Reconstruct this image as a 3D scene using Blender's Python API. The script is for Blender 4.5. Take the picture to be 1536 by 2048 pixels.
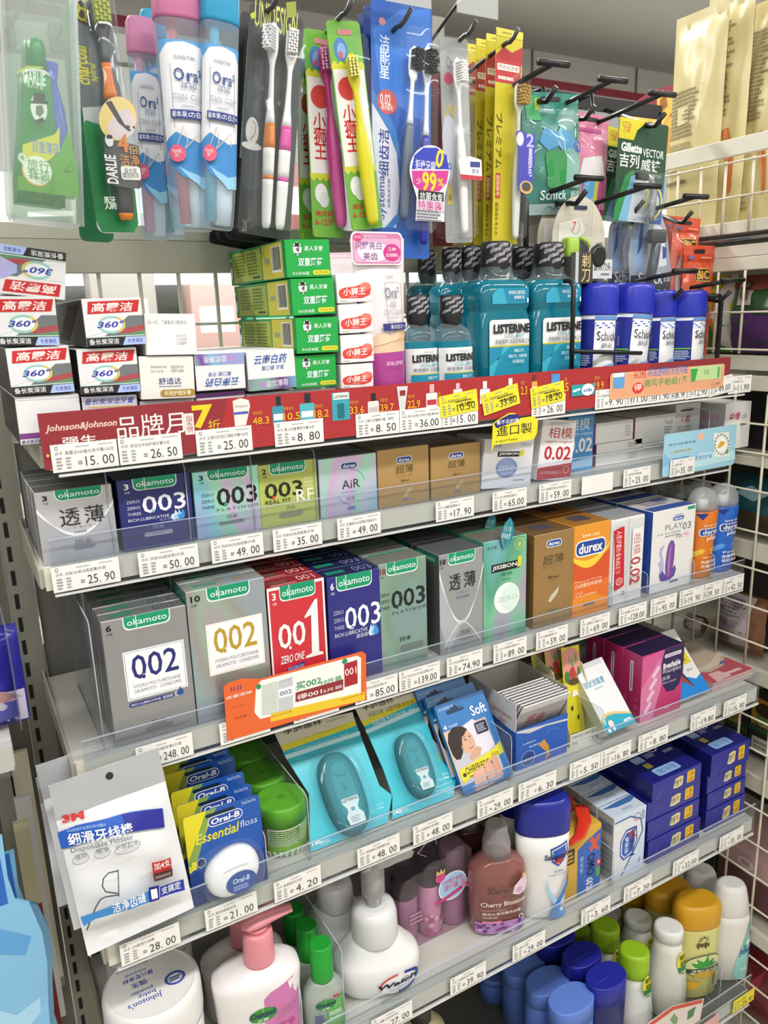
import bpy,bmesh,math,random
from mathutils import Vector,Matrix,Euler
for o in list(bpy.data.objects): bpy.data.objects.remove(o)
SC = bpy.context.scene
COL = SC.collection
R = math.radians
rnd = random.Random(7)

# ------------------------------------------------------------------ camera
EYE = Vector((0,0,1.45)); FPX = 1550.0
YAW,PITCH,ROLL = R(29.278),R(14.263),R(1.873)
_f = Vector((math.sin(YAW)*math.cos(PITCH),math.cos(YAW)*math.cos(PITCH),-math.sin(PITCH)))
_r0 = Vector((math.cos(YAW),-math.sin(YAW),0)); _d0 = _f.cross(_r0)
_r = _r0*math.cos(ROLL) + _d0*math.sin(ROLL); _d = _d0*math.cos(ROLL) - _r0*math.sin(ROLL)
cd = bpy.data.cameras.new('camera'); cam = bpy.data.objects.new('camera',cd); COL.objects.link(cam)
cam.matrix_world = Matrix(((_r.x,-_d.x,-_f.x,EYE.x),(_r.y,-_d.y,-_f.y,EYE.y),(_r.z,-_d.z,-_f.z,EYE.z),(0,0,0,1)))
cd.sensor_fit = 'HORIZONTAL'; cd.sensor_width = 36; cd.lens = 36*FPX/1536
cd.clip_start = 0.02; cd.clip_end = 60
cd.dof.use_dof = True; cd.dof.focus_distance = 0.86; cd.dof.aperture_fstop = 16
SC.camera = cam
# ------------------------------------------------------------------ light and exposure
SC.view_settings.view_transform = 'Standard'; SC.view_settings.look = 'None'
SC.view_settings.gamma = 1; SC.view_settings.use_curve_mapping = False
SC.view_settings.exposure = -0.38
SC.cycles.max_bounces = 7; SC.cycles.transparent_max_bounces = 24; SC.cycles.diffuse_bounces = 4
SC.cycles.glossy_bounces = 4; SC.cycles.transmission_bounces = 6
SC.cycles.caustics_reflective = False; SC.cycles.caustics_refractive = False
SC.cycles.sample_clamp_indirect = 4
SC.cycles.use_denoising = True
wd = bpy.data.worlds.new('world'); SC.world = wd; wd.use_nodes = True
wd.node_tree.nodes['Background'].inputs[0].default_value = (0.9,0.95,1,1)
wd.node_tree.nodes['Background'].inputs[1].default_value = 0.25
def area(name,loc,sx,sy,power,rot=(0,0,0),col=(1,.98,.95)):
    l = bpy.data.lights.new(name,'AREA'); l.shape = 'RECTANGLE'; l.size = sx; l.size_y = sy; l.energy = power; l.color = col
    o = bpy.data.objects.new(name,l); COL.objects.link(o); o.location = loc; o.rotation_euler = rot
    return o
CEIL = 2.62
LIGHTS = [(-0.9,-0.2),(0.55,-0.2),(2.0,-0.2),(3.45,-0.2),(-0.9,-1.7),(0.55,-1.7),(2.0,-1.7),(-0.9,1.7),(0.55,1.7),(2.0,1.7),(3.45,1.7)]  # the row farthest in front is added, an unseen fill
for _i,(_x,_y) in enumerate(LIGHTS):
    area('tube_light',(_x,_y,CEIL-0.075),1.2,0.16,{-.2: 24,-1.7: 16}.get(_y,37))

# ------------------------------------------------------------------ pixel rays: a point of the photo on a plane of the place
def ray(px,py):
    a,b = (px-768)/FPX,(py-1024)/FPX
    return _r*a + _d*b + _f
def Wy(px,py,y):
    d = ray(px,py); return EYE + d*((y-EYE.y)/d.y)
def Wz(px,py,z):
    d = ray(px,py); return EYE + d*((z-EYE.z)/d.z)
def Wx(px,py,x):
    d = ray(px,py); return EYE + d*((x-EYE.x)/d.x)
def Wlean(px,py,y,z,lean):
    """on the plane through the line (y, z) along x that leans back by lean"""
    n = Vector((0,math.cos(lean),-math.sin(lean))); d = ray(px,py)
    return EYE + d*((Vector((0,y,z))-EYE).dot(n)/d.dot(n))

# ------------------------------------------------------------------ materials
def lin(h):
    h = h.lstrip('#'); h = ''.join(x*2 for x in h) if len(h) == 3 else h; c = [int(h[i:i+2],16)/255 for i in (0,2,4)]
    return tuple(x/12.92 if x <= .04045 else ((x+.055)/1.055)**2.4 for x in c) + (1,)
_M = {}
def mat(col,rough=.45,metal=0.,spec=.5,coat=0.,emit=0.,kind='',alpha=1.0):
    key = (col,rough,metal,spec,coat,emit,kind,alpha)
    if key in _M: return _M[key]
    m = bpy.data.materials.new(kind or 'paint'); m.use_nodes = True; nt = m.node_tree; b = nt.nodes['Principled BSDF']
    out = nt.nodes['Material Output']; N = nt.nodes.new; L = nt.links.new
    b.inputs['Base Color'].default_value = lin(col); b.inputs['Roughness'].default_value = rough
    b.inputs['Metallic'].default_value = metal; b.inputs['Specular IOR Level'].default_value = spec
    b.inputs['Coat Weight'].default_value = coat; b.inputs['Coat Roughness'].default_value = .08
    if emit:
        b.inputs['Emission Color'].default_value = lin(col); b.inputs['Emission Strength'].default_value = emit
    if kind in ('clear','frost','film'):
        tr = N('ShaderNodeBsdfTransparent'); tr.inputs[0].default_value = lin(col)
        gl = N('ShaderNodeBsdfGlossy'); gl.inputs['Roughness'].default_value = rough; gl.inputs['Color'].default_value = (1,1,1,1)
        fr = N('ShaderNodeFresnel'); fr.inputs['IOR'].default_value = 1.38 if kind == 'film' else 1.3
        ge = N('ShaderNodeNewGeometry'); iv = N('ShaderNodeMath'); iv.operation = 'SUBTRACT'; iv.inputs[0].default_value = 1; L(ge.outputs['Backfacing'],iv.inputs[1])
        ml = N('ShaderNodeMath'); ml.operation = 'MULTIPLY'; L(iv.outputs[0],ml.inputs[0]); L(fr.outputs[0],ml.inputs[1])
        mx = N('ShaderNodeMixShader'); L(ml.outputs[0],mx.inputs[0]); L(tr.outputs[0],mx.inputs[1]); L(gl.outputs[0],mx.inputs[2])
        last = mx
        if alpha > 0 and kind != 'x':
            df = N('ShaderNodeBsdfDiffuse'); df.inputs[0].default_value = lin(col)
            m2 = N('ShaderNodeMixShader'); m2.inputs[0].default_value = alpha
            L(mx.outputs[0],m2.inputs[1]); L(df.outputs[0],m2.inputs[2]); last = m2
        if kind == 'film':
            tc = N('ShaderNodeTexCoord'); nz = N('ShaderNodeTexNoise'); nz.inputs['Scale'].default_value = 22; nz.inputs['Detail'].default_value = 1
            bp = N('ShaderNodeBump'); bp.inputs['Strength'].default_value = .55; bp.inputs['Distance'].default_value = .01
            L(tc.outputs['Object'],nz.inputs[0]); L(nz.outputs[0],bp.inputs['Height']); L(bp.outputs[0],gl.inputs['Normal']); L(bp.outputs[0],fr.inputs['Normal'])
        L(last.outputs[0],out.inputs[0])
    elif kind == 'liquid':
        b.inputs['Transmission Weight'].default_value = alpha; b.inputs['IOR'].default_value = 1.33; b.inputs['Coat Weight'].default_value = .6
    elif kind == 'holo':
        tc = N('ShaderNodeTexCoord'); nz = N('ShaderNodeTexNoise'); nz.inputs['Scale'].default_value = 9; nz.inputs['Detail'].default_value = .5
        mp = N('ShaderNodeMapping'); mp.inputs['Scale'].default_value = (2.2,1,.8); mp.inputs['Location'].default_value = (rough*9,0,spec*7)
        rp = N('ShaderNodeValToRGB'); e = rp.color_ramp.elements
        base = lin(col); stops = [(.30,'b9a6f0'),(.40,'8fd8f2'),(.48,None),(.56,'a4efc8'),(.64,'e8b8ee'),(.74,None)]
        e[0].position = .2; e[0].color = base; e[1].position = .85; e[1].color = base
        for pz,c in stops:
            q = e.new(pz); c2 = lin(c) if c else base
            q.color = tuple(base[i]*(1-alpha) + c2[i]*alpha for i in range(3)) + (1,)
        L(tc.outputs['Object'],mp.inputs[0]); L(mp.outputs[0],nz.inputs[0]); L(nz.outputs[0],rp.inputs[0]); L(rp.outputs[0],b.inputs['Base Color'])
    elif kind == 'grain' or kind == '':
        # a faint unevenness of the gloss, as printed card and moulded plastic have
        tc = N('ShaderNodeTexCoord'); nz = N('ShaderNodeTexNoise'); nz.inputs['Scale'].default_value = 60
        mr = N('ShaderNodeMapRange'); mr.inputs[3].default_value = max(0,rough-.05*(metal < .3)); mr.inputs[4].default_value = min(1,rough+.05*(metal < .3))
        L(tc.outputs['Object'],nz.inputs[0]); L(nz.outputs[0],mr.inputs[0]); L(mr.outputs[0],b.inputs['Roughness'])
    _M[key] = m
    return m
def ink(c): return mat(c,.45,0,.4)
def gloss(c): return mat(c,.22,0,.5)
def foil(c,r=.3): return mat(c,r,.85)
def holo(c,a=.5,r=.3,s=.5): return mat(c,r,.55,s,kind='holo',alpha=a)
CLEAR = mat('#f4f8fa',.06,kind='clear',alpha=.05)
CLEARG = mat('#f4f6f9',.12,kind='clear',alpha=.022)
FILM = mat('#ffffff',.10,kind='film',alpha=.03)
BLIS = mat('#fafdff',.05,kind='film',alpha=.03)
FROST = mat('#e9f1ee',.35,kind='frost',alpha=.42)

# ------------------------------------------------------------------ mesh builder
class MB:
    def __init__(s): s.v = []; s.f = []; s.m = []; s.mats = []; s.sm = []
    def mi(s,m):
        if m not in s.mats: s.mats.append(m)
        return s.mats.index(m)
    def add(s,vs,fs,m,smooth=False,tf=None):
        o = len(s.v); k = s.mi(m)
        s.v += [tuple(tf @ Vector(v)) if tf else tuple(v) for v in vs]
        for f in fs: s.f.append(tuple(o+i for i in f)); s.m.append(k); s.sm.append(smooth)
        return s
    def box(s,x0,x1,y0,y1,z0,z1,m,c=0.,tf=None):
        if c <= 0:
            vs = [(x,y,z) for x in (x0,x1) for y in (y0,y1) for z in (z0,z1)]
            fs = [(0,1,3,2),(4,6,7,5),(0,4,5,1),(2,3,7,6),(0,2,6,4),(1,5,7,3)]
            return s.add(vs,fs,m,False,tf)
        bm = bmesh.new(); bmesh.ops.create_cube(bm,size=1)
        for v in bm.verts: v.co = Vector(((x0+x1)/2+v.co.x*(x1-x0),(y0+y1)/2+v.co.y*(y1-y0),(z0+z1)/2+v.co.z*(z1-z0)))
        bmesh.ops.bevel(bm,geom=bm.edges[:],offset=c,segments=2 if c > .002 else 1,affect='EDGES',profile=.5)
        bm.verts.index_update(); vs = [v.co.copy() for v in bm.verts]; fs = [[v.index for v in f.verts] for f in bm.faces]; bm.free()
        return s.add(vs,fs,m,c > .002,tf)
    def lathe(s,prof,m,n=32,e=2.0,tf=None,caps=(True,True),smooth=True):
        """prof: list of (z, rx, ry[, cx, cy]); e: superellipse exponent"""
        vs = []; fs = []
        for q in prof:
            z,rx,ry = q[:3]; ox,oy = q[3:5] if len(q) > 3 else (0,0)
            for i in range(n):
                a = 2*math.pi*i/n; c,d = math.cos(a),math.sin(a)
                vs.append((ox+rx*math.copysign(abs(c)**(2/e),c),oy+ry*math.copysign(abs(d)**(2/e),d),z))
        for k in range(len(prof)-1):
            for i in range(n):
                j = (i+1) % n; fs.append((k*n+i,k*n+j,(k+1)*n+j,(k+1)*n+i))
        s.add(vs,fs,m,smooth,tf)
        o = len(s.v)-len(vs); k = s.mi(m)
        if caps[0]: s.f.append(tuple(o+i for i in range(n-1,-1,-1))); s.m.append(k); s.sm.append(False)
        if caps[1]: s.f.append(tuple(o+(len(prof)-1)*n+i for i in range(n))); s.m.append(k); s.sm.append(False)
        return s
    def tube(s,pts,r,m,n=8,tf=None):
        """pts along a path; r: one radius, or a list of radii or (ra, rb) pairs"""
        P = [Vector(p) for p in pts]; vs = []; fs = []
        up = Vector((0,0,1)); t0 = (P[1]-P[0]).normalized()
        if abs(t0.dot(up)) > .9: up = Vector((0,1,0))
        for i,p in enumerate(P):
            t = (P[min(i+1,len(P)-1)]-P[max(i-1,0)]).normalized()
            a = t.cross(up).normalized(); b = a.cross(t).normalized()
            q = r[i] if isinstance(r,(list,tuple)) else r
            ra,rb = q if isinstance(q,(list,tuple)) else (q,q)
            for j in range(n):
                g = 2*math.pi*j/n; vs.append(p + a*ra*math.cos(g) + b*rb*math.sin(g))
        for k in range(len(P)-1):
            for i in range(n):
                j = (i+1) % n; fs.append((k*n+i,k*n+j,(k+1)*n+j,(k+1)*n+i))
        fs.append(tuple(range(n-1,-1,-1))); fs.append(tuple((len(P)-1)*n+i for i in range(n)))
        return s.add(vs,fs,m,True,tf)
    def slab(s,out,t,m,tf=None,y=0.,side=None):
        """outline in the x, z plane, from y to y+t (front at y)"""
        n = len(out); vs = [(a,y,b) for a,b in out] + [(a,y+t,b) for a,b in out]
        ar = sum(out[i][0]*out[(i+1) % n][1]-out[(i+1) % n][0]*out[i][1] for i in range(n))
        fr = tuple(range(n)); bk = tuple(range(2*n-1,n-1,-1))
        if ar < 0: fr = fr[::-1]; bk = bk[::-1]
        s.add(vs,[fr,bk],m,False,tf)
        o = len(s.v)-2*n; k = s.mi(side or m)
        for i in range(n):
            j = (i+1) % n; s.f.append((o+i,o+n+i,o+n+j,o+j) if ar > 0 else (o+i,o+j,o+n+j,o+n+i)); s.m.append(k); s.sm.append(False)
        return s
    def build(s,name,parent=None,smooth_angle=None):
        me = bpy.data.meshes.new(name); me.from_pydata(s.v,[],s.f)
        for m in s.mats: me.materials.append(m)
        me.polygons.foreach_set('material_index',s.m); me.polygons.foreach_set('use_smooth',s.sm); me.update()
        o = bpy.data.objects.new(name,me); COL.objects.link(o)
        if parent is not None: o.parent = parent
        return o
def rrect(x0,z0,x1,z1,r,n=5):
    r = min(r,(x1-x0)/2*.999,(z1-z0)/2*.999)
    return [(cx+r*math.cos(a),cz+r*math.sin(a)) for cx,cz,a0 in ((x1-r,z1-r,0),(x0+r,z1-r,90),(x0+r,z0+r,180),(x1-r,z0+r,270)) for a in [R(a0+90*i/n) for i in range(n+1)]]
def oval(cx,cz,rx,rz,n=28,a0=0,a1=360):
    k = n if a1-a0 >= 360 else n+1
    return [(cx+rx*math.cos(R(a0+(a1-a0)*i/n)),cz+rz*math.sin(R(a0+(a1-a0)*i/n))) for i in range(k)]

# ------------------------------------------------------------------ lettering
_T = {}
def glyphs(txt,bold=0,shear=0.,res=2):
    """outline mesh of a text, its box scaled to 0..1 both ways, and its aspect"""
    key = (txt,bold,shear,res)
    if key in _T: return _T[key]
    c = bpy.data.curves.new('lettering','FONT'); c.body = txt; c.resolution_u = res; c.offset = .018*bold; c.shear = shear; c.align_x = 'CENTER'
    c.space_line = .82
    o = bpy.data.objects.new('lettering',c); COL.objects.link(o)
    dg = bpy.context.evaluated_depsgraph_get(); me = bpy.data.meshes.new_from_object(o.evaluated_get(dg))
    vs = [v.co.copy() for v in me.vertices]; fs = [tuple(p.vertices) for p in me.polygons]
    bpy.data.objects.remove(o); bpy.data.curves.remove(c); bpy.data.meshes.remove(me)
    x0 = min(v.x for v in vs); x1 = max(v.x for v in vs); y0 = min(v.y for v in vs); y1 = max(v.y for v in vs)
    w,h = max(x1-x0,1e-6),max(y1-y0,1e-6)
    _T[key] = ([((v.x-x0)/w,(v.y-y0)/h) for v in vs],fs,w/h)
    return _T[key]
class Print:
    """flat or curved printing: every op lies a hair above the one before; surf(u, v, lift) gives the point"""
    def __init__(s,mb,surf,W,H,fine=0,base=.00012,step=.00003,mk=ink):
        s.mb,s.surf,s.W,s.H,s.fine,s.l,s.step,s.mk = mb,surf,W,H,fine,base,step,mk
    def _m(s,c): return c if not isinstance(c,str) else s.mk(c)
    def poly(s,pts,c):
        """pts in u, v"""
        s.l += s.step
        ar = sum(pts[i][0]*pts[(i+1) % len(pts)][1]-pts[(i+1) % len(pts)][0]*pts[i][1] for i in range(len(pts)))
        if ar < 0: pts = pts[::-1]
        if s.fine:
            bm = bmesh.new(); vv = [bm.verts.new((a,b,0)) for a,b in pts]; bm.faces.new(vv)
            us = [a for a,b in pts]; u0,u1 = min(us),max(us); k = max(1,int((u1-u0)*s.fine))
            for i in range(1,k):
                x = u0+(u1-u0)*i/k; bmesh.ops.bisect_plane(bm,geom=bm.verts[:]+bm.edges[:]+bm.faces[:],plane_co=(x,0,0),plane_no=(1,0,0))
            vz = [b for a,b in pts]; v0,v1 = min(vz),max(vz); k = max(1,int((v1-v0)*max(6,s.fine*.8)))
            for i in range(1,k):
                x = v0+(v1-v0)*i/k; bmesh.ops.bisect_plane(bm,geom=bm.verts[:]+bm.edges[:]+bm.faces[:],plane_co=(0,x,0),plane_no=(0,1,0))
            bm.verts.index_update()
            vs = [s.surf(v.co.x,v.co.y,s.l) for v in bm.verts]; fs = [[v.index for v in f.verts] for f in bm.faces]; bm.free()
            s.mb.add(vs,fs,s._m(c),True)
        else: s.mb.add([s.surf(a,b,s.l) for a,b in pts],[tuple(range(len(pts)))],s._m(c))
    def run(s,ops):
        for op in ops:
            k,a = op[0],op[1:]
            if k == 'R':
                u0,v0,u1,v1,c = a[:5]; r = a[5] if len(a) > 5 else 0
                if r: s.poly([(x/s.W,z/s.H) for x,z in rrect(u0*s.W,v0*s.H,u1*s.W,v1*s.H,r)],c)
                else: s.poly([(u0,v0),(u1,v0),(u1,v1),(u0,v1)],c)
            elif k == 'E': s.poly(oval(*a[:4]),a[4])
            elif k == 'P': s.poly(list(a[0]),a[1])
            elif k == 'O':
                cu,cv,ru,rv,th,c = a[:6]; a0,a1 = a[6:8] if len(a) > 6 else (0,360)
                s.line(oval(cu,cv,ru,rv,30,a0,a1),th,c,a1-a0 >= 360)
            elif k == 'L': s.line(list(a[0]),a[1],a[2],False)
            elif k == 'T': s.text(*a)
            elif k == 'S':
                u0,v0,u1,v1,rows,c = a[:6]; rr = random.Random(len(s.mb.v)+rows)
                s.l += s.step; hh = (v1-v0)/rows
                for i in range(rows):
                    x = u0; vv = v1-hh*(i+.85)
                    end = u1-(u1-u0)*rr.random()*.25
                    while x < end:
                        w = min((u1-u0)*rr.uniform(.04,.10),end-x); pts = [(x,vv),(x+w,vv),(x+w,vv+hh*.6),(x,vv+hh*.6)]
                        s.mb.add([s.surf(p,q,s.l) for p,q in pts],[(0,1,2,3)],s._m(c)); x += w*1.25
    def line(s,pts,th,c,closed):
        s.l += s.step; n = len(pts); q = [Vector((p[0]*s.W,p[1]*s.H)) for p in pts]; A = []; B = []
        for i in range(n):
            t = (q[(i+1) % n]-q[i-1]) if closed or 0 < i < n-1 else (q[1]-q[0] if i == 0 else q[-1]-q[-2])
            t = t.normalized() if t.length > 0 else Vector((1,0)); nn = Vector((-t.y,t.x))*th/2
            A.append(q[i]+nn); B.append(q[i]-nn)
        vs = [s.surf(p.x/s.W,p.y/s.H,s.l) for p in A+B]
        fs = [(i,n+i,n+(i+1) % n,(i+1) % n) for i in range(n if closed else n-1)]
        s.mb.add(vs,fs,s._m(c))
    def text(s,txt,u0,v0,u1,v1,c,bold=0,shear=0.,rot=0):
        """stretched to fill the box; None for u1 or v1 keeps the aspect; rot 90 reads downwards, -90 upwards, 180 upside down"""
        if any(ord(ch) > 0x2e80 for ch in txt): bold = min(bold*.5,.8)
        P,F,asp = glyphs(txt,bold,shear)
        if rot in (90,-90): asp = 1/asp
        if v1 is None: v1 = v0+(u1-u0)*s.W/asp/s.H
        if u1 is None: u1 = u0+(v1-v0)*s.H*asp/s.W
        s.l += s.step+(.0005 if s.fine else 0)
        def m(a,b):
            if rot == 90: a,b = b,1-a
            elif rot == -90: a,b = 1-b,a
            elif rot == 180: a,b = 1-a,1-b
            return s.surf(u0+(u1-u0)*a,v0+(v1-v0)*b,s.l)
        s.mb.add([m(a,b) for a,b in P],F,s._m(c))
def flat(W,H,y=0.,face='F',T=0.):
    """printing plane: F front (looks to -y), L left side (looks to -x), U top, G right side"""
    if face == 'F': return lambda u,v,l: ((u-.5)*W,y-l,v*H)
    if face == 'L': return lambda u,v,l: (-W/2-l,y+T*(1-u),v*H)
    if face == 'G': return lambda u,v,l: (W/2+l,y+T*u,v*H)
    if face == 'U': return lambda u,v,l: ((u-.5)*W,y+T*v,H+l)
def wrap(rx,ry,H,span=math.pi*.9,rad=None,z0=0.,e=2.0):
    """printing on the front of an upright bottle: u over span radians around, v up; rad(z) scales the section"""
    def f(u,v,l):
        a = -math.pi/2+(u-.5)*span; z = z0+v*H; k = rad(z) if rad else (1,1)
        c,d = math.cos(a),math.sin(a)
        x = rx*k[0]*math.copysign(abs(c)**(2/e),c); y = ry*k[1]*math.copysign(abs(d)**(2/e),d)
        return (x+c*l,y+d*l,z)
    return f

# ------------------------------------------------------------------ things and parts
def tag(o,label,cat,group=None):
    o['label'] = label; o['category'] = cat
    if group: o['group'] = group
    return o
def struct(o): o['kind'] = 'structure'; return o
def empty(name,label,cat,group=None,mw=None):
    o = bpy.data.objects.new(name,None); o.empty_display_size = .01; COL.objects.link(o); tag(o,label,cat,group)
    if mw is not None: o.matrix_world = mw
    return o
def at(loc,lean=0.,yaw=0.,roll=0.):
    """standing at loc; lean back about x, yaw about z, roll to the right about y"""
    return Matrix.Translation(Vector(loc)) @ Matrix.Rotation(yaw,4,'Z') @ Matrix.Rotation(-lean,4,'X') @ Matrix.Rotation(roll,4,'Y')
def toward(x,y,k=.5):
    """the turn that brings a front round towards someone standing before the left end of the shelf"""
    return -math.atan2(x,y)*k
def copy_thing(o,mw,label,group=None):
    c = o.copy(); COL.objects.link(c); c.matrix_world = mw; c['label'] = label
    if group: c['group'] = group
    for ch in list(o.children):
        d = ch.copy(); COL.objects.link(d); d.parent = c
        for g in list(ch.children):
            e = g.copy(); COL.objects.link(e); e.parent = d
    return c
def carton(name,label,cat,mw,W,H,T,col,ops=(),side=None,top=None,lops=(),uops=(),group=None,c=.0005,lift=.00012,rops=()):
    """a printed box: the card is the thing's own mesh, the printing on each face is its part; front bottom centre at the origin"""
    mb = MB(); mf = mat(col,.35) if isinstance(col,str) else col
    mb.box(-W/2,W/2,0,T,0,H,mf,c)
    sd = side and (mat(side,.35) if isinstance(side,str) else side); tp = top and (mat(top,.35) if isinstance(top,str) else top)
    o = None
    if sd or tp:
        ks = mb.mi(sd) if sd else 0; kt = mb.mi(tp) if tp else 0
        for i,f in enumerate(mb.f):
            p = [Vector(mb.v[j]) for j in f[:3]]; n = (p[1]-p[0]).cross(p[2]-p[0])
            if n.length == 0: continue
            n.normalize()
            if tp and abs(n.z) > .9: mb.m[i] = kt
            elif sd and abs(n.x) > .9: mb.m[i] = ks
    o = mb.build(name); tag(o,label,cat,group); o.matrix_world = mw
    for nm,face,oo,w,h in (('front_lettering','F',ops,W,H),('side_lettering','L',lops,T,H),('side_lettering','G',rops,T,H),('top_lettering','U',uops,W,T)):
        if oo:
            pm = MB(); Print(pm,flat(W,H,0,face,T),w,h,base=lift).run(oo); pm.build(nm,o)
    return o
def boxdim(y,zb,TL,TR,lean=0.):
    """front face of a box standing at depth y on zb, from its two upper front corners in the photo: x centre, width, height"""
    a = Wlean(*TL,y,zb,lean); b = Wlean(*TR,y,zb,lean)
    h = ((a.z+b.z)/2-zb)/math.cos(lean)
    return (a.x+b.x)/2,b.x-a.x,h
# ================================================================== the room
WALLW = mat('#dddcd8',.6); BEIGE = mat('#cfccbe',.45,kind='grain'); CREAM = mat('#d9d5c4',.4,kind='grain'); STEEL = mat('#9b9a92',.4,.3)
BLACKM = mat('#17181a',.35,.0,.5); WIREW = mat('#d6d0ba',.4); DARK = mat('#1c1b1a',.6); CHROME = mat('#b8b8b8',.15,1)
def plain(name,x0,x1,y0,y1,z0,z1,m,parent=None,c=0.):
    return MB().box(x0,x1,y0,y1,z0,z1,m,c).build(name,parent)
mfl = mat('#b9b4a8',.3,kind='tile'); _nt = mfl.node_tree
_bk = _nt.nodes.new('ShaderNodeTexBrick'); _bk.offset = 0; _bk.inputs['Scale'].default_value = 1.7; _bk.inputs['Color1'].default_value = lin('#bdb8ac'); _bk.inputs['Color2'].default_value = lin('#b2ada1')
_bk.inputs['Mortar'].default_value = lin('#8d897f'); _bk.inputs['Mortar Size'].default_value = .006; _bk.inputs['Brick Width'].default_value = 1; _bk.inputs['Row Height'].default_value = 1
_tc = _nt.nodes.new('ShaderNodeTexCoord'); _nt.links.new(_tc.outputs['Object'],_bk.inputs[0]); _nt.links.new(_bk.outputs[0],_nt.nodes['Principled BSDF'].inputs[0])
struct(plain('floor',-2.5,5,-2.2,3.2,-.05,0,mfl))
struct(plain('ceiling',-2.5,5,-2.2,3.2,CEIL,CEIL+.05,mat('#d2d1cd',.7)))
wb = struct(plain('wall_back',-2.5,5,3.13,3.2,0,CEIL,WALLW))
struct(plain('wall_front',-2.5,5,-2.27,-2.2,0,CEIL,mat('#c8c6c0',.7)))
struct(plain('wall_left',-2.57,-2.5,-2.2,3.2,0,CEIL,mat('#c8c6c0',.7)))
struct(plain('wall_right',5,5.07,-2.2,3.2,0,CEIL,WALLW))
# panelled fascia over the wall shelving: cover strip under the ceiling, thin seams, dark red band
t1 = MB().box(-2.5,5,3.08,3.13,2.705,2.80,mat('#cfcecb',.6)); struct(t1.build('trim_1'))
t2 = MB().box(-2.5,5,3.10,3.13,2.695,2.703,mat('#55524f',.7))
for x in (.2,1.05,1.9,2.62,3.30,3.47+.8): t2.box(x,x+.006,3.122,3.13,2.48,2.695,mat('#77746f',.7))
struct(t2.build('trim_2'))
struct(MB().box(-2.5,5,3.07,3.13,2.435,2.487,mat('#8e2336',.5)).build('trim_3'))
struct(MB().box(-2.5,5,3.02,3.13,2.30,2.434,mat('#b4b3ad',.5)).build('trim_4'))
for i,(x,y) in enumerate(LIGHTS):
    lf = empty('ceiling_light',{-.2: 'twin tube ceiling light over the aisle in front of the shelves',-1.7: 'added unseen fill tube light far in front of the shelves'}.get(y,'twin tube ceiling light over the aisle behind the shelves'),'ceiling light',{-.2: 'tube lights over the front aisle',-1.7: 'added fill tube lights far in front'}.get(y,'tube lights over the rear aisle'),at((x,y,CEIL-.06)))
    MB().box(-.62,.62,-.11,.11,.012,.0595,mat('#dcdcd8',.4),.004).build('housing',lf)
    for s in (-1,1):
        MB().tube([(-.59,.05*s,0),(.59,.05*s,0)],.013,mat('#ffffff',.3,emit=4.0)).build('tube',lf)
# lit wall cooler far behind, seen through the open back of the shelving
ck = empty('wall_cooler','long lit wall cooler standing far behind the open shelf back','cooler',None,at((0,2.62,0)))
plain('cabinet',-2.2,4.4,.12,.40,0,2.28,mat('#8f948f',.5),ck)
for z in (.5,.9,1.3,1.66): plain('shelf',-2.2,4.4,-.16,.119,z,z+.03,mat('#b9bcb6',.4),ck)
plain('light_panel',-2.2,4.4,.10,.119,1.70,1.90,mat('#c9ccc8',.4),ck)
plain('light_panel',-2.2,4.4,.10,.119,1.572,1.655,mat('#ffffff',.4,emit=1.5),ck)
plain('plinth',-2.2,4.4,-.2,.119,0,.12,DARK,ck)
kk = 0
for x,w,z,h,c,n in ((.52,.19,1.332,.27,'#a9a8a0','grey'),(.80,.16,1.332,.23,'#c9a7a0','pale pink'),(1.0,.2,1.332,.17,'#1f9d6c','bright green'),(1.44,.25,1.332,.17,'#3a3a38','dark grey'),
                         (1.75,.3,1.332,.15,'#c9c6bb','ivory'),(2.1,.3,1.332,.2,'#b13a3a','red'),(2.45,.3,1.332,.16,'#d8a93c','amber'),(2.8,.3,1.332,.18,'#e3e1da','white'),(3.2,.3,1.332,.2,'#4a7cb0','mid blue'),
                         (.55,.3,1.692,.2,'#d9d6cf','off white'),(1.0,.3,1.692,.24,'#8c5a56','brick brown'),(1.5,.35,1.692,.2,'#cfd2d6','silver grey'),(2.2,.3,1.692,.2,'#c7a04a','mustard')):
    mb = MB().box(-w/2,w/2,0,.1,0,h,mat(c,.5),.004); o = mb.build('grocery_box'); o.matrix_world = at((x,2.47,z))
    tag(o,n+' grocery box far off on the lit wall cooler, '+('lower shelf' if z < 1.5 else 'upper shelf'),'box','groceries in the wall cooler')
    MB().box(-w*.35,w*.35,-.0008,-.0004,h*.35,h*.7,mat('#efeee8',.5)).build('label',o); kk += 1

# ================================================================== the shelving unit
XL,XR,YB = .0525,.951,.862
SH = {1: (.683,1.334),2: (.698,1.227),3: (.66,1.0586),4: (.62,.898),5: (.608,.6906),6: (.5875,.3966)}
def zp(k): return SH[k][1]+.0208
def yf(k): return SH[k][0]
NAMES = {1: 'topmost',2: 'second',3: 'third',4: 'fourth',5: 'fifth',6: 'lowest'}
fr = empty('gondola_frame','slotted grey steel upright frame with back panel behind all the shelves','shelf frame',None,at((0,0,0)))
for xx in (.031,.962):
    mb = MB().box(xx,xx+.0245,YB,YB+.035,0,1.548 if xx > .5 else 1.80,mat('#8d8b80',.45,.2))
    for i in range(50):
        z = .2+.026*i
        mb.box(xx+.0045,xx+.0085,YB-.0006,YB+.001,z,z+.016,mat('#0c0c0c',.8))
    mb.build('upright',fr)
plain('back_panel',.058,.96,YB+.006,YB+.016,.08,1.335,mat('#6b6a63',.55),fr)
plain('cross_beam',.058,.96,YB+.002,YB+.022,1.5013,1.5330,mat('#a9a796',.45),fr)
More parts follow.
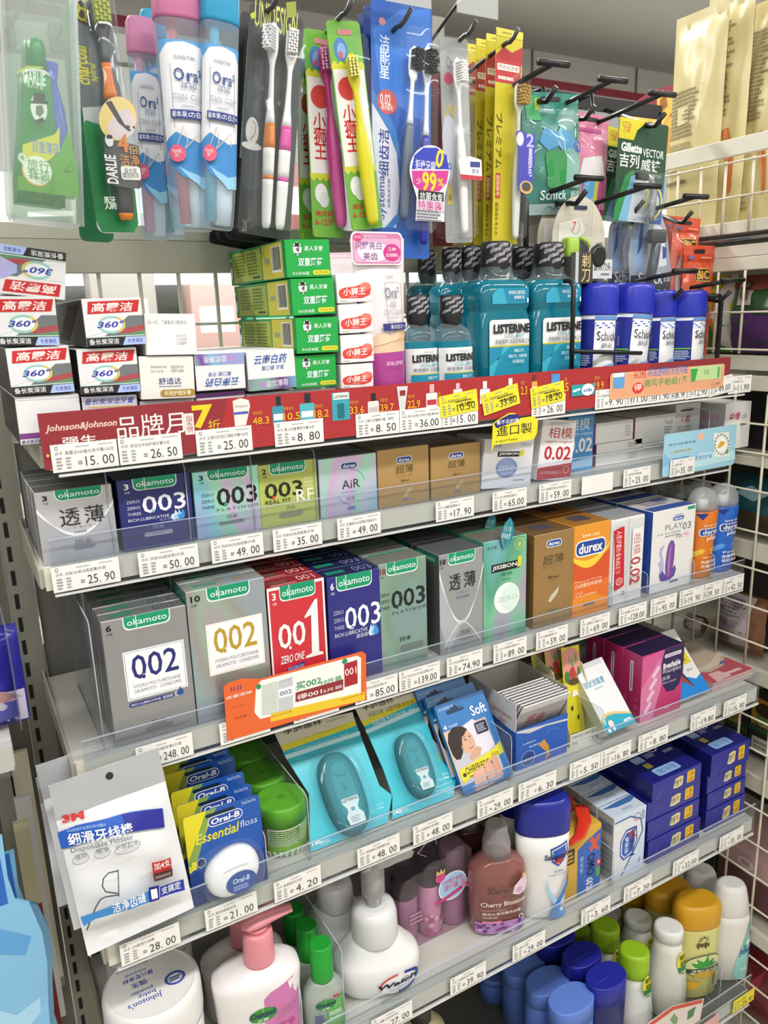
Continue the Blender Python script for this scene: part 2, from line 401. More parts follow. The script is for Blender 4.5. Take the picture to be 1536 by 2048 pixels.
plain('cross_beam',.058,.96,YB+.004,YB+.022,1.5336,1.5480,mat('#b5b3a4',.45),fr)
plain('plinth',.0525,.951,.57,YB,0,.12,mat('#77756c',.5),fr)
mb = MB()
for i in range(22):
    x = .075+.0415*i
    mb.box(x,x+.0035,YB+.008,YB+.0115,1.338,1.5012,mat('#b9b7a8',.4))
for z in (1.36,1.40,1.445): mb.box(.058,.96,YB+.012,YB+.0145,z,z+.003,mat('#b0ae9f',.4))
mb.build('wire_back',fr)
# hanging rail on top that carries the peg hooks
MB().box(.585,.603,YB+.023,YB+.04,1.5,1.80,mat('#8d8b80',.45,.2)).build('upright',fr)
hb = MB().box(.058,.60,YB+.002,YB+.016,1.70,1.725,mat('#8f8f88',.4,.3)); hb.build('peg_rail',fr)

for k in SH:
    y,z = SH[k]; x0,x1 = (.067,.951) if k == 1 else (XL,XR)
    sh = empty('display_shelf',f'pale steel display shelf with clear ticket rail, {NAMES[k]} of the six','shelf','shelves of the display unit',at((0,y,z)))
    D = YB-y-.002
    plain('plate',x0,x1,.004,D,.002,.0205,mat('#c0bfb6' if k < 6 else '#56544e',.4,kind='grain'),sh,.001)  # lowest plate gets a dark colour, standing in for the shade down there
    plain('front_rail',x0+.002,x1-.002,.0012,.0038,.000,.0212,CREAM,sh)
    mb = MB().box(x0+.008,x1,-.0012,-.0006,-.0035,.0262,CLEARG); mb.box(x0+.008,x1,-.0022,.0011,-.0058,-.0036,mat('#d5d5d2',.2))
    mb.build('ticket_rail',sh)
    for xx in (x0-.002,x1-.0005):
        mb = MB(); mb.slab([(D,-.002),(.03,-.002),(.004,.002),(.004,.019),(D,.030)][::-1],.002,mat('#b0aea2',.45,.1),Matrix(((0,1,0,xx),(1,0,0,0),(0,0,1,0),(0,0,0,1))))
        mb.build('bracket',sh)
    if k > 1:
        gh = {2: .045,3: .040,4: .047,5: .045,6: .05}[k]
        mb = MB().box(x0+.0085,x1+.0005,-.0004,.0008,.0215,gh,CLEARG); mb.box(x0+.0085,x1+.0005,-.0006,.0010,gh,gh+.0006,mat('#dfe6f0',.1,kind='clear',alpha=.4))
        mb.build('clear_guard',sh)
# clear dividers standing on the plates: (shelf, x px, y px at the front foot, height, depth)
def divider(k,px,py,h,d,mw=None):
    y,z = SH[k]; p = Wy(px,py,y+.006)
    out = rrect(0,0,d,h,.006); n = len(out)
    o = MB(); tf = Matrix(((0,1,0,0),(1,0,0,0),(0,0,1,0),(0,0,0,1)))
    o.slab(out,.0010,CLEARG,tf); ring = [(q[0],q[1]) for q in out]
    for i in range(n):
        a,b = ring[i],ring[(i+1) % n]
        if (a[0]+b[0])/2 < d*.6: o.tube([(.0005,a[0],a[1]),(.0005,b[0],b[1])],.0005,mat('#e4e9ee',.1,kind='clear',alpha=.55),4)
    ob = o.build('clear_divider'); ob.matrix_world = at((p.x,y+.006,zp(k)))
    return ob

# ================================================================== neighbour unit on the right: backs of its shelves and wire panels
NX = .99
nb = empty('side_gondola','cream cross-standing shelf unit at the right end, shelf edges and posts','shelf unit',None,at((NX,0,0)))
def nbeam(z0,z1,y0=.40,y1=1.45,d=.33,c=CREAM,nm='shelf'):
    if z0 in (1.6465,1.5125,1.358): return MB().box(.004,.0118,y0,y1,z0,z1,c,.0008).build('edge_rail',nb)
    return MB().box(.012,d,y0,y1,z0,z0+.012,mat('#c4c0b2',.5)).box(.004,.0118,y0,y1,z0,z1,c,.0008).build(nm,nb)
for z0,z1 in ((1.6465,1.6690),(1.5445,1.5605),(1.5125,1.5285),(1.4945,1.5118),(1.358,1.3785),(1.330,1.351),(1.223,1.236),(1.085,1.112),(.897,.921),(.722,.748),(.46,.485),(.25,.275)): nbeam(z0,z1)
MB().tube([(.002,.42,1.5365),(.002,1.4,1.5365)],.0022,CHROME).build('chrome_rod',nb)
plain('post',.335,.375,.40,.44,0,1.66,CREAM,nb); plain('post',.335,.375,1.41,1.45,0,1.66,CREAM,nb)
plain('back_board',.3305,.3345,.40,1.45,.0,1.52,mat('#26231f',.7),nb)
def wires(z0,z1,ys,zs,what):
    mb = MB()
    for y in ys: mb.tube([(0,y,z0),(0,y,z1)],.0019,WIREW,6)
    for z in zs: mb.tube([(-.002,.42,z),(-.002,1.42,z)],.0015,WIREW,6)
    o = mb.build('wire_panel'); o.matrix_world = at((NX,0,0)); tag(o,what,'wire panel','wire panels at the right end'); return o
ysA = [.57,.622,.672,.7235,.7665,.8069,.8475,.889,.93,.97,1.01,1.06,1.11,1.16,1.21,1.26]
wires(1.545,1.640,ysA,[1.592,1.637],'cream wire panel in front of the tall biscuit bags')
wires(1.381,1.494,ysA,[1.438,1.387],'cream wire panel in front of the purple and green bag')
wires(.925,1.327,ysA,[1.285,1.244,1.19,1.13,1.075,1.018,.963],'tall cream wire panel beside the second and third shelves')
wires(.28,.896,ysA,[.845,.795,.70,.64,.585,.53,.44,.39,.33],'tall cream wire panel beside the lower shelves')
# ================================================================== second and third shelf: small cartons in rows, shelf shade painted into their dark tops
GRN = '#15926a'; NAVY = '#2b2c7c'; WHT = '#f2f2f2'; BLK = '#1a1a1c'
def oka(u0,u1,v0,n,nc,W,H,nu=.05):
    r = .005
    tab = [(u0,1.0)] + [(u0+.0,v0+.05)] + [((u0*W+r-r*math.cos(R(a)))/W,(v0*H+r-r*math.sin(R(a)))/H) for a in (0,30,60,90)] + [((u1*W-r+r*math.sin(R(a)))/W,(v0*H+r-r*math.cos(R(a)))/H) for a in (0,30,60,90)] + [(u1,1.0)]
    b = [(u0-.012,1.0)] + [((u0-.012)+.0,v0+.04)] + [(((u0-.012)*W+r-r*math.cos(R(a)))/W,((v0-.010)*H+r-r*math.sin(R(a)))/H) for a in (0,30,60,90)] + [(((u1+.012)*W-r+r*math.sin(R(a)))/W,((v0-.010)*H+r-r*math.cos(R(a)))/H) for a in (0,30,60,90)] + [(u1+.012,1.0)]
    d = 1-v0
    o = [('P',b,'#e9efec'),('P',tab,GRN),('T','okamoto',u0+.035,v0+d*.26,u1-.03,v0+d*.74,'#f4f8f6',0),('R',u0+(u1-u0)*.255,v0+.005,u0+(u1-u0)*.27,1,'#f4f8f6')]
    if n: o += [('T',n,nu,v0+d*.12,nu+.055*len(n)+.01,v0+d*.62,nc,1.5),('T','片装',nu+.005,v0-d*.22,nu+.07,v0-d*.02,nc)]
    return o
def plainback(o,n,dy,label,group):
    mw = o.matrix_world.copy(); bpy.context.view_layer.update()
    for i in range(n):
        m = Matrix.Translation(Vector((rnd.uniform(-.0006,.0006),dy*(i+1),0))) @ o.matrix_world
        copy_thing(o,m,label[i] if isinstance(label,(list,tuple)) else label,group)
    o['group'] = group
ORD = ['second','third','fourth','fifth','sixth']
def row(k,TL,TR,name,label,col,ops,T,n=0,dy=None,what='',off=.008,lean=0.,roll=0.,H=None,**kw):
    y = yf(k)+off; xc,W,h = boxdim(y,zp(k),TL,TR,lean)
    if H: h = H
    op = ops(W,h) if callable(ops) else ops
    uo = kw.pop('uops',()); uo = uo(W,T) if callable(uo) else uo
    o = carton(name,label,'box',at((xc,y,zp(k)),lean,0,roll),W,h,T,col,op,uops=uo,**kw)
    if n:
        plainback(o,n,dy or T+.0006,[f'{what}, {ORD[i]} from the front of its row' for i in range(n)],what+' row')
    return o
ARC = lambda c: [('L',[(-.0+.5*(i/12)*1.0,.74-.30*math.sin(math.pi/2*(i/12))) for i in range(13)],.0012,c),('L',[(1-.5*(i/12),.74-.30*math.sin(math.pi/2*(i/12))) for i in range(13)],.0012,c)]
def fan(cx,c1,v0=.72,v1=.33,c2=None):
    o = []
    for j in range(5):
        for s in (0,1):
            pts = []
            for i in range(11):
                t = i/10; u = t*.5; v = (v0+.012*j) - (v0-v1+.02*j)*math.sin(math.pi/2*t)**.9
                pts.append((u if s == 0 else 1-u,v))
            o.append(('L',pts,.0004+.0004*(j == 0),c1))
    return o
# ---- second shelf
row(2,(67,986),(222,968),'condom_box','silver white three-pack with dark brushstroke characters, first on the second shelf',mat('#c4c4c8',.32,.25),
    lambda W,H: [('P',[(.0,.74)]+[(t/10*.5,.74-.36*math.sin(math.pi/2*t/10)) for t in range(11)]+[(1-t/10*.5,.74-.36*math.sin(math.pi/2*t/10)) for t in range(10,-1,-1)]+[(1,.0),(0,0)],mat('#b2b3b9',.3,.25))]+fan(0,'#f4f5f8',.74,.38)+oka(.26,.86,.86,'3',BLK,W,H,.09)+
    [('T','透',.28,.50,.54,.74,'#222226'),('T','薄',.60,.50,.86,.74,'#222226'),('T','ビヨンド',.44,.455,.68,.485,'#55555c'),('R',.33,.467,.42,.47,'#55555c'),('R',.70,.467,.80,.47,'#55555c'),
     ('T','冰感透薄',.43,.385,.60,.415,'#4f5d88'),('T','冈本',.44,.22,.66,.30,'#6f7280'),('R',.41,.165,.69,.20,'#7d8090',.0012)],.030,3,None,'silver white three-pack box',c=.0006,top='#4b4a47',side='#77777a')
row(2,(232,965),(378,941),'condom_box','navy blue box of three with big white numerals, on the second shelf',mat('#262a6e',.3),
    lambda W,H: oka(.22,.80,.84,'3',WHT,W,H,.09)+[('T','003',.31,.50,.91,.74,'#e8e8f0',.6),('E',.445,.525,.022,.022,'#7fb6dc'),('T','ZERO',.10,.665,.28,.705,'#ccd0e6'),('T','ZERO',.10,.58,.28,.62,'#ccd0e6'),('T','THREE',.10,.495,.28,.535,'#ccd0e6'),
     ('T','RICH LUBRICATIVE',.10,.41,.66,.45,'#dfe2f0'),('T','超润滑',.52,.365,.68,.40,'#8b93c8')]+[('E',.73+.05*i,.40,.05,.045,c) for i,c in enumerate(('#c8dcec','#9cc4e4','#3f8fd0'))]+[('P',[(.78+.05*(i-1),.42),(.83+.05*(i-1)-.03,.50),(.83+.05*(i-1)+.03-.02,.43)],c) for i,c in enumerate(('#c8dcec','#9cc4e4','#3f8fd0'))]+
     [('T','冈本',.42,.265,.58,.325,'#8d90b0'),('R',.29,.175,.69,.235,'#a7a9bc',.003),('T','日本制造',.40,.19,.58,.22,'#6e7090')],.030,3,None,'navy three-pack box',top='#23264a',
    uops=lambda W,T: [('T','003',.55,.3,.85,.75,'#6a6f9a'),('R',.15,.35,.42,.7,'#1d6e58',.001)])
row(2,(384,951),(516,924),'condom_box','shimmering mint and violet foil box of three, on the second shelf',holo('#a9e0cf',.85,.30,.2),
    lambda W,H: oka(.22,.82,.85,'3',BLK,W,H,.09)+[('T','003',.33,.45,.95,.72,BLK,.8),('E',.46,.47,.026,.03,'#2fa67a'),('T','ZERO',.10,.62,.29,.665,'#4a5a62'),('T','ZERO',.10,.53,.29,.575,'#4a5a62'),('T','THREE',.10,.44,.29,.485,'#4a5a62'),('T','P L A T I N U M',.32,.385,.95,.42,'#4a5a62'),('T','冈本',.46,.25,.62,.31,'#4a5a62'),('R',.33,.17,.72,.215,'#70808a',.002)],.030,2,None,'shimmering three-pack box',top='#6f7f78')
row(2,(513,932),(632,917),'condom_box','lime green box of two with black numerals, on the second shelf',mat('#b3bd62',.35,.1),
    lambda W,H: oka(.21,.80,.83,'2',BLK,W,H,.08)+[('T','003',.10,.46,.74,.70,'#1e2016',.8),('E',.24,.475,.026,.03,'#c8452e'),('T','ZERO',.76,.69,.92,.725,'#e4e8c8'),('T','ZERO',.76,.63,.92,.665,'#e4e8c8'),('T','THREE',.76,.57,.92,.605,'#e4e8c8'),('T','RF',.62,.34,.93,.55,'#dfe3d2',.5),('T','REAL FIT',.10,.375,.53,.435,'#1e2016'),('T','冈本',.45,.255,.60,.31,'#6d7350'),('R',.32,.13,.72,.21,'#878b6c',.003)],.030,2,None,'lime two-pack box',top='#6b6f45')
row(2,(636,919),(752,905),'condom_box','pearly violet and aqua foil box with thin black lettering, on the second shelf',holo('#d3d3ea',.8,.28,.62),
    lambda W,H: [('R',.36,.775,.67,.895,WHT,.004),('R',.375,.785,.655,.885,'#2c4c9c',.0035),('T','durex',.41,.80,.63,.87,WHT,1),('T','AiR',.38,.45,.69,.60,'#2b2b33'),('O',.55,.47,.26,.30,.0010,'#8a9bd0',200,260),('O',.55,.47,.24,.30,.0010,'#8a9bd0',20,95),('T','至薄幻隐装',.36,.355,.64,.405,'#8fa4d6'),('T','3片装',.45,.245,.60,.315,'#6a6f86'),('R',.46,.085,.60,.14,'#6473b2',.002)],.028,2,None,'pearly violet box',top='#4e4e58',side='#8d95c0')
GOLD = mat('#b8955f',.34,.35)
def dgold(W,H): return [('R',.355,.735,.665,.85,'#e9eef4',.0045),('R',.37,.745,.65,.84,'#2b4a98',.004),('T','durex',.40,.76,.62,.825,WHT,1),('T','超薄',.34,.56,.68,.70,'#5b4728'),('T','FETHERLITE',.34,.505,.66,.53,'#a88755'),('T','隐feel',.44,.415,.60,.46,'#6b532d'),('P',[(.48,.16),(.52,.14),(.62,.24),(.64,.33),(.58,.27),(.50,.22)],'#c9b18a'),('R',.46,.09,.59,.125,'#7077a0',.0016)]
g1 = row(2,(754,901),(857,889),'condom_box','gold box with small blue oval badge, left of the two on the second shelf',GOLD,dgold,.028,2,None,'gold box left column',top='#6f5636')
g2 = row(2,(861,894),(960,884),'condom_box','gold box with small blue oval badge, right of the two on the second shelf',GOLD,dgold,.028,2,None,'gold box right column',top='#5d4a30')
row(2,(962,884),(1062,872),'condom_box','white box with blue ball and black name, under the yellow leaf sign',mat('#e4e4e8',.35),
    lambda W,H: [('T','杰士邦',.14,.83,.34,.88,'#333'),('R',.27,.64,.72,.745,BLK),('T','JISSBON',.30,.66,.70,.725,WHT,1),('P',[(.70,.64),(.79,.66),(.82,.77),(.73,.76)],'#d8d23a'),('R',.74,.84,.94,.91,'#c8c8cc'),('E',.47,.415,.215,.20,'#7d93c4'),('E',.46,.43,.18,.165,'#93a7d0'),('T','ZERO',.31,.38,.63,.45,'#dfe5f2'),('S',.62,.14,.86,.19,1,'#aab')],.028,1,None,'white zero box',roll=.10,top='#d3d3d5')
row(2,(1074,845),(1143,836),'condom_box','white box with red characters and red 0.02, leaning right',mat('#ece8ea',.4),
    lambda W,H: [('S',.2,.9,.85,.97,4,'#c9c6cb'),('T','相模',.20,.70,.90,.88,'#b1393f'),('T','sagami original',.14,.615,.92,.665,'#9d4a50'),('T','0.02',.14,.34,.93,.57,'#b92733',1),('P',[(.0,.20),(1,.30),(1,.06),(.0,.0)],'#b5303c'),('T','人生が変わる0.02ミリ',.06,.10,.70,.16,'#e6c9cb'),('O',.84,.18,.08,.06,.0007,'#e6c9cb')],.022,0,roll=.13)
row(2,(1135,829),(1188,814),'condom_box','light blue box with white characters and 0.02, behind the red and white one',mat('#4c98d2',.4),
    lambda W,H: [('T','相模',.0,.68,.82,.87,WHT),('T','sagami original',.02,.59,.92,.64,WHT),('T','0.02',.03,.31,.96,.55,WHT,1.2),('R',.0,.90,1,.99,'#2f6ea6'),('P',[(0,.14),(1,.22),(1,.06),(0,.04)],'#9fc6e6')],.022,0,roll=.03,off=.031)
# flat medicine boxes at the right end of the second shelf
def medbox(x0,x1,z,h,T,off,label,ops,col='#ecebe9',side='#bd4fa0',name='medicine_box',yaw=0.):
    y = yf(2)+off
    return carton(name,label,'box',at(((x0+x1)/2,y,z),0,yaw),x1-x0,h,T,mat(col,.45),ops,side=side,lops=[('S',.1,.1,.9,.8,3,'#d9a6cb')])
_x = lambda px,py,off: Wy(px,py,yf(2)+off).x
za = zp(2)
pm = [('S',.68,.25,.88,.8,4,'#c4b9bf')]
medbox(_x(1193,880,.036),_x(1283,930,.036),za,.016,.06,.036,'white medicine box with magenta end, lowest at the left of the flat pile',pm)
medbox(_x(1193,880,.036)+.001,_x(1283,930,.036)-.001,za+.0165,.013,.06,.036,'white medicine box with magenta end, second of the flat pile',pm)
medbox(_x(1190,870,.037),_x(1266,870,.037),za+.030,.027,.06,.037,'white medicine box with magenta end, topmost at the left of the flat pile',[('S',.78,.2,.93,.75,4,'#cfc7cb'),('R',.0,.0,.02,1,'#bd4fa0')])
medbox(_x(1270,870,.036),_x(1350,860,.036),za+.022,.036,.06,.036,'white medicine box with grey lettering, right of the magenta-ended pile',[('T','Tosufl',.72,.62,.92,.78,'#8c8c90'),('S',.72,.25,.92,.55,3,'#a9a9ad')])
medbox(_x(1285,880,.036),_x(1352,880,.036),za,.0215,.06,.036,'white medicine box under the grey-lettered one',[('S',.72,.25,.92,.55,2,'#a9a9ad')])
medbox(_x(1351,840,.044),_x(1400,835,.044),za,.068,.05,.044,'tall white medicine box with red one-box mark',[('T','1盒',.25,.62,.62,.76,'#c8314a',1,.2),('R',.2,.84,.7,.88,'#555a70'),('S',.1,.3,.8,.55,4,'#b5b5ba')],side='#e5e2df')
medbox(_x(1421,838,.036),_x(1472,830,.036),za,.066,.07,.012,'white throat lozenge box with pink characters at the far right end',[('T','金嗓',.13,.62,.58,.80,'#c73c68',1.5,.25),('T','2盒',.62,.64,.84,.74,'#9a9aa0'),('P',[(.55,.50),(.86,.56),(.86,.50)],'#3a4486')],side='#cfcdcb')
for px,py in ((385,1085),(514,1060),(752,1018),(1052,975),(1420,905)): pass
D2 = [tag(divider(2,px,py,h,.12),l,'divider','clear dividers on the second shelf') for px,py,h,l in (
    (228,1100,.076,'clear plastic divider between the white and navy three-packs'),(381,1075,.076,'clear plastic divider between the navy and shimmering boxes'),(510,1050,.076,'clear plastic divider between the shimmering and lime boxes'),
    (634,1030,.074,'clear plastic divider between the lime and pearly boxes'),(1414,900,.062,'clear plastic divider beside the throat lozenge box'))]
# ---- third shelf
SIL = mat('#a3a3a4',.30,.75)
def o002(col,tail,nn):
    def f(W,H):
        l = [('R',.20,.345,.93,.735,'#efeff2'),('R',.215,.355,.915,.725,mat('#8f93b5',.5)) if tail else ('R',.21,.35,.92,.73,mat('#e8e4d4',.5)),('R',.222,.359,.908,.721,'#efeff2')]
        l = oka(.26,.79,.905,nn,BLK,W,H,.05)+l
        l += [('T','002',.285,.50,.84,.695,col,.5),('R',.40,.495,.44,.535,'#efeff2'),('E',.415,.515,.022,.017,col),('T','HYDRO POLYURETHANE',.285,.435,.85,.462,'#77778a'),('T','OKAMOTO   CONDOMS',.285,.395,.85,.422,'#77778a')]
        if tail: l += [('R',.21,.29,.75,.325,'#2d327f',.002),('T','RICH LUBRICATIVE  超润滑',.235,.297,.73,.32,WHT),('E',.83,.315,.04,.024,'#2d4f9c'),('P',[(.80,.32),(.86,.32),(.83,.365)],'#2d4f9c'),('O',.80,.315,.035,.022,.0008,'#c8d4e8',90,270)]
        l += [('T','冈本',.45,.10,.62,.145,'#5b5b60'),('R',.36,.065,.70,.092,'#6c6c72',.0016)]
        return l
    return f
def otop(c='#6d6d70'): return lambda W,T: [('R',.12,.35,.40,.68,'#2c7a62',.0012),('T','002',.62,.25,.90,.7,'#4c4f6a')]
row(3,(200,1247),(371,1208),'condom_box','silver box with white plate and navy 002, nearest at the left of the third shelf',mat('#a9a9ac',.30,.7),o002('#2a2c72',True,'6'),.0185,5,None,'silver navy-numbered box',uops=otop(),c=.0006)
row(3,(371,1189),(528,1151),'condom_box','silver box with white plate and gold 002, on the third shelf',holo('#aba7a4',.28,.30,.9),o002('#b5952f',False,'10'),.026,3,None,'silver gold-numbered box',uops=lambda W,T: [('R',.12,.3,.42,.6,'#4b7a6a',.0012),('T','002',.62,.3,.9,.7,'#8a7a4a')],side='#2d6e5a')
row(3,(533,1181),(647,1152),'condom_box','bright red box with tall white 1 and white border, on the third shelf',mat('#c9303c',.33),
    lambda W,H: [('R',.0,.0,.03,1,'#efe6e6'),('R',.965,.0,1,1,'#efe6e6'),('R',0,.975,1,1,'#efe6e6')]+oka(.22,.83,.875,'3',WHT,W,H,.08)+
    [('T','00',.14,.455,.62,.675,'#f3eeee',.6),('E',.335,.455,.032,.02,'#c9303c'),('E',.335,.455,.022,.014,'#f3eeee'),
     ('P',[(.82,.93-.10),(.86,.83),(.845,.36),(.92,.345),(.92,.325),(.60,.325),(.60,.345),(.71,.36),(.735,.70),(.62,.68),(.62,.70)],'#f3eeee'),
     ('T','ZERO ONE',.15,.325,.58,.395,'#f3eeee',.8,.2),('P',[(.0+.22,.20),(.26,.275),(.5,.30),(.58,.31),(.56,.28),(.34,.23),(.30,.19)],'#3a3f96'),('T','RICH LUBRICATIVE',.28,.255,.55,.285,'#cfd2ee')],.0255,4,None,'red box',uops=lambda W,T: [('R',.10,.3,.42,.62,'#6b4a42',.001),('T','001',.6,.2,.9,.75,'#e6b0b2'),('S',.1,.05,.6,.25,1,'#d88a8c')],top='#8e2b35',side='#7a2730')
row(3,(653,1159),(759,1134),'condom_box','deep blue box of six with white 003 and droplets, on the third shelf',mat('#2a2b7c',.32),
    lambda W,H: oka(.18,.83,.87,'6',WHT,W,H,.06)+[('T','003',.30,.49,.985,.70,'#eceef6',.5),('E',.44,.50,.03,.02,'#2a2b7c'),('E',.44,.50,.02,.014,'#8fb7dc'),('T','ZERO',.09,.655,.28,.69,'#b9bddc'),('T','ZERO',.09,.585,.28,.62,'#b9bddc'),('T','THREE',.09,.515,.28,.55,'#b9bddc'),('T','RICH LUBRICATIVE',.10,.445,.72,.48,'#dfe2f0'),('T','超润滑',.50,.395,.72,.435,'#dfe2f0')]+
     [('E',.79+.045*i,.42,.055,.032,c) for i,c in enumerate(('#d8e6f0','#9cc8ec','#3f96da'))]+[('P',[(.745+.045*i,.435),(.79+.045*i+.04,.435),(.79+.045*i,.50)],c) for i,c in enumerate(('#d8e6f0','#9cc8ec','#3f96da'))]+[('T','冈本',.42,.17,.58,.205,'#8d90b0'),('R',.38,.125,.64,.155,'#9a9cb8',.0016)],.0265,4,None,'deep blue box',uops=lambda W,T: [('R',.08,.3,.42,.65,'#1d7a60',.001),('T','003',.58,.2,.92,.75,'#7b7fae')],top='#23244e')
row(3,(757,1131),(852,1110),'condom_box','grey green foil box of ten with black 003, on the third shelf',holo('#8fa79a',.18,.30,.33),
    lambda W,H: oka(.16,.80,.89,'10','#7a2f2c',W,H,.02)+[('T','003',.24,.565,.96,.735,'#16201c',.7),('E',.40,.572,.03,.018,'#6f9c88'),('T','ZERO',.02,.70,.20,.73,'#48564e'),('T','ZERO',.02,.64,.20,.67,'#48564e'),('T','THREE',.02,.58,.20,.61,'#48564e'),('T','P L A T I N U M',.26,.515,.97,.545,'#48564e'),('T','冈本',.40,.245,.64,.29,'#1e2622'),('R',.42,.15,.90,.205,'#6d7672',.002)],.034,2,None,'grey green ten-pack box',uops=lambda W,T: [('R',.1,.9,.95,1,'#1d8a60')],top='#6f716a')
row(3,(878,1113),(966,1092),'condom_box','grey silver box of ten with white crossing curves, on the third shelf',mat('#a6a8ac',.3,.45),
    lambda W,H: [('P',[(0,.80)]+[(t/10*.5,.80-.50*math.sin(math.pi/2*t/10)) for t in range(11)]+[(t/10*.2,.30-.3*t/10) for t in range(10,-1,-1)],mat('#b9bbc1',.35,.3))]+fan(0,'#e8eaee',.80,.30)+[('L',[(.5-.45*t/8,.30-.26*(t/8)**1.5) for t in range(9)],.001,'#e8eaee'),('L',[(.5+.45*t/8,.30-.26*(t/8)**1.5) for t in range(9)],.001,'#e8eaee')]+oka(.20,.80,.89,'10',BLK,W,H,.02)+
    [('T','透',.22,.63,.47,.79,'#26262a'),('T','薄',.55,.63,.82,.79,'#26262a'),('T','— ビヨンド —',.28,.585,.78,.605,'#74767c'),('T','超润冰感薄',.38,.535,.66,.56,'#5660a0'),('T','冈本',.48,.16,.70,.205,'#66686e'),('R',.42,.11,.78,.14,'#7c7e84',.0016)],.055,2,None,'grey silver ten-pack box',side='#55585c',top='#56585c',lops=[('R',.1,.90,.9,.985,'#1d7d62',.001),('T','okamoto',.15,.92,.85,.965,'#cfe0da')])
row(3,(967,1086),(1054,1068),'condom_box','mint green box with white egg and black name, under the teal leaf tag',holo('#64b596',.55,.33,.75),
    lambda W,H: [('T','杰士邦',.08,.915,.30,.95,'#2a3a34'),('O',.82,.92,.10,.055,.0012,'#b9c94a'),('E',.82,.92,.05,.03,'#a8c070'),('R',.18,.685,.84,.765,BLK),('T','JISSBON',.20,.70,.76,.75,WHT,1),('P',[(.77,.69),(.86,.70),(.88,.80),(.79,.80)],'#d6d23c'),('T','零感',.40,.63,.66,.665,'#3c7f68'),('T','清薄纯净',.42,.585,.62,.605,'#3c7f68'),('E',.535,.405,.30,.155,'#eef4f0'),('E',.60,.405,.22,.14,mat('#d8ebe2',.4)),('T','ZERO',.32,.38,.78,.425,'#a9bfb4')],.045,2,None,'mint green box',top='#6c6a62',uops=lambda W,T: [('R',.05,.9,.98,1,'#35c46a')])
row(3,(1069,1074),(1149,1054),'condom_box','tall gold box with blue oval badge and feather, on the third shelf',mat('#a68452',.33,.4),
    lambda W,H: [('R',.30,.845,.68,.925,'#e9eef4',.004),('R',.315,.852,.665,.918,'#2b4a98',.0036),('T','durex',.35,.865,.63,.905,WHT,1),('T','超薄',.22,.665,.74,.765,'#5b4728'),('T','FETHERLITE',.2,.63,.72,.65,'#9c7c4c'),('T','隐feel',.36,.505,.62,.54,'#5b4728'),('T','12只',.42,.475,.54,.49,'#7b6238'),('P',[(.36,.27),(.42,.25),(.60,.33),(.64,.41),(.52,.36),(.42,.32)],'#c8c4ae'),('R',.38,.13,.62,.17,'#77705e',.0016)],.058,2,None,'tall gold box',side='#7a5f38',top='#6a5233',uops=lambda W,T: [('R',.25,.3,.7,.6,'#4e4652',.003)])
row(3,(1149,1056),(1222,1037),'condom_box','orange and yellow box with big blue oval badge, on the third shelf',mat('#e2952a',.36),
    lambda W,H: [('P',[(0,.62)]+[(t/10,.62-.06*math.sin(math.pi*t/10)+.06*t/10) for t in range(11)]+[(1,.0),(0,0)],'#d4532a'),('P',[(0,.42)]+[(t/10,.42-.05*t/10-.03*math.sin(math.pi*t/10)) for t in range(11)]+[(1,0),(0,0)],'#e0702a'),('P',[(0,.20),(.5,.24),(1,.14),(1,0),(0,0)],'#e98f2c')]+
     [('P',[(t/12,.62-.12*math.sin(math.pi*t/12)+.12*(t/12)**2) for t in range(13)]+[(t/12,.66+.10*(t/12)**2-.07*math.sin(math.pi*t/12)) for t in range(12,-1,-1)],'#f2cf3a'),('T','love sex',.22,.865,.70,.905,'#f6e6b8',1),('R',.04,.655,.88,.835,'#f3efe4',.008),('R',.065,.67,.855,.82,'#23469a',.007),('T','durex',.13,.69,.79,.80,WHT,1.4),('T','Pleasuremax Warming',.06,.375,.80,.40,'#f6dcae'),('T','凸点螺纹热感装',.06,.32,.80,.365,'#f7efdc'),('T','12只装',.06,.25,.28,.275,'#f6dcae'),('T','热感 双重激情',.06,.215,.66,.24,'#f6dcae'),('R',.3,.10,.62,.135,'#7a6a5a',.0016)],.056,2,None,'orange box',top='#9a6a2c',uops=lambda W,T: [('R',.3,.3,.75,.7,'#4e4652',.003)])
def dots(u0,v0,u1,v1,c='#8f8f94',n=9,m=26):
    o = []
    for i in range(n+1): o.append(('R',u0+(u1-u0)*i/n,v0,u0+(u1-u0)*i/n+.006,v1,c))
    for j in range(m+1): o.append(('R',u0,v0+(v1-v0)*j/m,u1,v0+(v1-v0)*j/m+.0025,c))
    return o
row(3,(1223,1043),(1290,1026),'condom_box','white dotted box with red ribbon strip and sideways red 0.02',mat('#e9e9ea',.42),
    lambda W,H: dots(.02,.05,.98,.97,'#c9c9ce',16,40)+[('R',.495,0,.505,1,'#aaaab0'),('R',.62,.30,.95,.86,'#e9e9ea'),('R',.07,.185,.11,.9,'#e9e9ea'),('P',[(.06,.885),(.36,.915),(.42,.215),(.14,.175)],'#c4202e'),('T','人生が変わる!0.02ミリ',.14,.38,.30,.87,'#f3e8ea',.6,0,90),('O',.27,.275,.09,.04,.0009,'#f3e8ea'),('T','正品',.22,.255,.32,.295,'#f3e8ea'),('T','0.02',.60,.20,.90,.52,'#b5333c',.6,0,90),('T','相模',.66,.55,.88,.80,'#d3888c',0,0,90),('T','6',.36,.10,.46,.15,'#55555a',0,0,90)],.06,2,None,'white dotted box',top='#9a9ca0',off=.012)
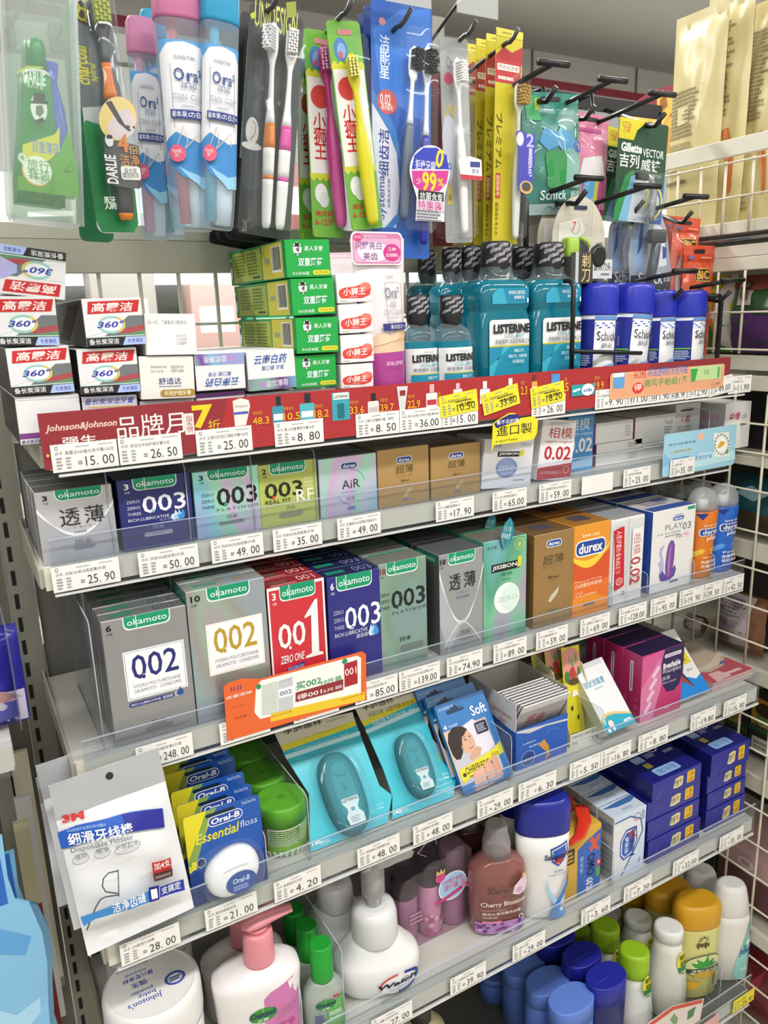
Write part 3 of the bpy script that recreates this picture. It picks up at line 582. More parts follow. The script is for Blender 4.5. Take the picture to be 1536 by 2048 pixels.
row(3,(1307,1029),(1393,1003),'massager_box','white box with blue side showing a purple massager, at the right of the third shelf',mat('#e6e4e2',.4),
    lambda W,H: [('R',.80,.945,.98,.985,'#2f9a72'),('T','loveesex',.50,.905,.68,.925,'#3f6ab0'),('R',.46,.845,.72,.895,'#3f6ab0',.003),('T','durex',.49,.855,.69,.885,WHT,1),('T','PLAY',.29,.745,.70,.815,'#8f8f96'),('T','03',.70,.715,.90,.80,'#6f6f76'),('T','丝滑 亲密按摩器',.10,.70,.66,.72,'#9a9aa2'),('S',.3,.66,.68,.69,1,'#a9a9b0'),('T','10',.57,.625,.68,.665,'#7f7f88'),('R',.71,.625,.88,.685,'#f0d6de'),('T','送赠品',.73,.64,.86,.67,'#c46080'),
     ('P',[(.22,.30),(.16,.36),(.24,.40),(.18,.47),(.20,.55),(.30,.58),(.24,.50),(.27,.42),(.30,.34),(.30,.22),(.20,.16)],'#b9b0da'),('P',[(.24,.14),(.20,.22),(.28,.26),(.34,.20),(.48,.22),(.56,.30),(.60,.24),(.56,.16),(.44,.12),(.32,.12)],'#5c50a2'),
     ('P',[(.36,.155),(.34,.30),(.35,.44),(.38,.56),(.44,.615),(.50,.605),(.54,.54),(.54,.40),(.515,.25),(.50,.15)],'#7c4a98'),('P',[(.40,.17),(.39,.34),(.42,.54),(.46,.57),(.45,.36),(.44,.17)],'#a174b8'),('R',.46,.085,.66,.11,'#6a6f96',.001)],.062,2,None,'white massager box',side='#2e50a6',top='#c9c8c6',lops=[('O',.45,.75,.3,.05,.0008,'#8fa6d8'),('T','durex',.3,.735,.62,.765,'#c6d2ee',1)],uops=lambda W,T: [('R',.02,.02,.98,.3,'#3a55a0'),('S',.2,.4,.8,.8,3,'#8a7a9a'),('R',.55,.55,.85,.8,'#5a6a9a',.002)],off=.012)
D3 = [tag(divider(3,px,py,h,.16),l,'divider','clear dividers on the third shelf') for px,py,h,l in (
    (207,1480,.125,'tall clear plastic divider left of the nearest silver box'),(1222,1240,.032,'low clear plastic divider beside the orange box'),(1292,1215,.034,'low clear plastic divider beside the white dotted box'),(1384,1190,.036,'low clear plastic divider beside the massager box'),(1424,1180,.036,'low clear plastic divider between the orange and blue gel bottles'))]
# gel bottles at the right end of the third shelf
def gel(px,pyt,wpx,y,col,label,first,c2,names):
    p = Wy(px,pyt,y); r = px_rr(px,pyt+60,y,wpx); H = p.z-zp(3); ry = r*.72
    o = empty('gel_bottle',label,'gel bottle','clear-domed gel bottles',at((p.x,y,zp(3))))
    MB().lathe([(0,r*.78,ry*.8),(.004,r*.84,ry*.85),(H*.15,r*.84,ry*.86),(H*.32,r*.80,ry*.84),(H*.50,r*.88,ry*.92),(H*.66,r*.98,ry),(H*.74,r*1.0,ry),(H*.755,r*.97,ry*.97)],mat(col,.2),36,2.2).build('bottle',o)
    MB().lathe([(H*.755,r*.97,ry*.99),(H*.80,r*.99,ry*1.0),(H*.88,r*.93,ry*.94),(H*.95,r*.70,ry*.74),(H*.985,r*.42,ry*.46),(H,r*.12,ry*.12)],mat('#f0f3f5',.15,kind='clear',alpha=.22),36,2.0).build('dome_cap',o)
    MB().lathe([(H*.755,r*.40,ry*.4),(H*.86,r*.34,ry*.36),(H*.87,r*.2,ry*.2)],mat('#cfd3d6',.3),20).build('nozzle',o)
    if first:
        pm = MB(); rd = lambda z: (lambda t: (t,t))(.84 if z < H*.2 else (.80+.0*z if z < H*.34 else .80+.2*(z-H*.34)/(H*.40)))
        P = Print(pm,wrap(r,ry,H*.76,2.5,rd,0,2.2),r*2.5,H*.76,12,.0006,.0001)
        P.run([('P',[(0,.40),(.3,.46),(.6,.42),(1,.50),(1,.40),(.6,.34),(.3,.38),(0,.32)],c2),('P',[(.05,.98),(.40,.98),(.25,.88)],'#22358a'),('T','love sex',.3,.78,.74,.82,'#f2e6da',.3),('R',.16,.64,.88,.755,'#e9eef4',.0045),('R',.19,.65,.85,.745,'#24459a',.004),('T','durex',.26,.67,.78,.73,WHT,1.2),('T','play',.38,.565,.70,.635,'#f4eef0',.8),('T',names[0],.3,.30,.7,.335,'#f2e6da',.3),('T',names[1],.26,.23,.74,.28,'#f6f0ea',.8),('T',names[2],.26,.17,.74,.22,'#f6f0ea',.8),('S',.3,.12,.7,.15,1,'#f2e6da')]); pm.build('label',o)
def px_rr(px,py,y,w): return (Wy(px+w/2,py,y).x-Wy(px-w/2,py,y).x)/2
gel(1407,974,47,.690,'#dd7a1f','orange gel bottle with clear dome cap, front at the right end of the third shelf',True,'#e6c03a',('Warming','热感润滑','按摩啫喱'))
gel(1448,966,46,.692,'#1f62c4','blue gel bottle with clear dome cap, last at the right end of the third shelf',True,'#5a9ae0',('Feel','润滑快感','情趣啫喱'))
gel(1400,960,44,.738,'#dd7a1f','orange gel bottle directly behind the front orange one',False,'',())
gel(1362,969,40,.790,'#b5651f','gel bottle behind the massager box, only its clear dome showing, right one',False,'',())
gel(1327,963,38,.826,'#b5651f','gel bottle behind the massager box, only its clear dome showing, left one',False,'',())
# ================================================================== price tickets in the rails, the brand banner and the shelf signs
PAPER = mat('#eceae7',.55); YEL = mat('#e9dc28',.5)
def ticket(k,xl,xr,price,nm,label,py=None,paper=PAPER,dz=0.,dy=0.,roll=0.,h=.0232,extra=(),group=None):
    y = SH[k][0]-.0034-dy; zb = SH[k][1]-.0015+dz
    yy = py or 1000
    # the two ends along the rail's lower edge
    def xat(px):
        lo,hi = 0.,3000.
        for _ in range(40):
            m = (lo+hi)/2
            if Wy(px,m,y).z > zb: lo = m
            else: hi = m
        return Wy(px,lo,y).x
    x0,x1 = xat(xl),xat(xr); W = x1-x0
    mb = MB(); n = 26; out = [(-W/2,0),(W/2,0),(W/2,h)]
    out += [(W/2-W*i/n,h-(.00035 if i % 2 else 0)) for i in range(1,n)] + [(-W/2,h)]
    mb.slab(out,.0003,paper); o = mb.build('price_ticket'); o.matrix_world = at(((x0+x1)/2,y,zb),0,0,roll)
    tag(o,label,'price ticket',group)
    if price is not None:
        pm = MB(); P = Print(pm,flat(W,h),W,h,base=.00006,step=.00002)
        cw = .0046/W; big = max(.30,1-.0275/W)
        ops = [('T','品名',.06,.62,min(.17,.06+.0055/W),.74,'#666'),('T',nm,.20,.60,min(.20+.0028*len(nm)/W,.93),.74,'#555'),('S',.36,.82,.60,.90,1,'#aaa'),('S',.70,.84,.96,.91,1,'#aaa'),
               ('R',.06,.80,.06+.0024/W,.93,'#666'),('R',.06+.0005/W,.825,.06+.0019/W,.905,'#eee'),('S',.06,.08,.15,.55,4,'#999'),('S',.20,.08,.28,.55,4,'#a5a5a5'),('T',price,big,.13,.92 if W > .03 else .97,.48,'#3c3c3e'),('S',big-.006/W,.2,big-.002/W,.36,2,'#777'),('R',big,.06,.93,.068,'#999')]
        P.run(ops+list(extra)); pm.build('lettering',o)
    return o
CODE = {1: 'toothpaste shelf',2: 'second shelf',3: 'third shelf',4: 'fourth shelf',5: 'fifth shelf',6: 'lowest shelf'}
def _tick(k,xl,xr,price,nm,where,**kw): return ticket(k,xl,xr,price,nm,f'white {price} ticket in the {CODE[k]} rail, {where}',**kw)
for a in ((1,107,241,'15. 00','高露洁360备长炭牙膏120克','first from the left end'),(1,238.6,366,'26. 50','舒适达多效护理牙膏70克','second from the left end'),(1,395,506,'25. 00','云南白药益口清新牙膏100克','below the big yellow 7'),(1,551,648,'8. 80','黑人双重薄荷牙膏90克','below two bottles'),(1,713,799,'8. 50','小狮王木糖醇牙膏（草莓）','below the green card picture'),
          (1,800,884,'36.00','皓乐齿亮白净色牙膏(薄荷味)','below the tube picture'),(1,885,956,'15. 00','李施德林漱口水','under the leftmost yellow slip'),(1,1063,1130,'26. 00','李施德林漱口水','under the rightmost yellow slip'),(1,1190,1250,'9. 90','舒适剃须泡','at the left of the peach notice'),(1,1251,1298,'11.00','吉列威锋刀架','below the peach notice'),
          (1,1299,1341,'11.90','舒适女士剃刀','below the middle of the peach notice'),(1,1342,1368,'8.9','旋转刀头','narrow, below the peach notice'),(1,1369,1417,'12.90','比克剃须刀','below the green coupon picture'),(1,1456,1501,'11.90','比克剃须刀2片','last at the right end'),
          (2,108,242,'25. 90','冈本OK新冰感透薄3片装','under the silver white box'),(2,280,399,'50. 00','冈本003超润滑3片装','under the navy box'),(2,425,528,'49. 00','冈本003白金超薄3片装','under the shimmering box'),(2,548,645,'35. 00','冈本003贴身超薄2片装','under the lime box'),(2,676,762,'49. 00','杜蕾斯AiR至薄幻隐装3片','under the pearly box'),
          (2,872,948,'17. 90','杜蕾斯超薄装3片','under the gold boxes'),(2,985,1053,'65.00','杰士邦零感超薄3片','under the white ball box'),(2,1078,1142,'59. 00','相模原创0.02标准2片','under the red and white box'),(2,1246,1300,'25. 00','慢严舒柠清喉利咽','right of the blank card'),
          (3,276,388,'248. 00','冈本002超润滑6片装','under the navy-numbered box'),(3,442,541,'248.00','冈本002超薄10片装','under the orange promotion card'),(3,588,678,'99.00','冈本001超润滑3片装','below the promotion card'),(3,711,796,'85.00','冈本003超润滑6片','under the deep blue box'),(3,799,880,'139.00','冈本003白金超薄10片','under the grey green box'),(3,894,965,'74.90','冈本透薄10片','under the crossing-curve box'),
          (3,987,1053,'89. 00','杰士邦零感清薄10片','under the mint box'),(3,1072,1135,'59. 00','杜蕾斯超薄12片','under the tall gold box'),(3,1160,1219,'69. 00','杜蕾斯凸点螺纹12片','under the orange box'),(3,1237,1292,'128.00','相模0.02 6片','under the dotted box'),(3,1300,1352,'95. 00','杜蕾斯按摩器','under the massager box'),(3,1358,1403,'19. 90','杜蕾斯润滑液','first of the joined three'),(3,1403.4,1440,'39. 50','杜蕾斯热感','middle of the joined three'),(3,1440.4,1486,'42. 50','杜蕾斯快感','last of the joined three'),
          (4,244,362,'28. 00','3M细滑牙线棒','under the floss pick bag'),(4,413,516,'21. 00','欧乐B微蜡牙线','under the floss cards'),(4,550,643,'4. 20','美丽雅双头牙签','under the toothpick jars'),(4,716,800,'48. 00','李施德林口腔喷雾冰蓝','under the first mouth spray'),(4,827,905,'48. 00','李施德林口腔喷雾','under the second mouth spray'),(4,955,1026,'29. 00','安耳悠耳塞','under the earplug cards'),
          (4,1037,1112,'6. 30','邦迪创可贴','under the plaster box'),(4,1139,1200,'5. 50','创可贴','under the yellow plaster sachets'),(4,1201,1261,'16. 80','碘伏消毒液','under the leaning white box'),(4,1276,1335,'8. 80','透气创口贴','under the magenta boxes'),(4,1380,1430,'19.80','创可贴','under the blue and white box'),(4,1446,1491,'16. 80','一次性内裤','last at the right end'),
          (5,744,825,'27. 00','威露士泡沫洗手液','under the foam pump'),(5,901,972,'39. 90','卡尚樱花旅行套装','under the clear travel set'),(5,1025,1090,'29. 00','樱花沐浴露','under the cherry body wash'),(5,1162,1220,'3. 60','奥妙洗衣皂','under the yellow soap'),(5,1247,1302,'7. 30','舒肤佳香皂','under the white soap carton'),(5,1345,1396,'32.00','儿童口罩','under the left blue stack'),(5,1438,1485,'35. 00','成人口罩','under the right blue stack')):
    _tick(*a)
ticket(1,1419,1464,'49.00','吉列锋隐','crumpled white price ticket overlapping its neighbour at the right banner corner',dz=.0015,dy=.0006,roll=-.10)
ticket(2,1163,1225,None,'','blank white card in the second shelf rail')
ticket(2,1339,1388,'35. 00','金嗓子喉片','white 35. 00 price ticket stuck on the blue notice',dz=.003,dy=.0032)
ticket(6,1465,1507,'29. 90','强生牛奶沐浴露','yellow price ticket at the right end of the lowest shelf rail',paper=YEL,dz=.004)
for (xl,xr,lb,pr,r) in ((882,957,'yellow reduced price slip left of the other two','10.50',.10),(968,1041,'yellow reduced price slip slanting in the middle of three','33.60',.19),(1063,1130,'yellow reduced price slip right of the other two','18.20',.12)):
    ticket(1,xl,xr,pr,'李施德林漱口水促销',lb,paper=YEL,dz=.0125,dy=.0007,roll=-r,extra=[('T',pr+'0',.50,.33,.84,.50,'#222'),('R',.42,.41,.92,.425,'#222'),('S',.4,.55,.9,.63,1,'#333')])

class Board:
    def __init__(s,name,y,x0,x1,z0,z1,m,label,cat,t=.0004,r=0.,mw=None):
        s.y,s.x0,s.z0,s.W,s.H = y,x0,z0,x1-x0,z1-z0
        mb = MB(); mb.slab(rrect(-s.W/2,0,s.W/2,s.H,r) if r else [(-s.W/2,0),(s.W/2,0),(s.W/2,s.H),(-s.W/2,s.H)],t,m)
        s.o = mb.build(name); s.o.matrix_world = at(((x0+x1)/2,y,z0)); tag(s.o,label,cat)
        s.pm = MB(); s.P = Print(s.pm,flat(s.W,s.H),s.W,s.H,base=.00006,step=.00002)
    def uv(s,px,py):
        p = Wy(px,py,s.y); return (p.x-s.x0)/s.W,(p.z-s.z0)/s.H
    def T(s,txt,xl,yb,xr,yt,c,bold=0,shear=0,rot=0):
        """text from its lower left corner (xl, yb) to its upper right corner (xr, yt) in the photo"""
        a,b = s.uv(xl,yb),s.uv(xr,yt); s.P.run([('T',txt,a[0],a[1],b[0],b[1],c,bold,shear,rot)])
    def Q(s,pts,c): s.P.run([('P',[s.uv(*q) for q in pts],c)])
    def B(s,xl,yb,xr,yt,c,r=0):
        a,b = s.uv(xl,yb),s.uv(xr,yt); s.P.run([('R',a[0],a[1],b[0],b[1],c,r)])
    def E(s,cx,cy,rx,ry,c):
        a,b,d = s.uv(cx,cy),s.uv(cx+rx,cy),s.uv(cx,cy-ry); s.P.run([('E',a[0],a[1],abs(b[0]-a[0]),abs(d[1]-a[1]),c)])
    def done(s,name='lettering'): s.pm.build(name,s.o); return s.o
_y = SH[1][0]-.0026
_a = Wy(73,822,_y); _b = Wy(1462,713,_y)
bn = Board('banner',_y,_a.x,_b.x,SH[1][1]+.0015,SH[1][1]+.0478,mat('#8c2730',.42),'long dark red brand month banner along the toothpaste shelf edge','banner')
bn.Q([(430,905),(455,797),(1300,725),(1300,800)],'#a82d31')
bn.T('Johnson&Johnson',91,868,233,838,'#e9c9bd',1,.25); bn.T('强生',126,893,192,868,'#e8e2dc',2)
bn.T('品牌月',236,878,366,822,'#efe9e6',0); bn.B(371,870,386,826,'#e9dfda'); bn.T('指\n定\n品\n项',374,866,384,830,'#9a2b34')
bn.T('7',387,858,424,808,'#e8c92a',2); bn.T('折',417,862,440,838,'#e8b42a',0)
bn.Q([(465,802),(480,796),(497,800),(500,812),(492,850),(470,853)],'#e4dfd8'); bn.B(468,830,496,822,'#4a5ab0'); bn.T('Aveeno',470,816,495,808,'#7a5a50')
def icon_bottle(x,y0,y1,w,c,cap='#1d2a33',lab='#e8efee'):
    bn.B(x,y0,x+w,y1+(y0-y1)*.32,c,.0015); bn.B(x+w*.30,y1+(y0-y1)*.33,x+w*.70,y1,cap); bn.B(x+w*.08,y0-(y0-y1)*.18,x+w*.92,y0-(y0-y1)*.42,lab)
icon_bottle(546,852,792,21,'#3f8fa6'); icon_bottle(601,846,786,27,'#4fb0bd')
bn.B(665,842,698,783,'#3c9cae',.001); bn.B(666,800,697,784,'#e6e3dc'); bn.T('LISTERINE',668,797,695,789,'#2a2a2e',1); bn.B(675,838,688,806,'#1f6a78',.002)
icon_bottle(736,833,786,21,'#dcd8d4','#222226','#c9b2b0'); bn.Q([(793,773),(815,772),(809,822),(799,823)],'#cfd3d6'); bn.B(799,792,810,780,'#8a2c2c')
icon_bottle(852,820,768,22,'#e9dfe0','#e2a8ac','#b8383e'); icon_bottle(906,800,766,18,'#efd6dc','#e8b8c4'); icon_bottle(959,808,762,20,'#eddfe4','#efe6ea','#e0b8c8'); icon_bottle(1010,800,756,20,'#e6e4d8','#eeeae2','#9cc0a0')
icon_bottle(1062,790,749,12,'#dca04a','#5a4030'); bn.B(1101,775,1119,747,'#4f8fd0'); bn.B(1103,772,1117,765,'#dfe8f0')
for (x0,x1,yb,t) in ((505,537,850,'48.3'),(567,599,841,'10.5'),(628,656,836,'18.2'),(699,727,829,'33.6'),(760,786,824,'39.7'),(814,839,817,'22.9'),(875,884,812,'1'),(1040,1053,790,'2.3'),(1128,1136,783,'5'),(1187,1206,780,'19.9')):
    bn.T(t,x0,yb,x1,yb-18,'#e6a82c',.8); bn.T('特价',x0,yb-19,x0+(x1-x0)*.6,yb-29,'#d89a3a')
bn.B(1141,793,1188,766,'#2f9aa4'); bn.E(1174,779,12,12,'#eef4f2'); bn.T('ob',1165,784,1183,775,'#2b64b0',1.5); bn.Q([(1143,781),(1158,776),(1160,779),(1146,785)],'#dfeeee')
bn.B(1217,800,1448,727,'#e8b08a',.004); bn.B(1219,797,1446,730,'#e0a27c',.004)
bn.B(1224,778,1248,744,'#5f9cd0'); bn.B(1225,755,1247,745,'#eef0f2'); bn.T('买2包',1265,758,1292,738,'#c43a3e',.8); bn.T('邦迪透明防水创可贴',1294,754,1374,730,'#3f73c0',.6)
bn.E(1274,776,11,11,'#cf3a3c'); bn.T('得',1266,782,1282,767,'#f4e9e0',.8); bn.T('清风手帕纸1条',1285,775,1374,751,'#3c9a58',.6)
bn.B(1379,762,1441,729,'#b9d79a'); bn.Q([(1380,764),(1380,738),(1394,737),(1388,762)],'#37a04a'); bn.T('兑奖',1405,750,1416,738,'#3f7a4a'); bn.B(1432,755,1438,733,'#58a868')
bn.E(95,911,3,3,'#c9c436'); bn.done()

# blue notice, yellow leaf sign, teal tags, orange promotion card
_y = SH[2][0]-.0048
_a = Wy(1325,935,_y); _b = Wy(1473,862,_y)
sg = Board('shelf_notice',_y,_a.x,_b.x,SH[2][1]+.003,SH[2][1]+.060,mat('#9ccbe0',.5),'pale blue printed notice with a round figure, at the right end of the second shelf','notice',r=.004)
sg.Q([(1325,934),(1330,905),(1345,930)],'#7fb9d8'); sg.Q([(1380,938),(1400,905),(1470,902),(1470,918)],'#b9dde8')
sg.T('有点不好意思哈',1337,893,1392,880,'#3f62b0',.8); sg.T('上面很刺激',1338,908,1383,896,'#b9a03a',1.5); sg.T('还是防护套',1390,921,1424,907,'#4f7fc4',.5); sg.T('上海市公安提醒',1337,922,1378,911,'#4f7fc4')
sg.E(1402,873,6,8,'#e8b9a0'); sg.Q([(1427,867),(1458,864),(1458,912),(1429,914)],'#e9ece6'); sg.E(1443,889,10,14,'#f2f4f0'); sg.Q([(1435,893),(1441,882),(1451,884),(1446,891),(1437,897)],'#dba53a'); sg.E(1454,903,3,5,'#5aa04a'); sg.T('上海公安 网安防护',1443,926,1467,922,'#3a4a5a')
for i in range(18):
    a = R(20*i); sg.E(1443+13.5*math.cos(a),889+20*math.sin(a),1.3,2.2,'#7a7a76')
sg.done()
_y = SH[1][0]-.0052
def leafsign():
    pts = [(983,905),(985,866),(986,848),(992,842),(1018,826),(1030,826),(1041,836),(1068,832),(1076,842),(1074,866),(1068,878),(1060,880),(1036,884),(988,890)]
    q = [Wy(a,b,_y) for a,b in pts]; x0 = min(p.x for p in q); x1 = max(p.x for p in q); z0 = min(p.z for p in q); z1 = max(p.z for p in q)
    b = Board('shelf_sign',_y,x0,x1,z0,z1,mat('#e6d92c',.45),'yellow leaf-shaped import sign standing above the white ball box','sign')
    me = MB(); me.slab([(p.x-(x0+x1)/2,p.z-z0) for p in q],.0004,mat('#e6d92c',.45)); tmp = me.build('shelf_sign_sheet'); b.o.data = tmp.data; bpy.data.objects.remove(tmp)
    b.Q([(988,848),(996,841),(1018,829),(1034,828),(1041,836),(1035,842),(1012,850),(992,856)],'#2c2f78'); b.T('看不见的薄',993,850,1037,836,'#f0f0ee',.6); b.T('進口製',993,874,1064,844,'#2a2a22',.4); b.T('SURATTANI',991,886,1034,876,'#3a3a2a'); return b.done()
leafsign()
_y = SH[3][0]-.004
_a = Wy(447,1450,_y); _b = Wy(732,1310,_y)
def promo():
    pts = [(452,1452),(447,1374),(457,1366),(486,1357),(520,1358),(724,1303),(732,1308),(733,1398),(700,1410),(545,1442)]
    q = [Wy(a,b,_y) for a,b in pts]; x0 = min(p.x for p in q); x1 = max(p.x for p in q); z0 = SH[3][1]+.002; z1 = max(p.z for p in q)
    q[0].z = q[-1].z = q[-2].z = q[-3].z = z0
    b = Board('promotion_card',_y,x0,x1,z0,z1,mat('#e0642c',.45),'orange bordered promotion card reading buy 002 get 001 in front of the third shelf','card')
    me = MB(); me.slab([(p.x-(x0+x1)/2,p.z-z0) for p in q],.0004,mat('#e0642c',.45)); tmp = me.build('promotion_card_sheet'); b.o.data = tmp.data; bpy.data.objects.remove(tmp)
    b.Q([(522,1361),(714,1311),(722,1316),(722,1388),(520,1438),(509,1425),(512,1374)],'#efeeea')
    b.Q([(541,1444),(541,1426),(730,1383),(730,1399)],'#e6c22f'); b.T('特价248元/盒',543,1436,584,1420,'#c23030',.5); b.T('特价99元/盒',682,1402,728,1385,'#c23030',.5)
    b.T('11.11',461,1384,483,1369,'#3a2f8a',1.5,.2); b.T('优惠活动',452,1400,503,1380,'#f6efe2',1.2); b.B(459,1418,494,1408,'#7a5a3a',.001); b.B(460,1417,493,1409,'#e0742f',.001); b.T('活动日期',463,1416,490,1410,'#5a3a2a'); b.T('2019/10/23',458,1428,498,1417,'#5a3a2a'); b.T('11/19',470,1440,492,1428,'#5a3a2a')
    b.Q([(524,1371),(554,1362),(556,1424),(524,1431)],'#c9cfc8'); b.B(526,1371,548,1365,'#1d8a66'); b.T('002',528,1402,549,1393,'#cfc9a0')
    b.Q([(556,1362),(585,1353),(586,1416),(558,1424)],'#c2c5cc'); b.B(560,1364,580,1358,'#1d8a66'); b.B(558,1397,585,1371,'#eef0f2'); b.T('002',560,1392,583,1377,'#3a3a80',.5)
    b.T('买002',592,1381,642,1352,'#24905c',1); b.T('10片装',643,1370,683,1349,'#24905c',.3); b.Q([(591,1404),(591,1385),(686,1358),(686,1379)],'#8c2f36'); b.T('得001',594,1401,643,1376,'#f2eae6',1); b.T('3片装',646,1386,684,1368,'#f0e4e0',.2)
    b.Q([(688,1328),(714,1319),(715,1366),(689,1374)],'#a8242e'); b.B(690,1327,709,1321,'#1d8a66'); b.T('001',690,1352,712,1332,'#f2e6e6',.4)
    b.E(517,1373,5,5,'#24905c'); b.E(689,1322,5,5,'#24905c'); return b.done()
promo()
# teal leaf tags standing on top of the mint box
def leaf(px,py,H,yaw,roll,label,y):
    p = Wy(px,py,y); L = [(0,0),(.30,.22),(.40,.45),(.38,.68),(.28,.84),(.02,1.0),(-.22,.82),(-.34,.62),(-.36,.42),(-.24,.2)]
    mb = MB(); mb.slab([(a*H*.62,b*H) for a,b in L],.0004,mat('#1d8090',.4)); o = mb.build('leaf_tag'); o.matrix_world = at(p,0,yaw,roll); tag(o,label,'tag')
    pm = MB(); W = .8*H*.62; P = Print(pm,flat(W,H),W,H,base=.0001)
    sc = [(.5+a*.78*.9,.04+b*.92) for a,b in L]
    P.line(sc,.0005,'#7fc4cc',True); P.text('不止于薄',.2,.55,.76,.72,'#bfe4e6',0,.0); P.text('纯净自然',.12,.34,.80,.52,'#d8f0f0',.5); pm.build('lettering',o)
    MB().tube([(0,-.0008,H*.02),(-.006,-.002,H*.3),(-.004,-.002,H*.7)],.0006,mat('#e4ecec',.15,kind='clear',alpha=.4),5).build('clear_stalk',o)
    return o
leaf(1007,1100,.038,0,.24,'teal leaf-shaped tag on the mint box, in front',SH[3][0]+.006)
leaf(975,1080,.034,0,.22,'teal leaf-shaped tag behind the first one',SH[3][0]+.055)
# ================================================================== toothpaste shelf
def quad(y,z,lean,TL,TR,BL):
    """a face through the line (y, z) leaning back, from three of its corners in the photo: matrix (bottom centre), width, height"""
    a,b,c = (Wlean(q[0],q[1],y,z,lean) for q in (TL,TR,BL))
    up = Vector((0,math.sin(lean),math.cos(lean)))
    d = a-c; w = d.dot(up); H = d.length; roll = math.atan2(d.x,w); W = (b-a).length
    ax = Vector((math.cos(roll),0,0)) - up*math.sin(roll)
    o = c + ax*(W/2)
    return at(o,lean,0,roll),W,H
def quadrest(k,lean,TL,TR,BL,ymin=None,T=.0014):
    """as quad, with the lower edge resting on the plate of shelf k"""
    z = zp(k)+.0004+T*math.sin(lean); ymin = ymin or yf(k)+.006
    y = max(ymin,Wz(BL[0],BL[1],z).y); mw,W,H = quad(y,z,lean,TL,TR,BL)
    roll = abs(math.asin(max(-1,min(1,(mw.to_3x3() @ Vector((1,0,0))).z)))); dz = mw.translation.z-math.sin(roll)*W/2-z
    if dz < 0:
        up = mw.to_3x3() @ Vector((0,0,1)); s = -dz/up.z; mw = Matrix.Translation(up*s) @ mw; H -= s
    return mw,W,H
Z1 = zp(1)
def ends360(W,H):
    return [('P',[(.30,.20),(1,.20),(1,.62),(.75,.62),(.55,.42)],'#6f7377'),('P',[(.52,.26),(1,.22),(1,.42),(.7,.36)],'#a44a50'),('P',[(.6,.22),(1,.20),(1,.30)],'#5f8a66'),('P',[(0,.2),(0,.62),(.62,.62),(.48,.42),(.3,.3)],'#dedee2'),
            ('P',[(.07,.68),(.92,.70),(.97,.95),(.10,.94)],'#c4282e'),('T','高露洁',.14,.72,.86,.91,'#f3ece8',2.5,.2),('O',.45,.44,.215,.165,.0016,'#8fc6c0'),('O',.45,.44,.215,.165,.0016,'#d8c25a',-60,60),('E',.45,.44,.19,.14,'#e2e8ec'),('T','360°',.20,.38,.66,.52,'#3434a0',1.5,.25),
            ('R',0,.0,1,.185,'#26262a'),('R',0,.185,1,.205,'#c6e2d2'),('T','备长炭深洁',.04,.035,.54,.155,'#e9e9ec',1),('P',[(.60,.0),(.66,.17),(1,.17),(1,0)],'#a9bdf0'),('T','冬青薄荷',.69,.035,.95,.13,'#4a4f9a',.8)]
def rot180(ops):
    o = []
    for q in ops:
        k,a = q[0],list(q[1:])
        if k == 'R': a[:4] = [1-a[2],1-a[3],1-a[0],1-a[1]]
        elif k == 'E': a[:2] = [1-a[0],1-a[1]]
        elif k == 'O':
            a[:2] = [1-a[0],1-a[1]]
            if len(a) > 6: a[6] += 180; a[7] += 180
        elif k in 'PL': a[0] = [(1-u,1-v) for u,v in a[0]]
        elif k == 'T':
            a[1:5] = [1-a[3],1-a[4],1-a[1],1-a[2]]
            a += [0,0,0][len(a)-6:]; a[8] = 180
        elif k == 'S': a[:4] = [1-a[2],1-a[3],1-a[0],1-a[1]]
        o.append((k,*a))
    return o
def flap(name,label,y,TL,TR,BL,col,ops,T=.155,group=None,**kw):
    mw,W,H = quad(y,Z1,0,TL,TR,BL)
    zz = mw.translation.z-abs(math.sin(mw.to_euler().y))*W/2
    if zz < Z1+.0002: H -= Z1+.0002-zz; mw = Matrix.Translation((0,0,Z1+.0002-zz)) @ mw
    T = min(T,YB-.004-y)
    return carton(name,label,'toothpaste box',mw,W,H,T,col,ops(W,H) if callable(ops) else ops,group=group,**kw)
WCARD = mat('#e4e4e6',.35); SIDE = mat('#232326',.3)
flap('toothpaste_box','white and charcoal 360 toothpaste box turned upside down on top of the left pile',.695,(0,487),(131,490),(0,586),WCARD,lambda W,H: rot180(ends360(W,H))+[('P',[(0,.30),(.25,.45),(.25,.62),(0,.75)],holo('#9fd8b0',.9,.3,.4))],side=SIDE)
flap('toothpaste_box','white and charcoal 360 toothpaste box, far left in the second layer',.694,(-17,592),(109,590),(-5,692),WCARD,ends360,side=SIDE)
flap('toothpaste_box','white and charcoal 360 toothpaste box pulled forward with its black side showing',.686,(162,598),(281,594),(175,694),WCARD,ends360,side=SIDE,lops=[('P',[(.0,.1),(.5,.9),(.9,.9),(.4,.1)],'#8a3f3f'),('L',[(.1,.2),(.3,.6),(.35,.9)],.0015,'#8d8d92')])
flap('toothpaste_box','white and charcoal 360 toothpaste box, left one in the third layer',.695,(10,697),(137,694),(25,792),WCARD,ends360,side=SIDE)
flap('toothpaste_box','white and charcoal 360 toothpaste box under the forward one, beside the cream box',.692,(152,699),(272,696),(163,790),WCARD,ends360,side=SIDE)
flap('toothpaste_box','blank white toothpaste box end at the bottom left behind the banner',.697,(29,795),(158,793),(42,892),WCARD,lambda W,H: [('R',0,.12,1,.24,'#7a3f86'),('T','备长炭牙膏',.02,.02,.34,.10,'#4a4f9a',1,.3),('L',[(.02,.93),(.98,.93)],.0004,'#b9b9bd')],side=SIDE)
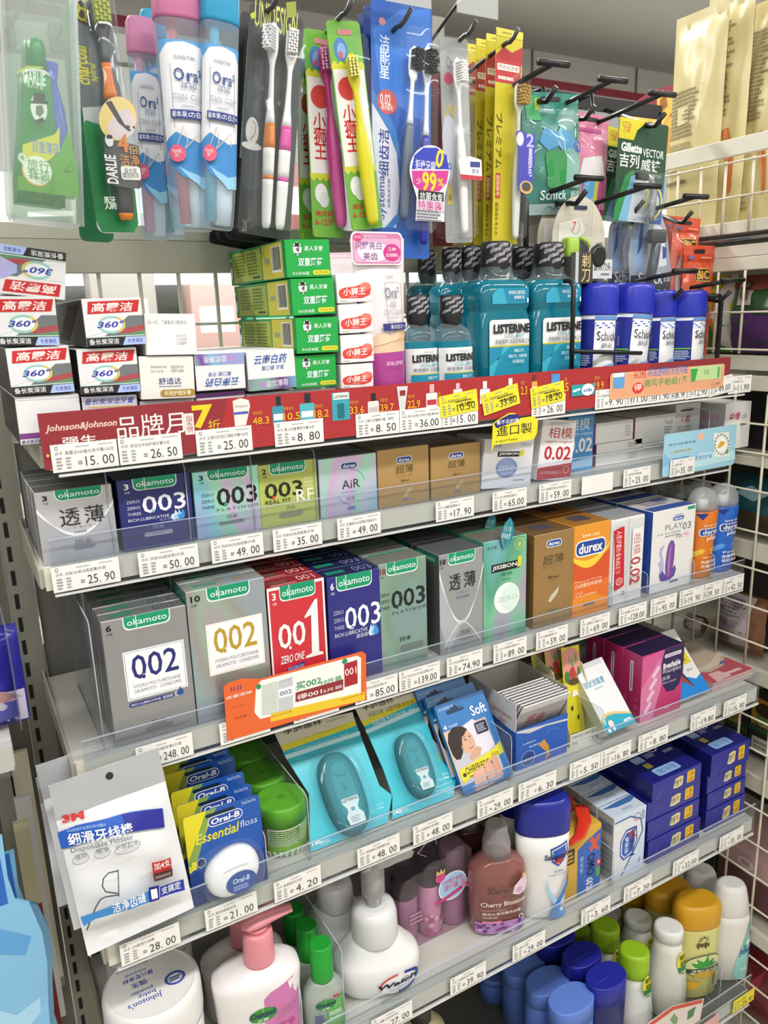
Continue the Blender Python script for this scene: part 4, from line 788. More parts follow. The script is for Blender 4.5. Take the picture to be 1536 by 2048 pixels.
flap('toothpaste_box','white toothpaste box end with blue slanting letters behind the banner, bottom layer',.697,(163,794),(274,792),(172,888),mat('#cfd0de',.35),lambda W,H: [('T','备长炭深洁牙膏',.05,.80,.95,.95,'#4a50a8',1.2,.3),('R',.1,.72,.9,.75,'#d8b25a')],side=SIDE)
flap('toothpaste_box','plain white toothpaste box end with faint numbers, leaning above the cream box',.690,(287,627),(389,619),(293,711),mat('#eceae8',.4),lambda W,H: [('T','扫一扫，了解更多口腔资讯',.07,.74,.82,.84,'#8a8aa0'),('T','01915',.60,.43,.80,.50,'#9a9aa2'),('T','17309',.60,.34,.80,.41,'#9a9aa2'),('T','12089',.60,.25,.80,.32,'#9a9aa2')])
flap('toothpaste_box','white box reading in navy characters above a gold strip, behind the banner',.692,(277,713),(386,706),(283,800),mat('#e6e3de',.4),lambda W,H: [('T','预期使用日期:',.20,.72,.50,.78,'#8a8a90'),('T','生产批号:',.20,.62,.44,.68,'#8a8a90'),('T','20210714',.57,.71,.80,.78,'#6a6a70'),('T','19071603',.57,.62,.80,.69,'#6a6a70'),('T','舒适达',.33,.34,.75,.50,'#2e3a86',.6),('S',.34,.28,.76,.32,1,'#8088b0'),('R',.35,.05,1,.22,'#a98a3c',.003),('T','多效护理牙膏',.42,.08,.92,.19,'#f3ecd8',.8)])
flap('toothpaste_box','white toothpaste box under the navy-lettered one, mostly behind the banner',.698,(280,803),(388,799),(287,880),WCARD,[('R',.0,.93,1,.95,'#c9c9cc')])
YB_ = lambda W,H: [('R',0,0,1,.30,holo('#7d4a9a',.6,.35,.1)),('T','益优薄荷',.36,.07,.82,.24,'#e4d9ea',.8),('E',.27,.15,.06,.08,'#b58ac6'),('T','云南白药',.14,.66,.84,.90,'#2f56a8',1.4,.3),('T','重口健 牙膏',.28,.50,.76,.62,'#5f78b8',.6,.2)]
flap('toothpaste_box','white and violet toothpaste box turned upside down, right of the cream box',.692,(388,709),(487,699),(394,783),WCARD,lambda W,H: rot180([('R',0,0,1,.31,holo('#8a4fb0',.8,.35,.45))]+YB_(W,H)[1:]),side='#5b3a7a')
flap('toothpaste_box','white and violet toothpaste box right way up beside the green stack',.691,(492,704),(588,697),(499,783),WCARD,YB_,side='#c9c6d0')
flap('toothpaste_box','violet-edged toothpaste box below the upside-down one, mostly behind the banner',.698,(392,789),(489,786),(399,862),WCARD,[('R',0,.88,1,1,'#7d4a9a')])
flap('toothpaste_box','white toothpaste box below the upright violet one, mostly behind the banner',.698,(494,789),(586,785),(500,858),WCARD,[('R',0,.93,1,1,'#d2d0d8')])
def man(u,v,w,h):
    return [('E',u,v,w,h,'#eef0ea'),('P',[(u-w*.55,v+h*.40),(u-w*.5,v+h*.92),(u+w*.5,v+h*.92),(u+w*.55,v+h*.40)],'#1c241f'),('P',[(u-w*.95,v+h*.30),(u-w*.9,v+h*.44),(u+w*.95,v+h*.44),(u+w,v+h*.30)],'#1c241f'),('P',[(u-w*.4,v-h*.1),(u+w*.1,v+h*.22),(u+w*.5,v+h*.22),(u+w*.35,v-h*.5),(u+w*.1,v-h*.55)],'#5d645f'),('P',[(u-w*.6,v-h*.62),(u,v-h*.75),(u+w*.6,v-h*.62),(u+w*.6,v-h*.95),(u,v-h*.80),(u-w*.6,v-h*.95)],'#1c241f')]
def darlie(W,H): return man(.27,.76,.095,.17)+[('T','黑人牙膏',.42,.70,.84,.83,'#eef4ee',.6,.1),('T','双重薄荷',.26,.30,.82,.52,'#e6f2fa',1.6,.1),('T','净含量:',.12,.07,.34,.15,'#dfeee0'),('T','90克',.34,.06,.50,.16,'#eef6ee',1),('R',.58,.06,.97,.19,'#d8d23a',.002),('T','双倍清凉薄荷',.62,.09,.94,.16,'#8a8f2a')]
def barc(u0,v0,u1,v1):
    rr = random.Random(3); o = [('R',u0-.01,v0-.06,u1+.01,v1+.03,'#d9d9c4')]; x = u0
    while x < u1-.002:
        w = rr.choice((.003,.006,.009))*(u1-u0)/.11; o.append(('R',x,v0,min(x+w,u1),v1,'#222')); x += w+rr.choice((.004,.006))*(u1-u0)/.11
    return o
dside = lambda T,H: [('R',.0,.0,1,1,'#15803f'),('R',.06,.06,.60,.93,'#93a03a'),('R',.62,.03,.96,.97,'#b9b03a'),('S',.10,.22,.32,.88,7,'#56702c'),('S',.35,.22,.57,.88,7,'#56702c')]+[('T','双重薄荷',.66,.45,.75,.60,'#6f8aa0',.5)]+barc(.79,.25,.93,.86)+[('E',.03,.5,.022,.34,'#cfd6cc'),('E',.03,.62,.014,.12,'#1c241f'),('S',.44,.10,.58,.2,1,'#2c3a1c')]
DG = mat('#15a044',.32)
for i,(TL,TR,BL,y,w) in enumerate((((568,479),(658,476),(574,556),.700,'top'),((580,558),(667,554),(586,632),.692,'second'),((590,636),(675,632),(594,708),.688,'third'),((589,712),(671,707),(593,778),.692,'bottom'))):
    flap('toothpaste_box',f'green and yellow mint toothpaste box, {w} of the stack of four',y,TL,TR,BL,DG,darlie,side=mat('#15803f',.3),lops=dside(.155,.05),group='green toothpaste boxes in a stack',top='#14893c')
lionp = lambda W,H: [('P',[(.04,.30),(.10,.16),(.7,.12),(.92,.22),(.97,.45),(.9,.62),(.75,.62),(.5,.54),(.2,.52),(.06,.44)],'#d6463c'),('E',.80,.52,.16,.14,'#e07a6c'),('T','小狮王',.16,.24,.80,.50,'#f6f0ee',2,.1),('S',.34,.17,.62,.21,1,'#eec6c0'),('S',.05,.05,.3,.1,1,'#a9a9ac')]
for i,(TL,TR,BL,w) in enumerate((((671,548),(742,545),(676,607),'top'),((676,610),(744,607),(680,668),'second'),((680,671),(746,668),(683,727),'third'),((681,730),(746,727),(683,778),'bottom'))):
    flap('toothpaste_box',f'small white children\'s toothpaste box with red swoosh, {w} of the stack of four',.692,TL,TR,BL,mat('#ece9e8',.38),lionp,T=.11,group='small white toothpaste boxes in a stack')
# squeeze tubes standing on their caps
def ora_tube(label,px,pyt,y,wt,lab=True):
    p = Wy(px,pyt,y); H = p.z-Z1-.012; x = Wy(px,640,y).x
    o = empty('toothpaste_tube',label,'toothpaste tube',None,at((x,y,Z1),0,0,-.03))
    rad = lambda z: (wt*(.64+.36*min(1,z/H)),max(.0012,.017*(1-(z/H)**1.6)))
    mb = MB(); prof = [(.012+H*i/24,*rad(H*i/24)) for i in range(25)]
    mb.lathe(prof,mat('#e6dcde',.22),40,2.2)
    for i,f in enumerate(mb.f):
        z = sum(mb.v[j][2] for j in f)/len(f)
        if z < .012+H*.30: mb.m[i] = mb.mi(mat('#a8408e',.22))
        elif z < .012+H*.37: mb.m[i] = mb.mi(mat('#e0bfa0',.22))
        elif z > .012+H*.955: mb.m[i] = mb.mi(mat('#dcbcc8',.3))
    mb.build('tube_body',o)
    MB().lathe([(0,wt*.5,.013),(.003,wt*.55,.014),(.012,wt*.58,.0155)],mat('#e8e4e4',.3),32).build('cap',o)
    if lab:
        pm = MB(); sf = lambda u,v,l: (lambda r: (r[0]*(u-.5)*1.8,-r[1]*math.sqrt(max(0,1-abs((u-.5)*1.8)**2.2))-l-.0004,.012+v*H))(rad(v*H))
        P = Print(pm,sf,wt*1.7,H,10,.0003,.00012)
        P.run([('P',[(.0,.37),(.25,.42),(.6,.40),(1,.5),(1,.38),(0,.33)],'#e2c4a4'),('T','SUNSTAR',.56,.755,.74,.775,'#9a9aa8'),('L',[(.52,.73),(.92,.73),(.92,.40),(.52,.40),(.52,.73)],.0005,'#8a86a0'),('T','Ora²',.50,.63,.84,.70,'#5d6b8c',.2),('T','me',.60,.575,.74,.61,'#8a93a8'),('T','STAIN CLEAR',.40,.53,.88,.56,'#9a98a4'),('S',.5,.50,.76,.515,1,'#b9b4bc'),
               ('R',.34,.43,1.0,.475,'#2e2f74'),('T','来の白さへ',.52,.437,.94,.468,'#e8e8f2',.6),('L',[(.70,.36),(.78,.41),(.80,.38),(.76,.36),(.9,.38),(1,.42)],.0008,'#c9a46a'),('T','NATURAL LEAF MINT',.30,.21,.78,.235,'#e8cfe2')]); pm.build('lettering',o)
        # card sticker on the crimp
        q0 = Wy(702,530,y-.006); q1 = Wy(803,465,y-.006)
        sw,shh = q1.x-q0.x,q1.z-q0.z
        mb = MB(); mb.slab(rrect(-sw/2,0,sw/2,shh,.006),.0004,mat('#e9dfe4',.4)); s = mb.build('sticker',o); s.matrix_parent_inverse = o.matrix_world.inverted(); s.matrix_world = at(((q0.x+q1.x)/2,y-.0075,q0.z))
        pm = MB(); P = Print(pm,flat(sw,shh),sw,shh); P.run([('R',.03,.04,.97,.95,'#c97aa4',.005),('R',.05,.08,.95,.80,'#d9a4c4',.003),('E',.42,.40,.30,.30,'#ecdbe6'),('E',.13,.82,.085,.12,'#c43a70'),('T','配方升级',.07,.78,.19,.88,'#f4e4ec'),('T','重现自然亮白',.25,.82,.68,.90,'#f2dcea'),('T','闪耀亮白',.08,.46,.58,.70,'#7a4a94',.8),('T','美齿',.22,.14,.50,.38,'#7a4a94',.8),('E',.78,.38,.17,.26,'#c43a86'),('T','三种',.70,.42,.86,.54,'#f6e6f0',.6),('T','去渍微粒',.66,.24,.90,.36,'#f6e6f0',.4)]); pm.build('lettering',s)
    return o
ora_tube('white and magenta toothpaste tube with pink sticker card, standing on its cap',768,478,.715,.0315)
ora_tube('pale pink toothpaste tube behind the stickered one, only its crimp showing',697,505,.770,.026,False)

# mouthwash bottles
def listerine(name,label,px,pyt,y,wpx,big=True,group=None,lab=True):
    pt = Wy(px,pyt,y); x = pt.x; H = pt.z-Z1; a = Wy(px-wpx/2,pyt+60,y); b = Wy(px+wpx/2,pyt+60,y); rx = (b.x-a.x)/2; ry = rx*(.62 if big else .80)
    o = empty(name,label,'mouthwash',group,at((x,y,Z1)))
    C = mat('#dfeef2',.06,kind='clear',alpha=.10); LQ = mat('#0f7f98',.12,kind='liquid',alpha=.30); E = 5.0 if big else 2.6
    if big:
        prof = [(0,.90,.90),(.012,.97,.97),(.03,1,1),(.52,1,1),(.545,.95,.93),(.565,.95,.93),(.585,1,1),(.715,1,1),(.755,.80,.82)]
        cap0,neck = .84,(.60,.62)
        top = [(.755,.80,.82),(.775,.55,.75),(.80,.44,.66),(.84,.44,.66)]
    else:
        prof = [(0,.92,.92),(.015,1,1),(.58,1,1)]
        cap0 = .80
        top = [(.58,1,1),(.64,.96,.96),(.69,.80,.80),(.72,.56,.56),(.745,.44,.46),(.80,.44,.46)]
    MB().lathe([(z*H,rx*u,ry*v) for z,u,v in prof],LQ,48,E).build('liquid_body',o)
    MB().lathe([(z*H,rx*u,ry*v) for z,u,v in top],C,48,3.2 if big else 2.2,caps=(False,False)).build('bottle_neck',o)
    cr = rx*.46 if big else rx*.60; cry = ry*.72 if big else ry*.66; cr = cry = (cr+cry)/2
    MB().lathe([(cap0*H-.012,cr*.72,cr*.72),(cap0*H,cr*.98,cr*.98),(cap0*H+.004,cr,cr),(H-.002,cr*.97,cr*.97),(H,cr*.90,cr*.90)],mat('#2b2a30',.28,.2),40).build('cap',o)
    cp = MB(); ch = H*(1-cap0); P = Print(cp,wrap(cr*1.0,cr*1.0,ch-.004,2.6,None,cap0*H+.002),cr*2.6,ch-.004,9,.0005,.0001)
    for i in range(4):
        for j in range(4):
            u = .0+.32*j-(.10*i); v = .06+.23*i
            if 0 <= u and u+.26 < 1.0:
                P.l += .0001; V,F,A = glyphs('LISTERINE',1.4,.2)
                cp.add([P.surf(u+.27*q,min(.97,v+.16*q+.15*w),P.l) for q,w in V],F,ink('#c9c7ce'))
    cp.build('seal_lettering',o)
    if lab:
        pm = MB(); fl = lambda u,v,l: ((u-.5)*rx*2,-ry*(1-abs((u-.5)*2)**E)**(1/E)-l-.0004 if abs(u-.5) < .4999 else 0,v*H)
        P = Print(pm,fl,rx*2,H,14,.0003,.00008)
        if big:
            P.run([('P',[(.20,.60),(.92,.60),(.92,.70),(.30,.70),(.20,.66)],'#1e86a8'),('P',[(.20,.60),(.48,.60),(.40,.70),(.30,.70),(.20,.66)],'#3aa4c2'),('T','有助全口腔清洁',.50,.66,.82,.685,'#e8f4f8',.6),('T','感劲酷爽口感',.60,.63,.80,.652,'#e8f4f8',.6),('R',.86,.605,.90,.635,'#dfe8ea',.001),
                   ('R',.14,.07,.93,.50,'#e9eaec',.004),('R',.14,.07,.93,.33,'#1f8fae'),('P',[(.14,.07),(.40,.33),(.55,.33),(.14,.2)],'#3fb0c8'),('R',.14,.325,.93,.335,'#d6c83a'),('T','MOUTHWASH',.50,.478,.70,.486,'#8f9aa2'),('T','LISTERINE',.20,.412,.91,.472,'#1e1e24',2.2),('T','COOL MINT',.40,.383,.78,.405,'#3a9cb4',.4),('T','李施德林 冰蓝劲爽漱口水',.22,.345,.90,.374,'#3a4a52',.5),
                   ('T','清新口气',.57,.285,.76,.308,'#dff0f4',.4),('T','预防口气、牙龈问题',.46,.25,.82,.272,'#dff0f4',.4),('T','及牙菌斑形成',.53,.215,.76,.238,'#dff0f4',.4),('T','净含量250毫升',.24,.09,.52,.115,'#e8f4f8',.6),('R',.84,.09,.89,.125,'#dfe8ea',.001)])
        else:
            P.run([('R',.02,.0,.98,.52,'#e2e4e6'),('T','MOUTHWASH',.42,.48,.70,.492,'#8f9aa2'),('T','LISTERINE',.12,.395,.95,.465,'#1e1e24',2.2),('T','COOL MINT',.30,.355,.86,.382,'#3a9cb4',.4),('T','李施德林 冰蓝劲爽',.12,.31,.95,.342,'#3a4a52',.5),('R',.08,.0,.98,.285,'#1f8fae'),('R',.08,.283,.98,.292,'#d6c83a'),('T','清新口气',.48,.235,.78,.265,'#dff0f4',.4),('T','预防口气、牙龈问题',.30,.185,.92,.215,'#dff0f4',.4)])
        pm.build('lettering',o)
    return o
listerine('mouthwash_bottle','small teal mouthwash bottle beside the pink tube, half hidden by it',833,590,.722,68,False,'small mouthwash bottles')
listerine('mouthwash_bottle','small teal mouthwash bottle in front of the larger ones, left of the big pair',901,590,.715,70,False,'small mouthwash bottles')
listerine('mouthwash_bottle','large teal mouthwash bottle, left of the front pair',991,484,.742,104,True,'large mouthwash bottles')
listerine('mouthwash_bottle','large teal mouthwash bottle, right of the front pair beside the shaving foam',1097,486,.742,100,True,'large mouthwash bottles')
listerine('mouthwash_bottle','large teal mouthwash bottle at the back, directly behind the small left one',853,501,.838,68,True,'large mouthwash bottles',False)
listerine('mouthwash_bottle','large teal mouthwash bottle at the back, behind the small right one',902,496,.785,70,True,'large mouthwash bottles',False)
listerine('mouthwash_bottle','large teal mouthwash bottle tucked behind the left bottle of the front pair',942,492,.778,72,True,'large mouthwash bottles',False)
listerine('mouthwash_bottle','large teal mouthwash bottle tucked behind the right bottle of the front pair',1046,494,.800,76,True,'large mouthwash bottles',False)

# shaving foam cans
def foam(px,pyt,y,wpx,roll,turn,label):
    pt = Wy(px,pyt,y); a = Wy(px-wpx/2,pyt+60,y); b = Wy(px+wpx/2,pyt+60,y); r = (b.x-a.x)/2; H = pt.z-Z1
    o = empty('shaving_foam_can',label,'shaving foam','blue-capped shaving foam cans',at((pt.x-math.sin(roll)*H,y,Z1),0,0,roll))
    MB().lathe([(0,r*.93,r*.93),(.003,r*.97,r*.97),(.70*H,r*.97,r*.97)],mat('#e6e7ea',.25,.1),40).build('can',o)
    MB().lathe([(.70*H,r,r),(.715*H,r*1.01,r*1.01),(.95*H,r*.99,r*.99),(.985*H,r*.95,r*.95),(H,r*.86,r*.86)],mat('#2330ae',.28),40).build('cap',o)
    pm = MB(); sf0 = wrap(r*.97,r*.97,H,2*math.pi); sf = lambda u,v,l: sf0((u+turn) % 1 if False else u+turn,v,l+.0003)
    P = Print(pm,sf,2*math.pi*r,H,40,.0002,.00008)
    nv = '#1f2b8e'
    P.run([('R',.60,.02,.74,.66,nv),('R',.26,.02,.40,.66,nv),('R',.26,.02,.74,.16,'#2b52b4'),('P',[(.40,.15),(.5,.22),(.60,.24),(.60,.15)],'#7fb4e2'),('R',.40,.655,.60,.69,'#5f90d0'),('T','Schick',.42,.46,.585,.545,'#2a2a34',.5),('R',.43,.455,.58,.459,'#2a2a34'),('T','舒适',.455,.385,.545,.435,'#2a2a34',.3),
           ('R',.61,.33,.73,.345,'#6fbf3a'),('R',.27,.33,.39,.345,'#6fbf3a'),('R',.61,.19,.73,.20,'#6fbf3a'),('S',.615,.21,.72,.32,5,'#b9c6e8'),('S',.28,.21,.385,.32,5,'#b9c6e8'),('P',[(.62,.0+.03),(.70,.03),(.68,.10),(.63,.10)],'#6fbf3a'),('P',[(.27,.03),(.33,.03),(.36,.09),(.29,.10)],'#6fbf3a'),('T','剃须泡',.625,.40,.715,.50,'#dfe6f4',.6)]
          +[('E',.40+.02*i,.62-.02*(i % 3),.012,.007,'#3a5fb8') for i in range(10)])
    pm.build('lettering',o); return o
foam(1197,568,.7285,60,.03,-.035,'blue-capped white shaving foam can, leftmost of the four')
foam(1268,568,.7345,60,.085,-.012,'blue-capped white shaving foam can tilting right, second of the four')
foam(1316,581,.757,52,.0,.0,'blue-capped white shaving foam can, third and half hidden')
foam(1371,582,.748,57,.0,.03,'blue-capped white shaving foam can, rightmost beside the orange razors')
# ================================================================== fourth shelf: reclined cards, bags and small boxes
class Face:
    """prints on a plane at mw (origin bottom centre, x along, z up the face), laid out from their places in the photo"""
    def __init__(s,o,mw,W,H,fn=None,fine=0,base=.00012,step=.00003):
        s.o,s.W,s.H,s.pm = o,W,H,MB(); s.inv = mw.inverted(); s.P = Print(s.pm,fn or flat(W,H),W,H,fine,base,step)
        s.e = s.inv @ EYE
    def uv(s,px,py):
        q = s.inv @ (EYE+ray(px,py)); d = q-s.e; t = -s.e.y/d.y; p = s.e+d*t
        return p.x/s.W+.5,max(.003,p.z/s.H)
    def loc(s,px,py): u,v = s.uv(px,py); return (u-.5)*s.W,v*s.H
    def T(s,txt,xl,yb,xr,yt,c,bold=0,shear=0,rot=0):
        a,b = s.uv(xl,yb),s.uv(xr,yt); s.P.run([('T',txt,a[0],a[1],b[0],b[1],c,bold,shear,rot)])
    def T3(s,txt,LL,LR,UL,c,bold=0,shear=0):
        """text on a slanting line: lower left, lower right and upper left corners in the photo"""
        if any(ord(ch) > 0x2e80 for ch in txt): bold = min(bold*.5,.8)
        V,F,asp = glyphs(txt,bold,shear); a,b,d = (Vector(s.uv(*q)) for q in (LL,LR,UL)); s.P.l += s.P.step+.0004
        s.pm.add([s.P.surf(*(a+(b-a)*x+(d-a)*y),s.P.l) for x,y in V],F,ink(c))
    def Q(s,pts,c): s.P.run([('P',[s.uv(*q) for q in pts],c)])
    def B(s,xl,yb,xr,yt,c,r=0):
        a,b = s.uv(xl,yb),s.uv(xr,yt); s.P.run([('R',a[0],a[1],b[0],b[1],c,r)])
    def E(s,cx,cy,rx,ry,c):
        a,b,d = s.uv(cx,cy),s.uv(cx+rx,cy),s.uv(cx,cy-ry); s.P.run([('E',a[0],a[1],abs(b[0]-a[0]),abs(d[1]-a[1]),c)])
    def run(s,ops): s.P.run(ops)
    def done(s,name='lettering',parent=None): return s.pm.build(name,parent or s.o)
Z4 = zp(4)
def pouch(W,H,T,m,seal_b=.04,seal_t=.1,nx=20,nz=26,wr=.0006,seed=1,back=True):
    """a filled flat bag: front bulges to -y, back to +y; returns builder and its front surface"""
    rr = random.Random(seed); ph = [rr.uniform(0,6) for _ in range(6)]
    def bul(u,v):
        a = max(0,min(1,(v-seal_b)/(1-seal_b-seal_t))); k = (math.sin(math.pi*a)**.55 if 0 < a < 1 else 0)*(math.sin(math.pi*min(1,max(0,u)))**.6 if 0 < u < 1 else 0)
        w = wr*(math.sin(9*u+14*v+ph[0])+math.sin(23*u-11*v+ph[1])*.6+math.sin(31*v+5*u+ph[2])*.5)
        return k*T/2+w*(.3+k)
    mb = MB(); vs = []; fs = []
    for s in (-1,1) if back else (-1,):
        o = len(vs)
        for j in range(nz+1):
            for i in range(nx+1):
                u,v = i/nx,j/nz; vs.append(((u-.5)*W,s*bul(u,v)+ (0 if s < 0 else .0006),v*H))
        for j in range(nz):
            for i in range(nx):
                a = o+j*(nx+1)+i; q = (a,a+1,a+nx+2,a+nx+1); fs.append(q if s < 0 else q[::-1])
    mb.add(vs,fs,m,True)
    return mb,(lambda u,v,l: ((u-.5)*W,-bul(u,v)-l-.0003,v*H))
# ---- floss pick bags
def pickbag(mw,W,H,label,full):
    o = empty('floss_pick_bag',label,'floss pick bag',None,mw)
    mb,sf = pouch(W,H,.022,mat('#d9dbdd',.2,0,.5,.3),.10,.22,wr=.0010,seed=4)
    mb.build('bag',o)
    f = Face(o,mw,W,H,sf,30,.0004,.0003)
    f.run([('R',.0,.80,1,1,mat('#a6a8ac',.25)),('E',.52,.94,.035,.022,'#26282c')])
    if full:
        f.T3('3M',(124,1645),(168,1634),(122,1630),'#c02a26',2.5)
        f.Q([(114,1664),(150,1647),(200,1634),(260,1618),(322,1612),(326,1650),(290,1650),(200,1668),(122,1697)],'#2358b4'); f.Q([(240,1623),(322,1612),(326,1650),(250,1656)],'#23268c')
        f.T3('SGS检测不含塑化剂/双酚A',(133,1661),(208,1644),(132,1655),'#a8c8ec',.3); f.T3('细滑牙线棒',(137,1687),(264,1658),(131,1664),'#f0f2f6',1.6)
        f.T3('Disposable Flosser',(141,1703),(262,1669),(138,1691),'#5a5c66',.3); f.T3('强韧',(147,1714),(171,1706),(146,1704),'#55575f',.3); f.T3('细滑',(188,1699),(212,1691),(187,1689),'#55575f',.3); f.T3('不易起毛',(225,1690),(271,1675),(223,1681),'#55575f',.3)
        for a in ((158,1709,15),(199,1694,14),(248,1682,26)): u,v = f.uv(a[0],a[1]); f.run([('O',u,v,.068 if a[2] < 20 else .115,.026,.0005,'#7a7c84')])
        f.Q([(295,1712),(334,1704),(338,1738),(300,1746)],'#b52e30'); f.T3('加4支',(301,1727),(334,1719),(298,1713),'#f2e8e8',1); f.Q([(299,1734),(337,1725),(338,1740),(301,1749)],'#3a2a2c'); f.T3('附赠便携盒',(303,1744),(334,1736),(302,1738),'#c9a0a0',.2)
        pts = [(230,1727),(210,1731),(200,1742),(198,1756),(204,1766),(228,1770),(230,1773),(205,1776),(194,1782),(186,1800),(178,1825),(170,1850)]
        f.run([('L',[f.uv(*q) for q in pts],.0011,'#3a3c42')]); f.run([('L',[f.uv(*q) for q in ((229,1724),(230,1776))],.0009,'#4a4c52')])
        f.Q([(157,1824),(200,1802),(290,1766),(291,1790),(240,1806),(186,1824),(164,1842)],'#3f86c8'); f.T3('洁净齿缝',(220,1811),(285,1788),(216,1790),'#f0f4fa',1.2); f.Q([(288,1759),(308,1754),(311,1784),(291,1790)],'#23268c'); f.T3('1',(295,1783),(307,1780),(292,1763),'#f4f4f8',2.5); f.Q([(310,1757),(358,1745),(362,1768),(311,1780)],'#2a3aa0'); f.T3('支搞定',(314,1774),(353,1763),(312,1758),'#f0f2f8',1)
    f.done(); return o
mw,W,H = quad(.607,Z4+.002,R(15),(96,1572),(318,1508),(176,1912))
pickbag(mw,W,H,'clear white floss pick bag with blue band, at the left end of the fourth shelf',True)
pickbag(Matrix.Translation((-.006,.032,.004)) @ mw,W,H,'floss pick bag behind the front one, mostly hidden',False)
pickbag(Matrix.Translation((-.014,.066,.004)) @ mw @ Matrix.Rotation(.05,4,'Y'),W,H*.80,'floss pick bag at the back under the third shelf',False)
# ---- floss cards
def flosscard(mw,W,H,label,first):
    o = empty('floss_card',label,'dental floss','dental floss cards fanned on the fourth shelf',mw)
    mb = MB(); mb.slab(rrect(-W/2,0,W/2,H,.004),.0006,mat('#1f52a4',.3)); mb.build('card',o)
    pm = MB(); P = Print(pm,flat(W,H),W,H)
    P.run([('P',[(.0,.97),(.02,1),(.40,1),(.18,.62),(.08,.42),(0,.36)],'#d8cb2a'),('P',[(.0,.45),(.10,.45),(.30,.86),(.44,1),(.30,1),(.12,.7),(0,.5)],'#7f9a4a'),('R',.0,.0,1,.38,'#1b3f8a'),
           ('R',.28,.915,.66,.955,'#12233f',.0018),('R',.30,.80,.76,.915,WHT,.006),('R',.31,.808,.75,.907,'#23489c',.0055),('T','Oral-B',.34,.825,.72,.89,WHT,1.4,.15),('T','Essential',.12,.66,.70,.77,'#d8d23a',.8,.25),('T','floss',.71,.69,.94,.765,'#c3d2ee',0,.1),('T','Waxed Dental Floss',.76,.935,.95,.975,'#b9cbe8'),('R',.04,.40,.10,.49,'#d8d23a'),('O',.16,.455,.055,.05,.0008,'#b9b9c4'),('E',.16,.455,.045,.04,'#333a55')])
    pm.build('lettering',o)
    cx,cz,rx,rz = .02*W,.285*H,.36*W,.25*H
    mb = MB(); mb.lathe([(0,rx,rz),(.006,rx*1.0,rz*1.0),(.011,rx*.93,rz*.93),(.0145,rx*.78,rz*.78),(.0165,rx*.5,rz*.5),(.017,rx*.1,rz*.1)],mat('#e9e9ea',.25),44,2.2,Matrix.Translation((cx,-.0002,cz)) @ Matrix.Rotation(R(90),4,'X') @ Matrix.Rotation(R(18),4,'Z'))
    d = mb.build('floss_container',o)
    pm = MB(); fl = lambda u,v,l: (cx+(u-.5)*.5*W,-.0172-.0004-l,cz+(v-.62)*.36*H)
    P = Print(pm,fl,.5*W,.36*H,base=0); P.run([('E',.62,.40,.40,.34,'#28498f'),('T','Oral-B',.40,.40,.84,.56,'#c9d6ee',.8,.15),('S',.4,.18,.84,.34,2,'#8fa6d0'),('L',[(.2,.86),(.5,.92),(.85,.90)],.0006,'#b9b9bd')]); pm.build('lettering',d)
    mb = MB(); mb.lathe([(0,rx*1.14,rz*1.16),(.012,rx*1.13,rz*1.15),(.019,rx*1.0,rz*1.02),(.0205,rx*.8,rz*.8)],BLIS,36,3,Matrix.Translation((cx,-.0004,cz)) @ Matrix.Rotation(R(90),4,'X'),caps=(False,True)); mb.build('blister',o)
    return o
mw,W,H = quadrest(4,R(7),(365,1637),(517,1586),(388,1818))
c0 = flosscard(mw,W,H,'blue and yellow floss card, frontmost of the fan',True)
zt = (mw @ Vector((0,0,H))).z
for i,(TL,nm) in enumerate((((353,1615),'second from the front'),((341,1587),'third from the front'),((327,1552),'fourth from the front'),((318,1535),'fifth from the front'),((309,1515),'rearmost, under the third shelf'))):
    p = Wz(TL[0],TL[1],zt); d = p-(mw @ Vector((-W/2,0,H)))
    copy_thing(c0,Matrix.Translation((d.x,max(d.y,.0215*(i+1)),0)) @ mw,f'blue and yellow floss card, {nm} of the fan')
# ---- toothpick jars
def pickjar(px,py,y,r,label):
    p = Wy(px,py,y); H = p.z-Z4
    o = empty('toothpick_jar',label,'toothpick jar','green-capped toothpick jars',at((p.x,y,Z4)))
    MB().lathe([(0,r*.93,r*.93),(.004,r,r),(H*.60,r,r)],mat('#e8efe6',.1,kind='clear',alpha=.10),36).build('jar',o)
    mb = MB(); rr = random.Random(5)
    for i in range(70):
        a = rr.uniform(0,6.28); q = r*.9*math.sqrt(rr.random()) if i > 34 else r*.90; x,yy = q*math.cos(a),q*math.sin(a)
        mb.tube([(x,yy,.004),(x*.97+rr.uniform(-.002,.002),yy*.97,H*.57)],.0011,mat('#c9ad78',.6),5)
    mb.build('toothpicks',o)
    MB().lathe([(H*.60,r*1.0,r*1.0),(H*.605,r*1.05,r*1.05),(H*.965,r*1.05,r*1.05),(H*.99,r*1.01,r*1.01),(H,r*.94,r*.94)],mat('#5aa22c',.38),44).build('cap',o)
    mb = MB(); mb.lathe([(0,.0042,.0042),(.0006,.004,.004)],mat('#4c8f26',.4),18,2,Matrix.Translation((0,-r*.05,H))); mb.build('pick_hole',o)
    pm = MB(); P = Print(pm,wrap(r,r,H*.6,3.4),r*3.4,H*.6,16,.0006,.0001)
    P.run([('R',.20,.06,.98,.98,'#dfe6d6'),('R',.20,.06,.98,.40,'#7fae4a'),('R',.64,.40,.98,.98,'#9cc069'),('E',.82,.45,.09,.10,'#5aa22c'),('S',.24,.42,.62,.96,7,'#5d8a3c')]+[('R',.22,.44+.075*i,.62,.475+.075*i,'#6da043') for i in range(7)]+[('S',.24,.45+.075*i,.6,.475+.075*i,1,'#e6eede') for i in range(7)]+[('E',.24+.06*(i % 12),.10+.07*(i//12),.018,.022,'#dfe6d6') for i in range(48)])
    pm.build('label',o); return o
pickjar(561,1592,.670,.0247,'green-capped toothpick jar, frontmost of the row')
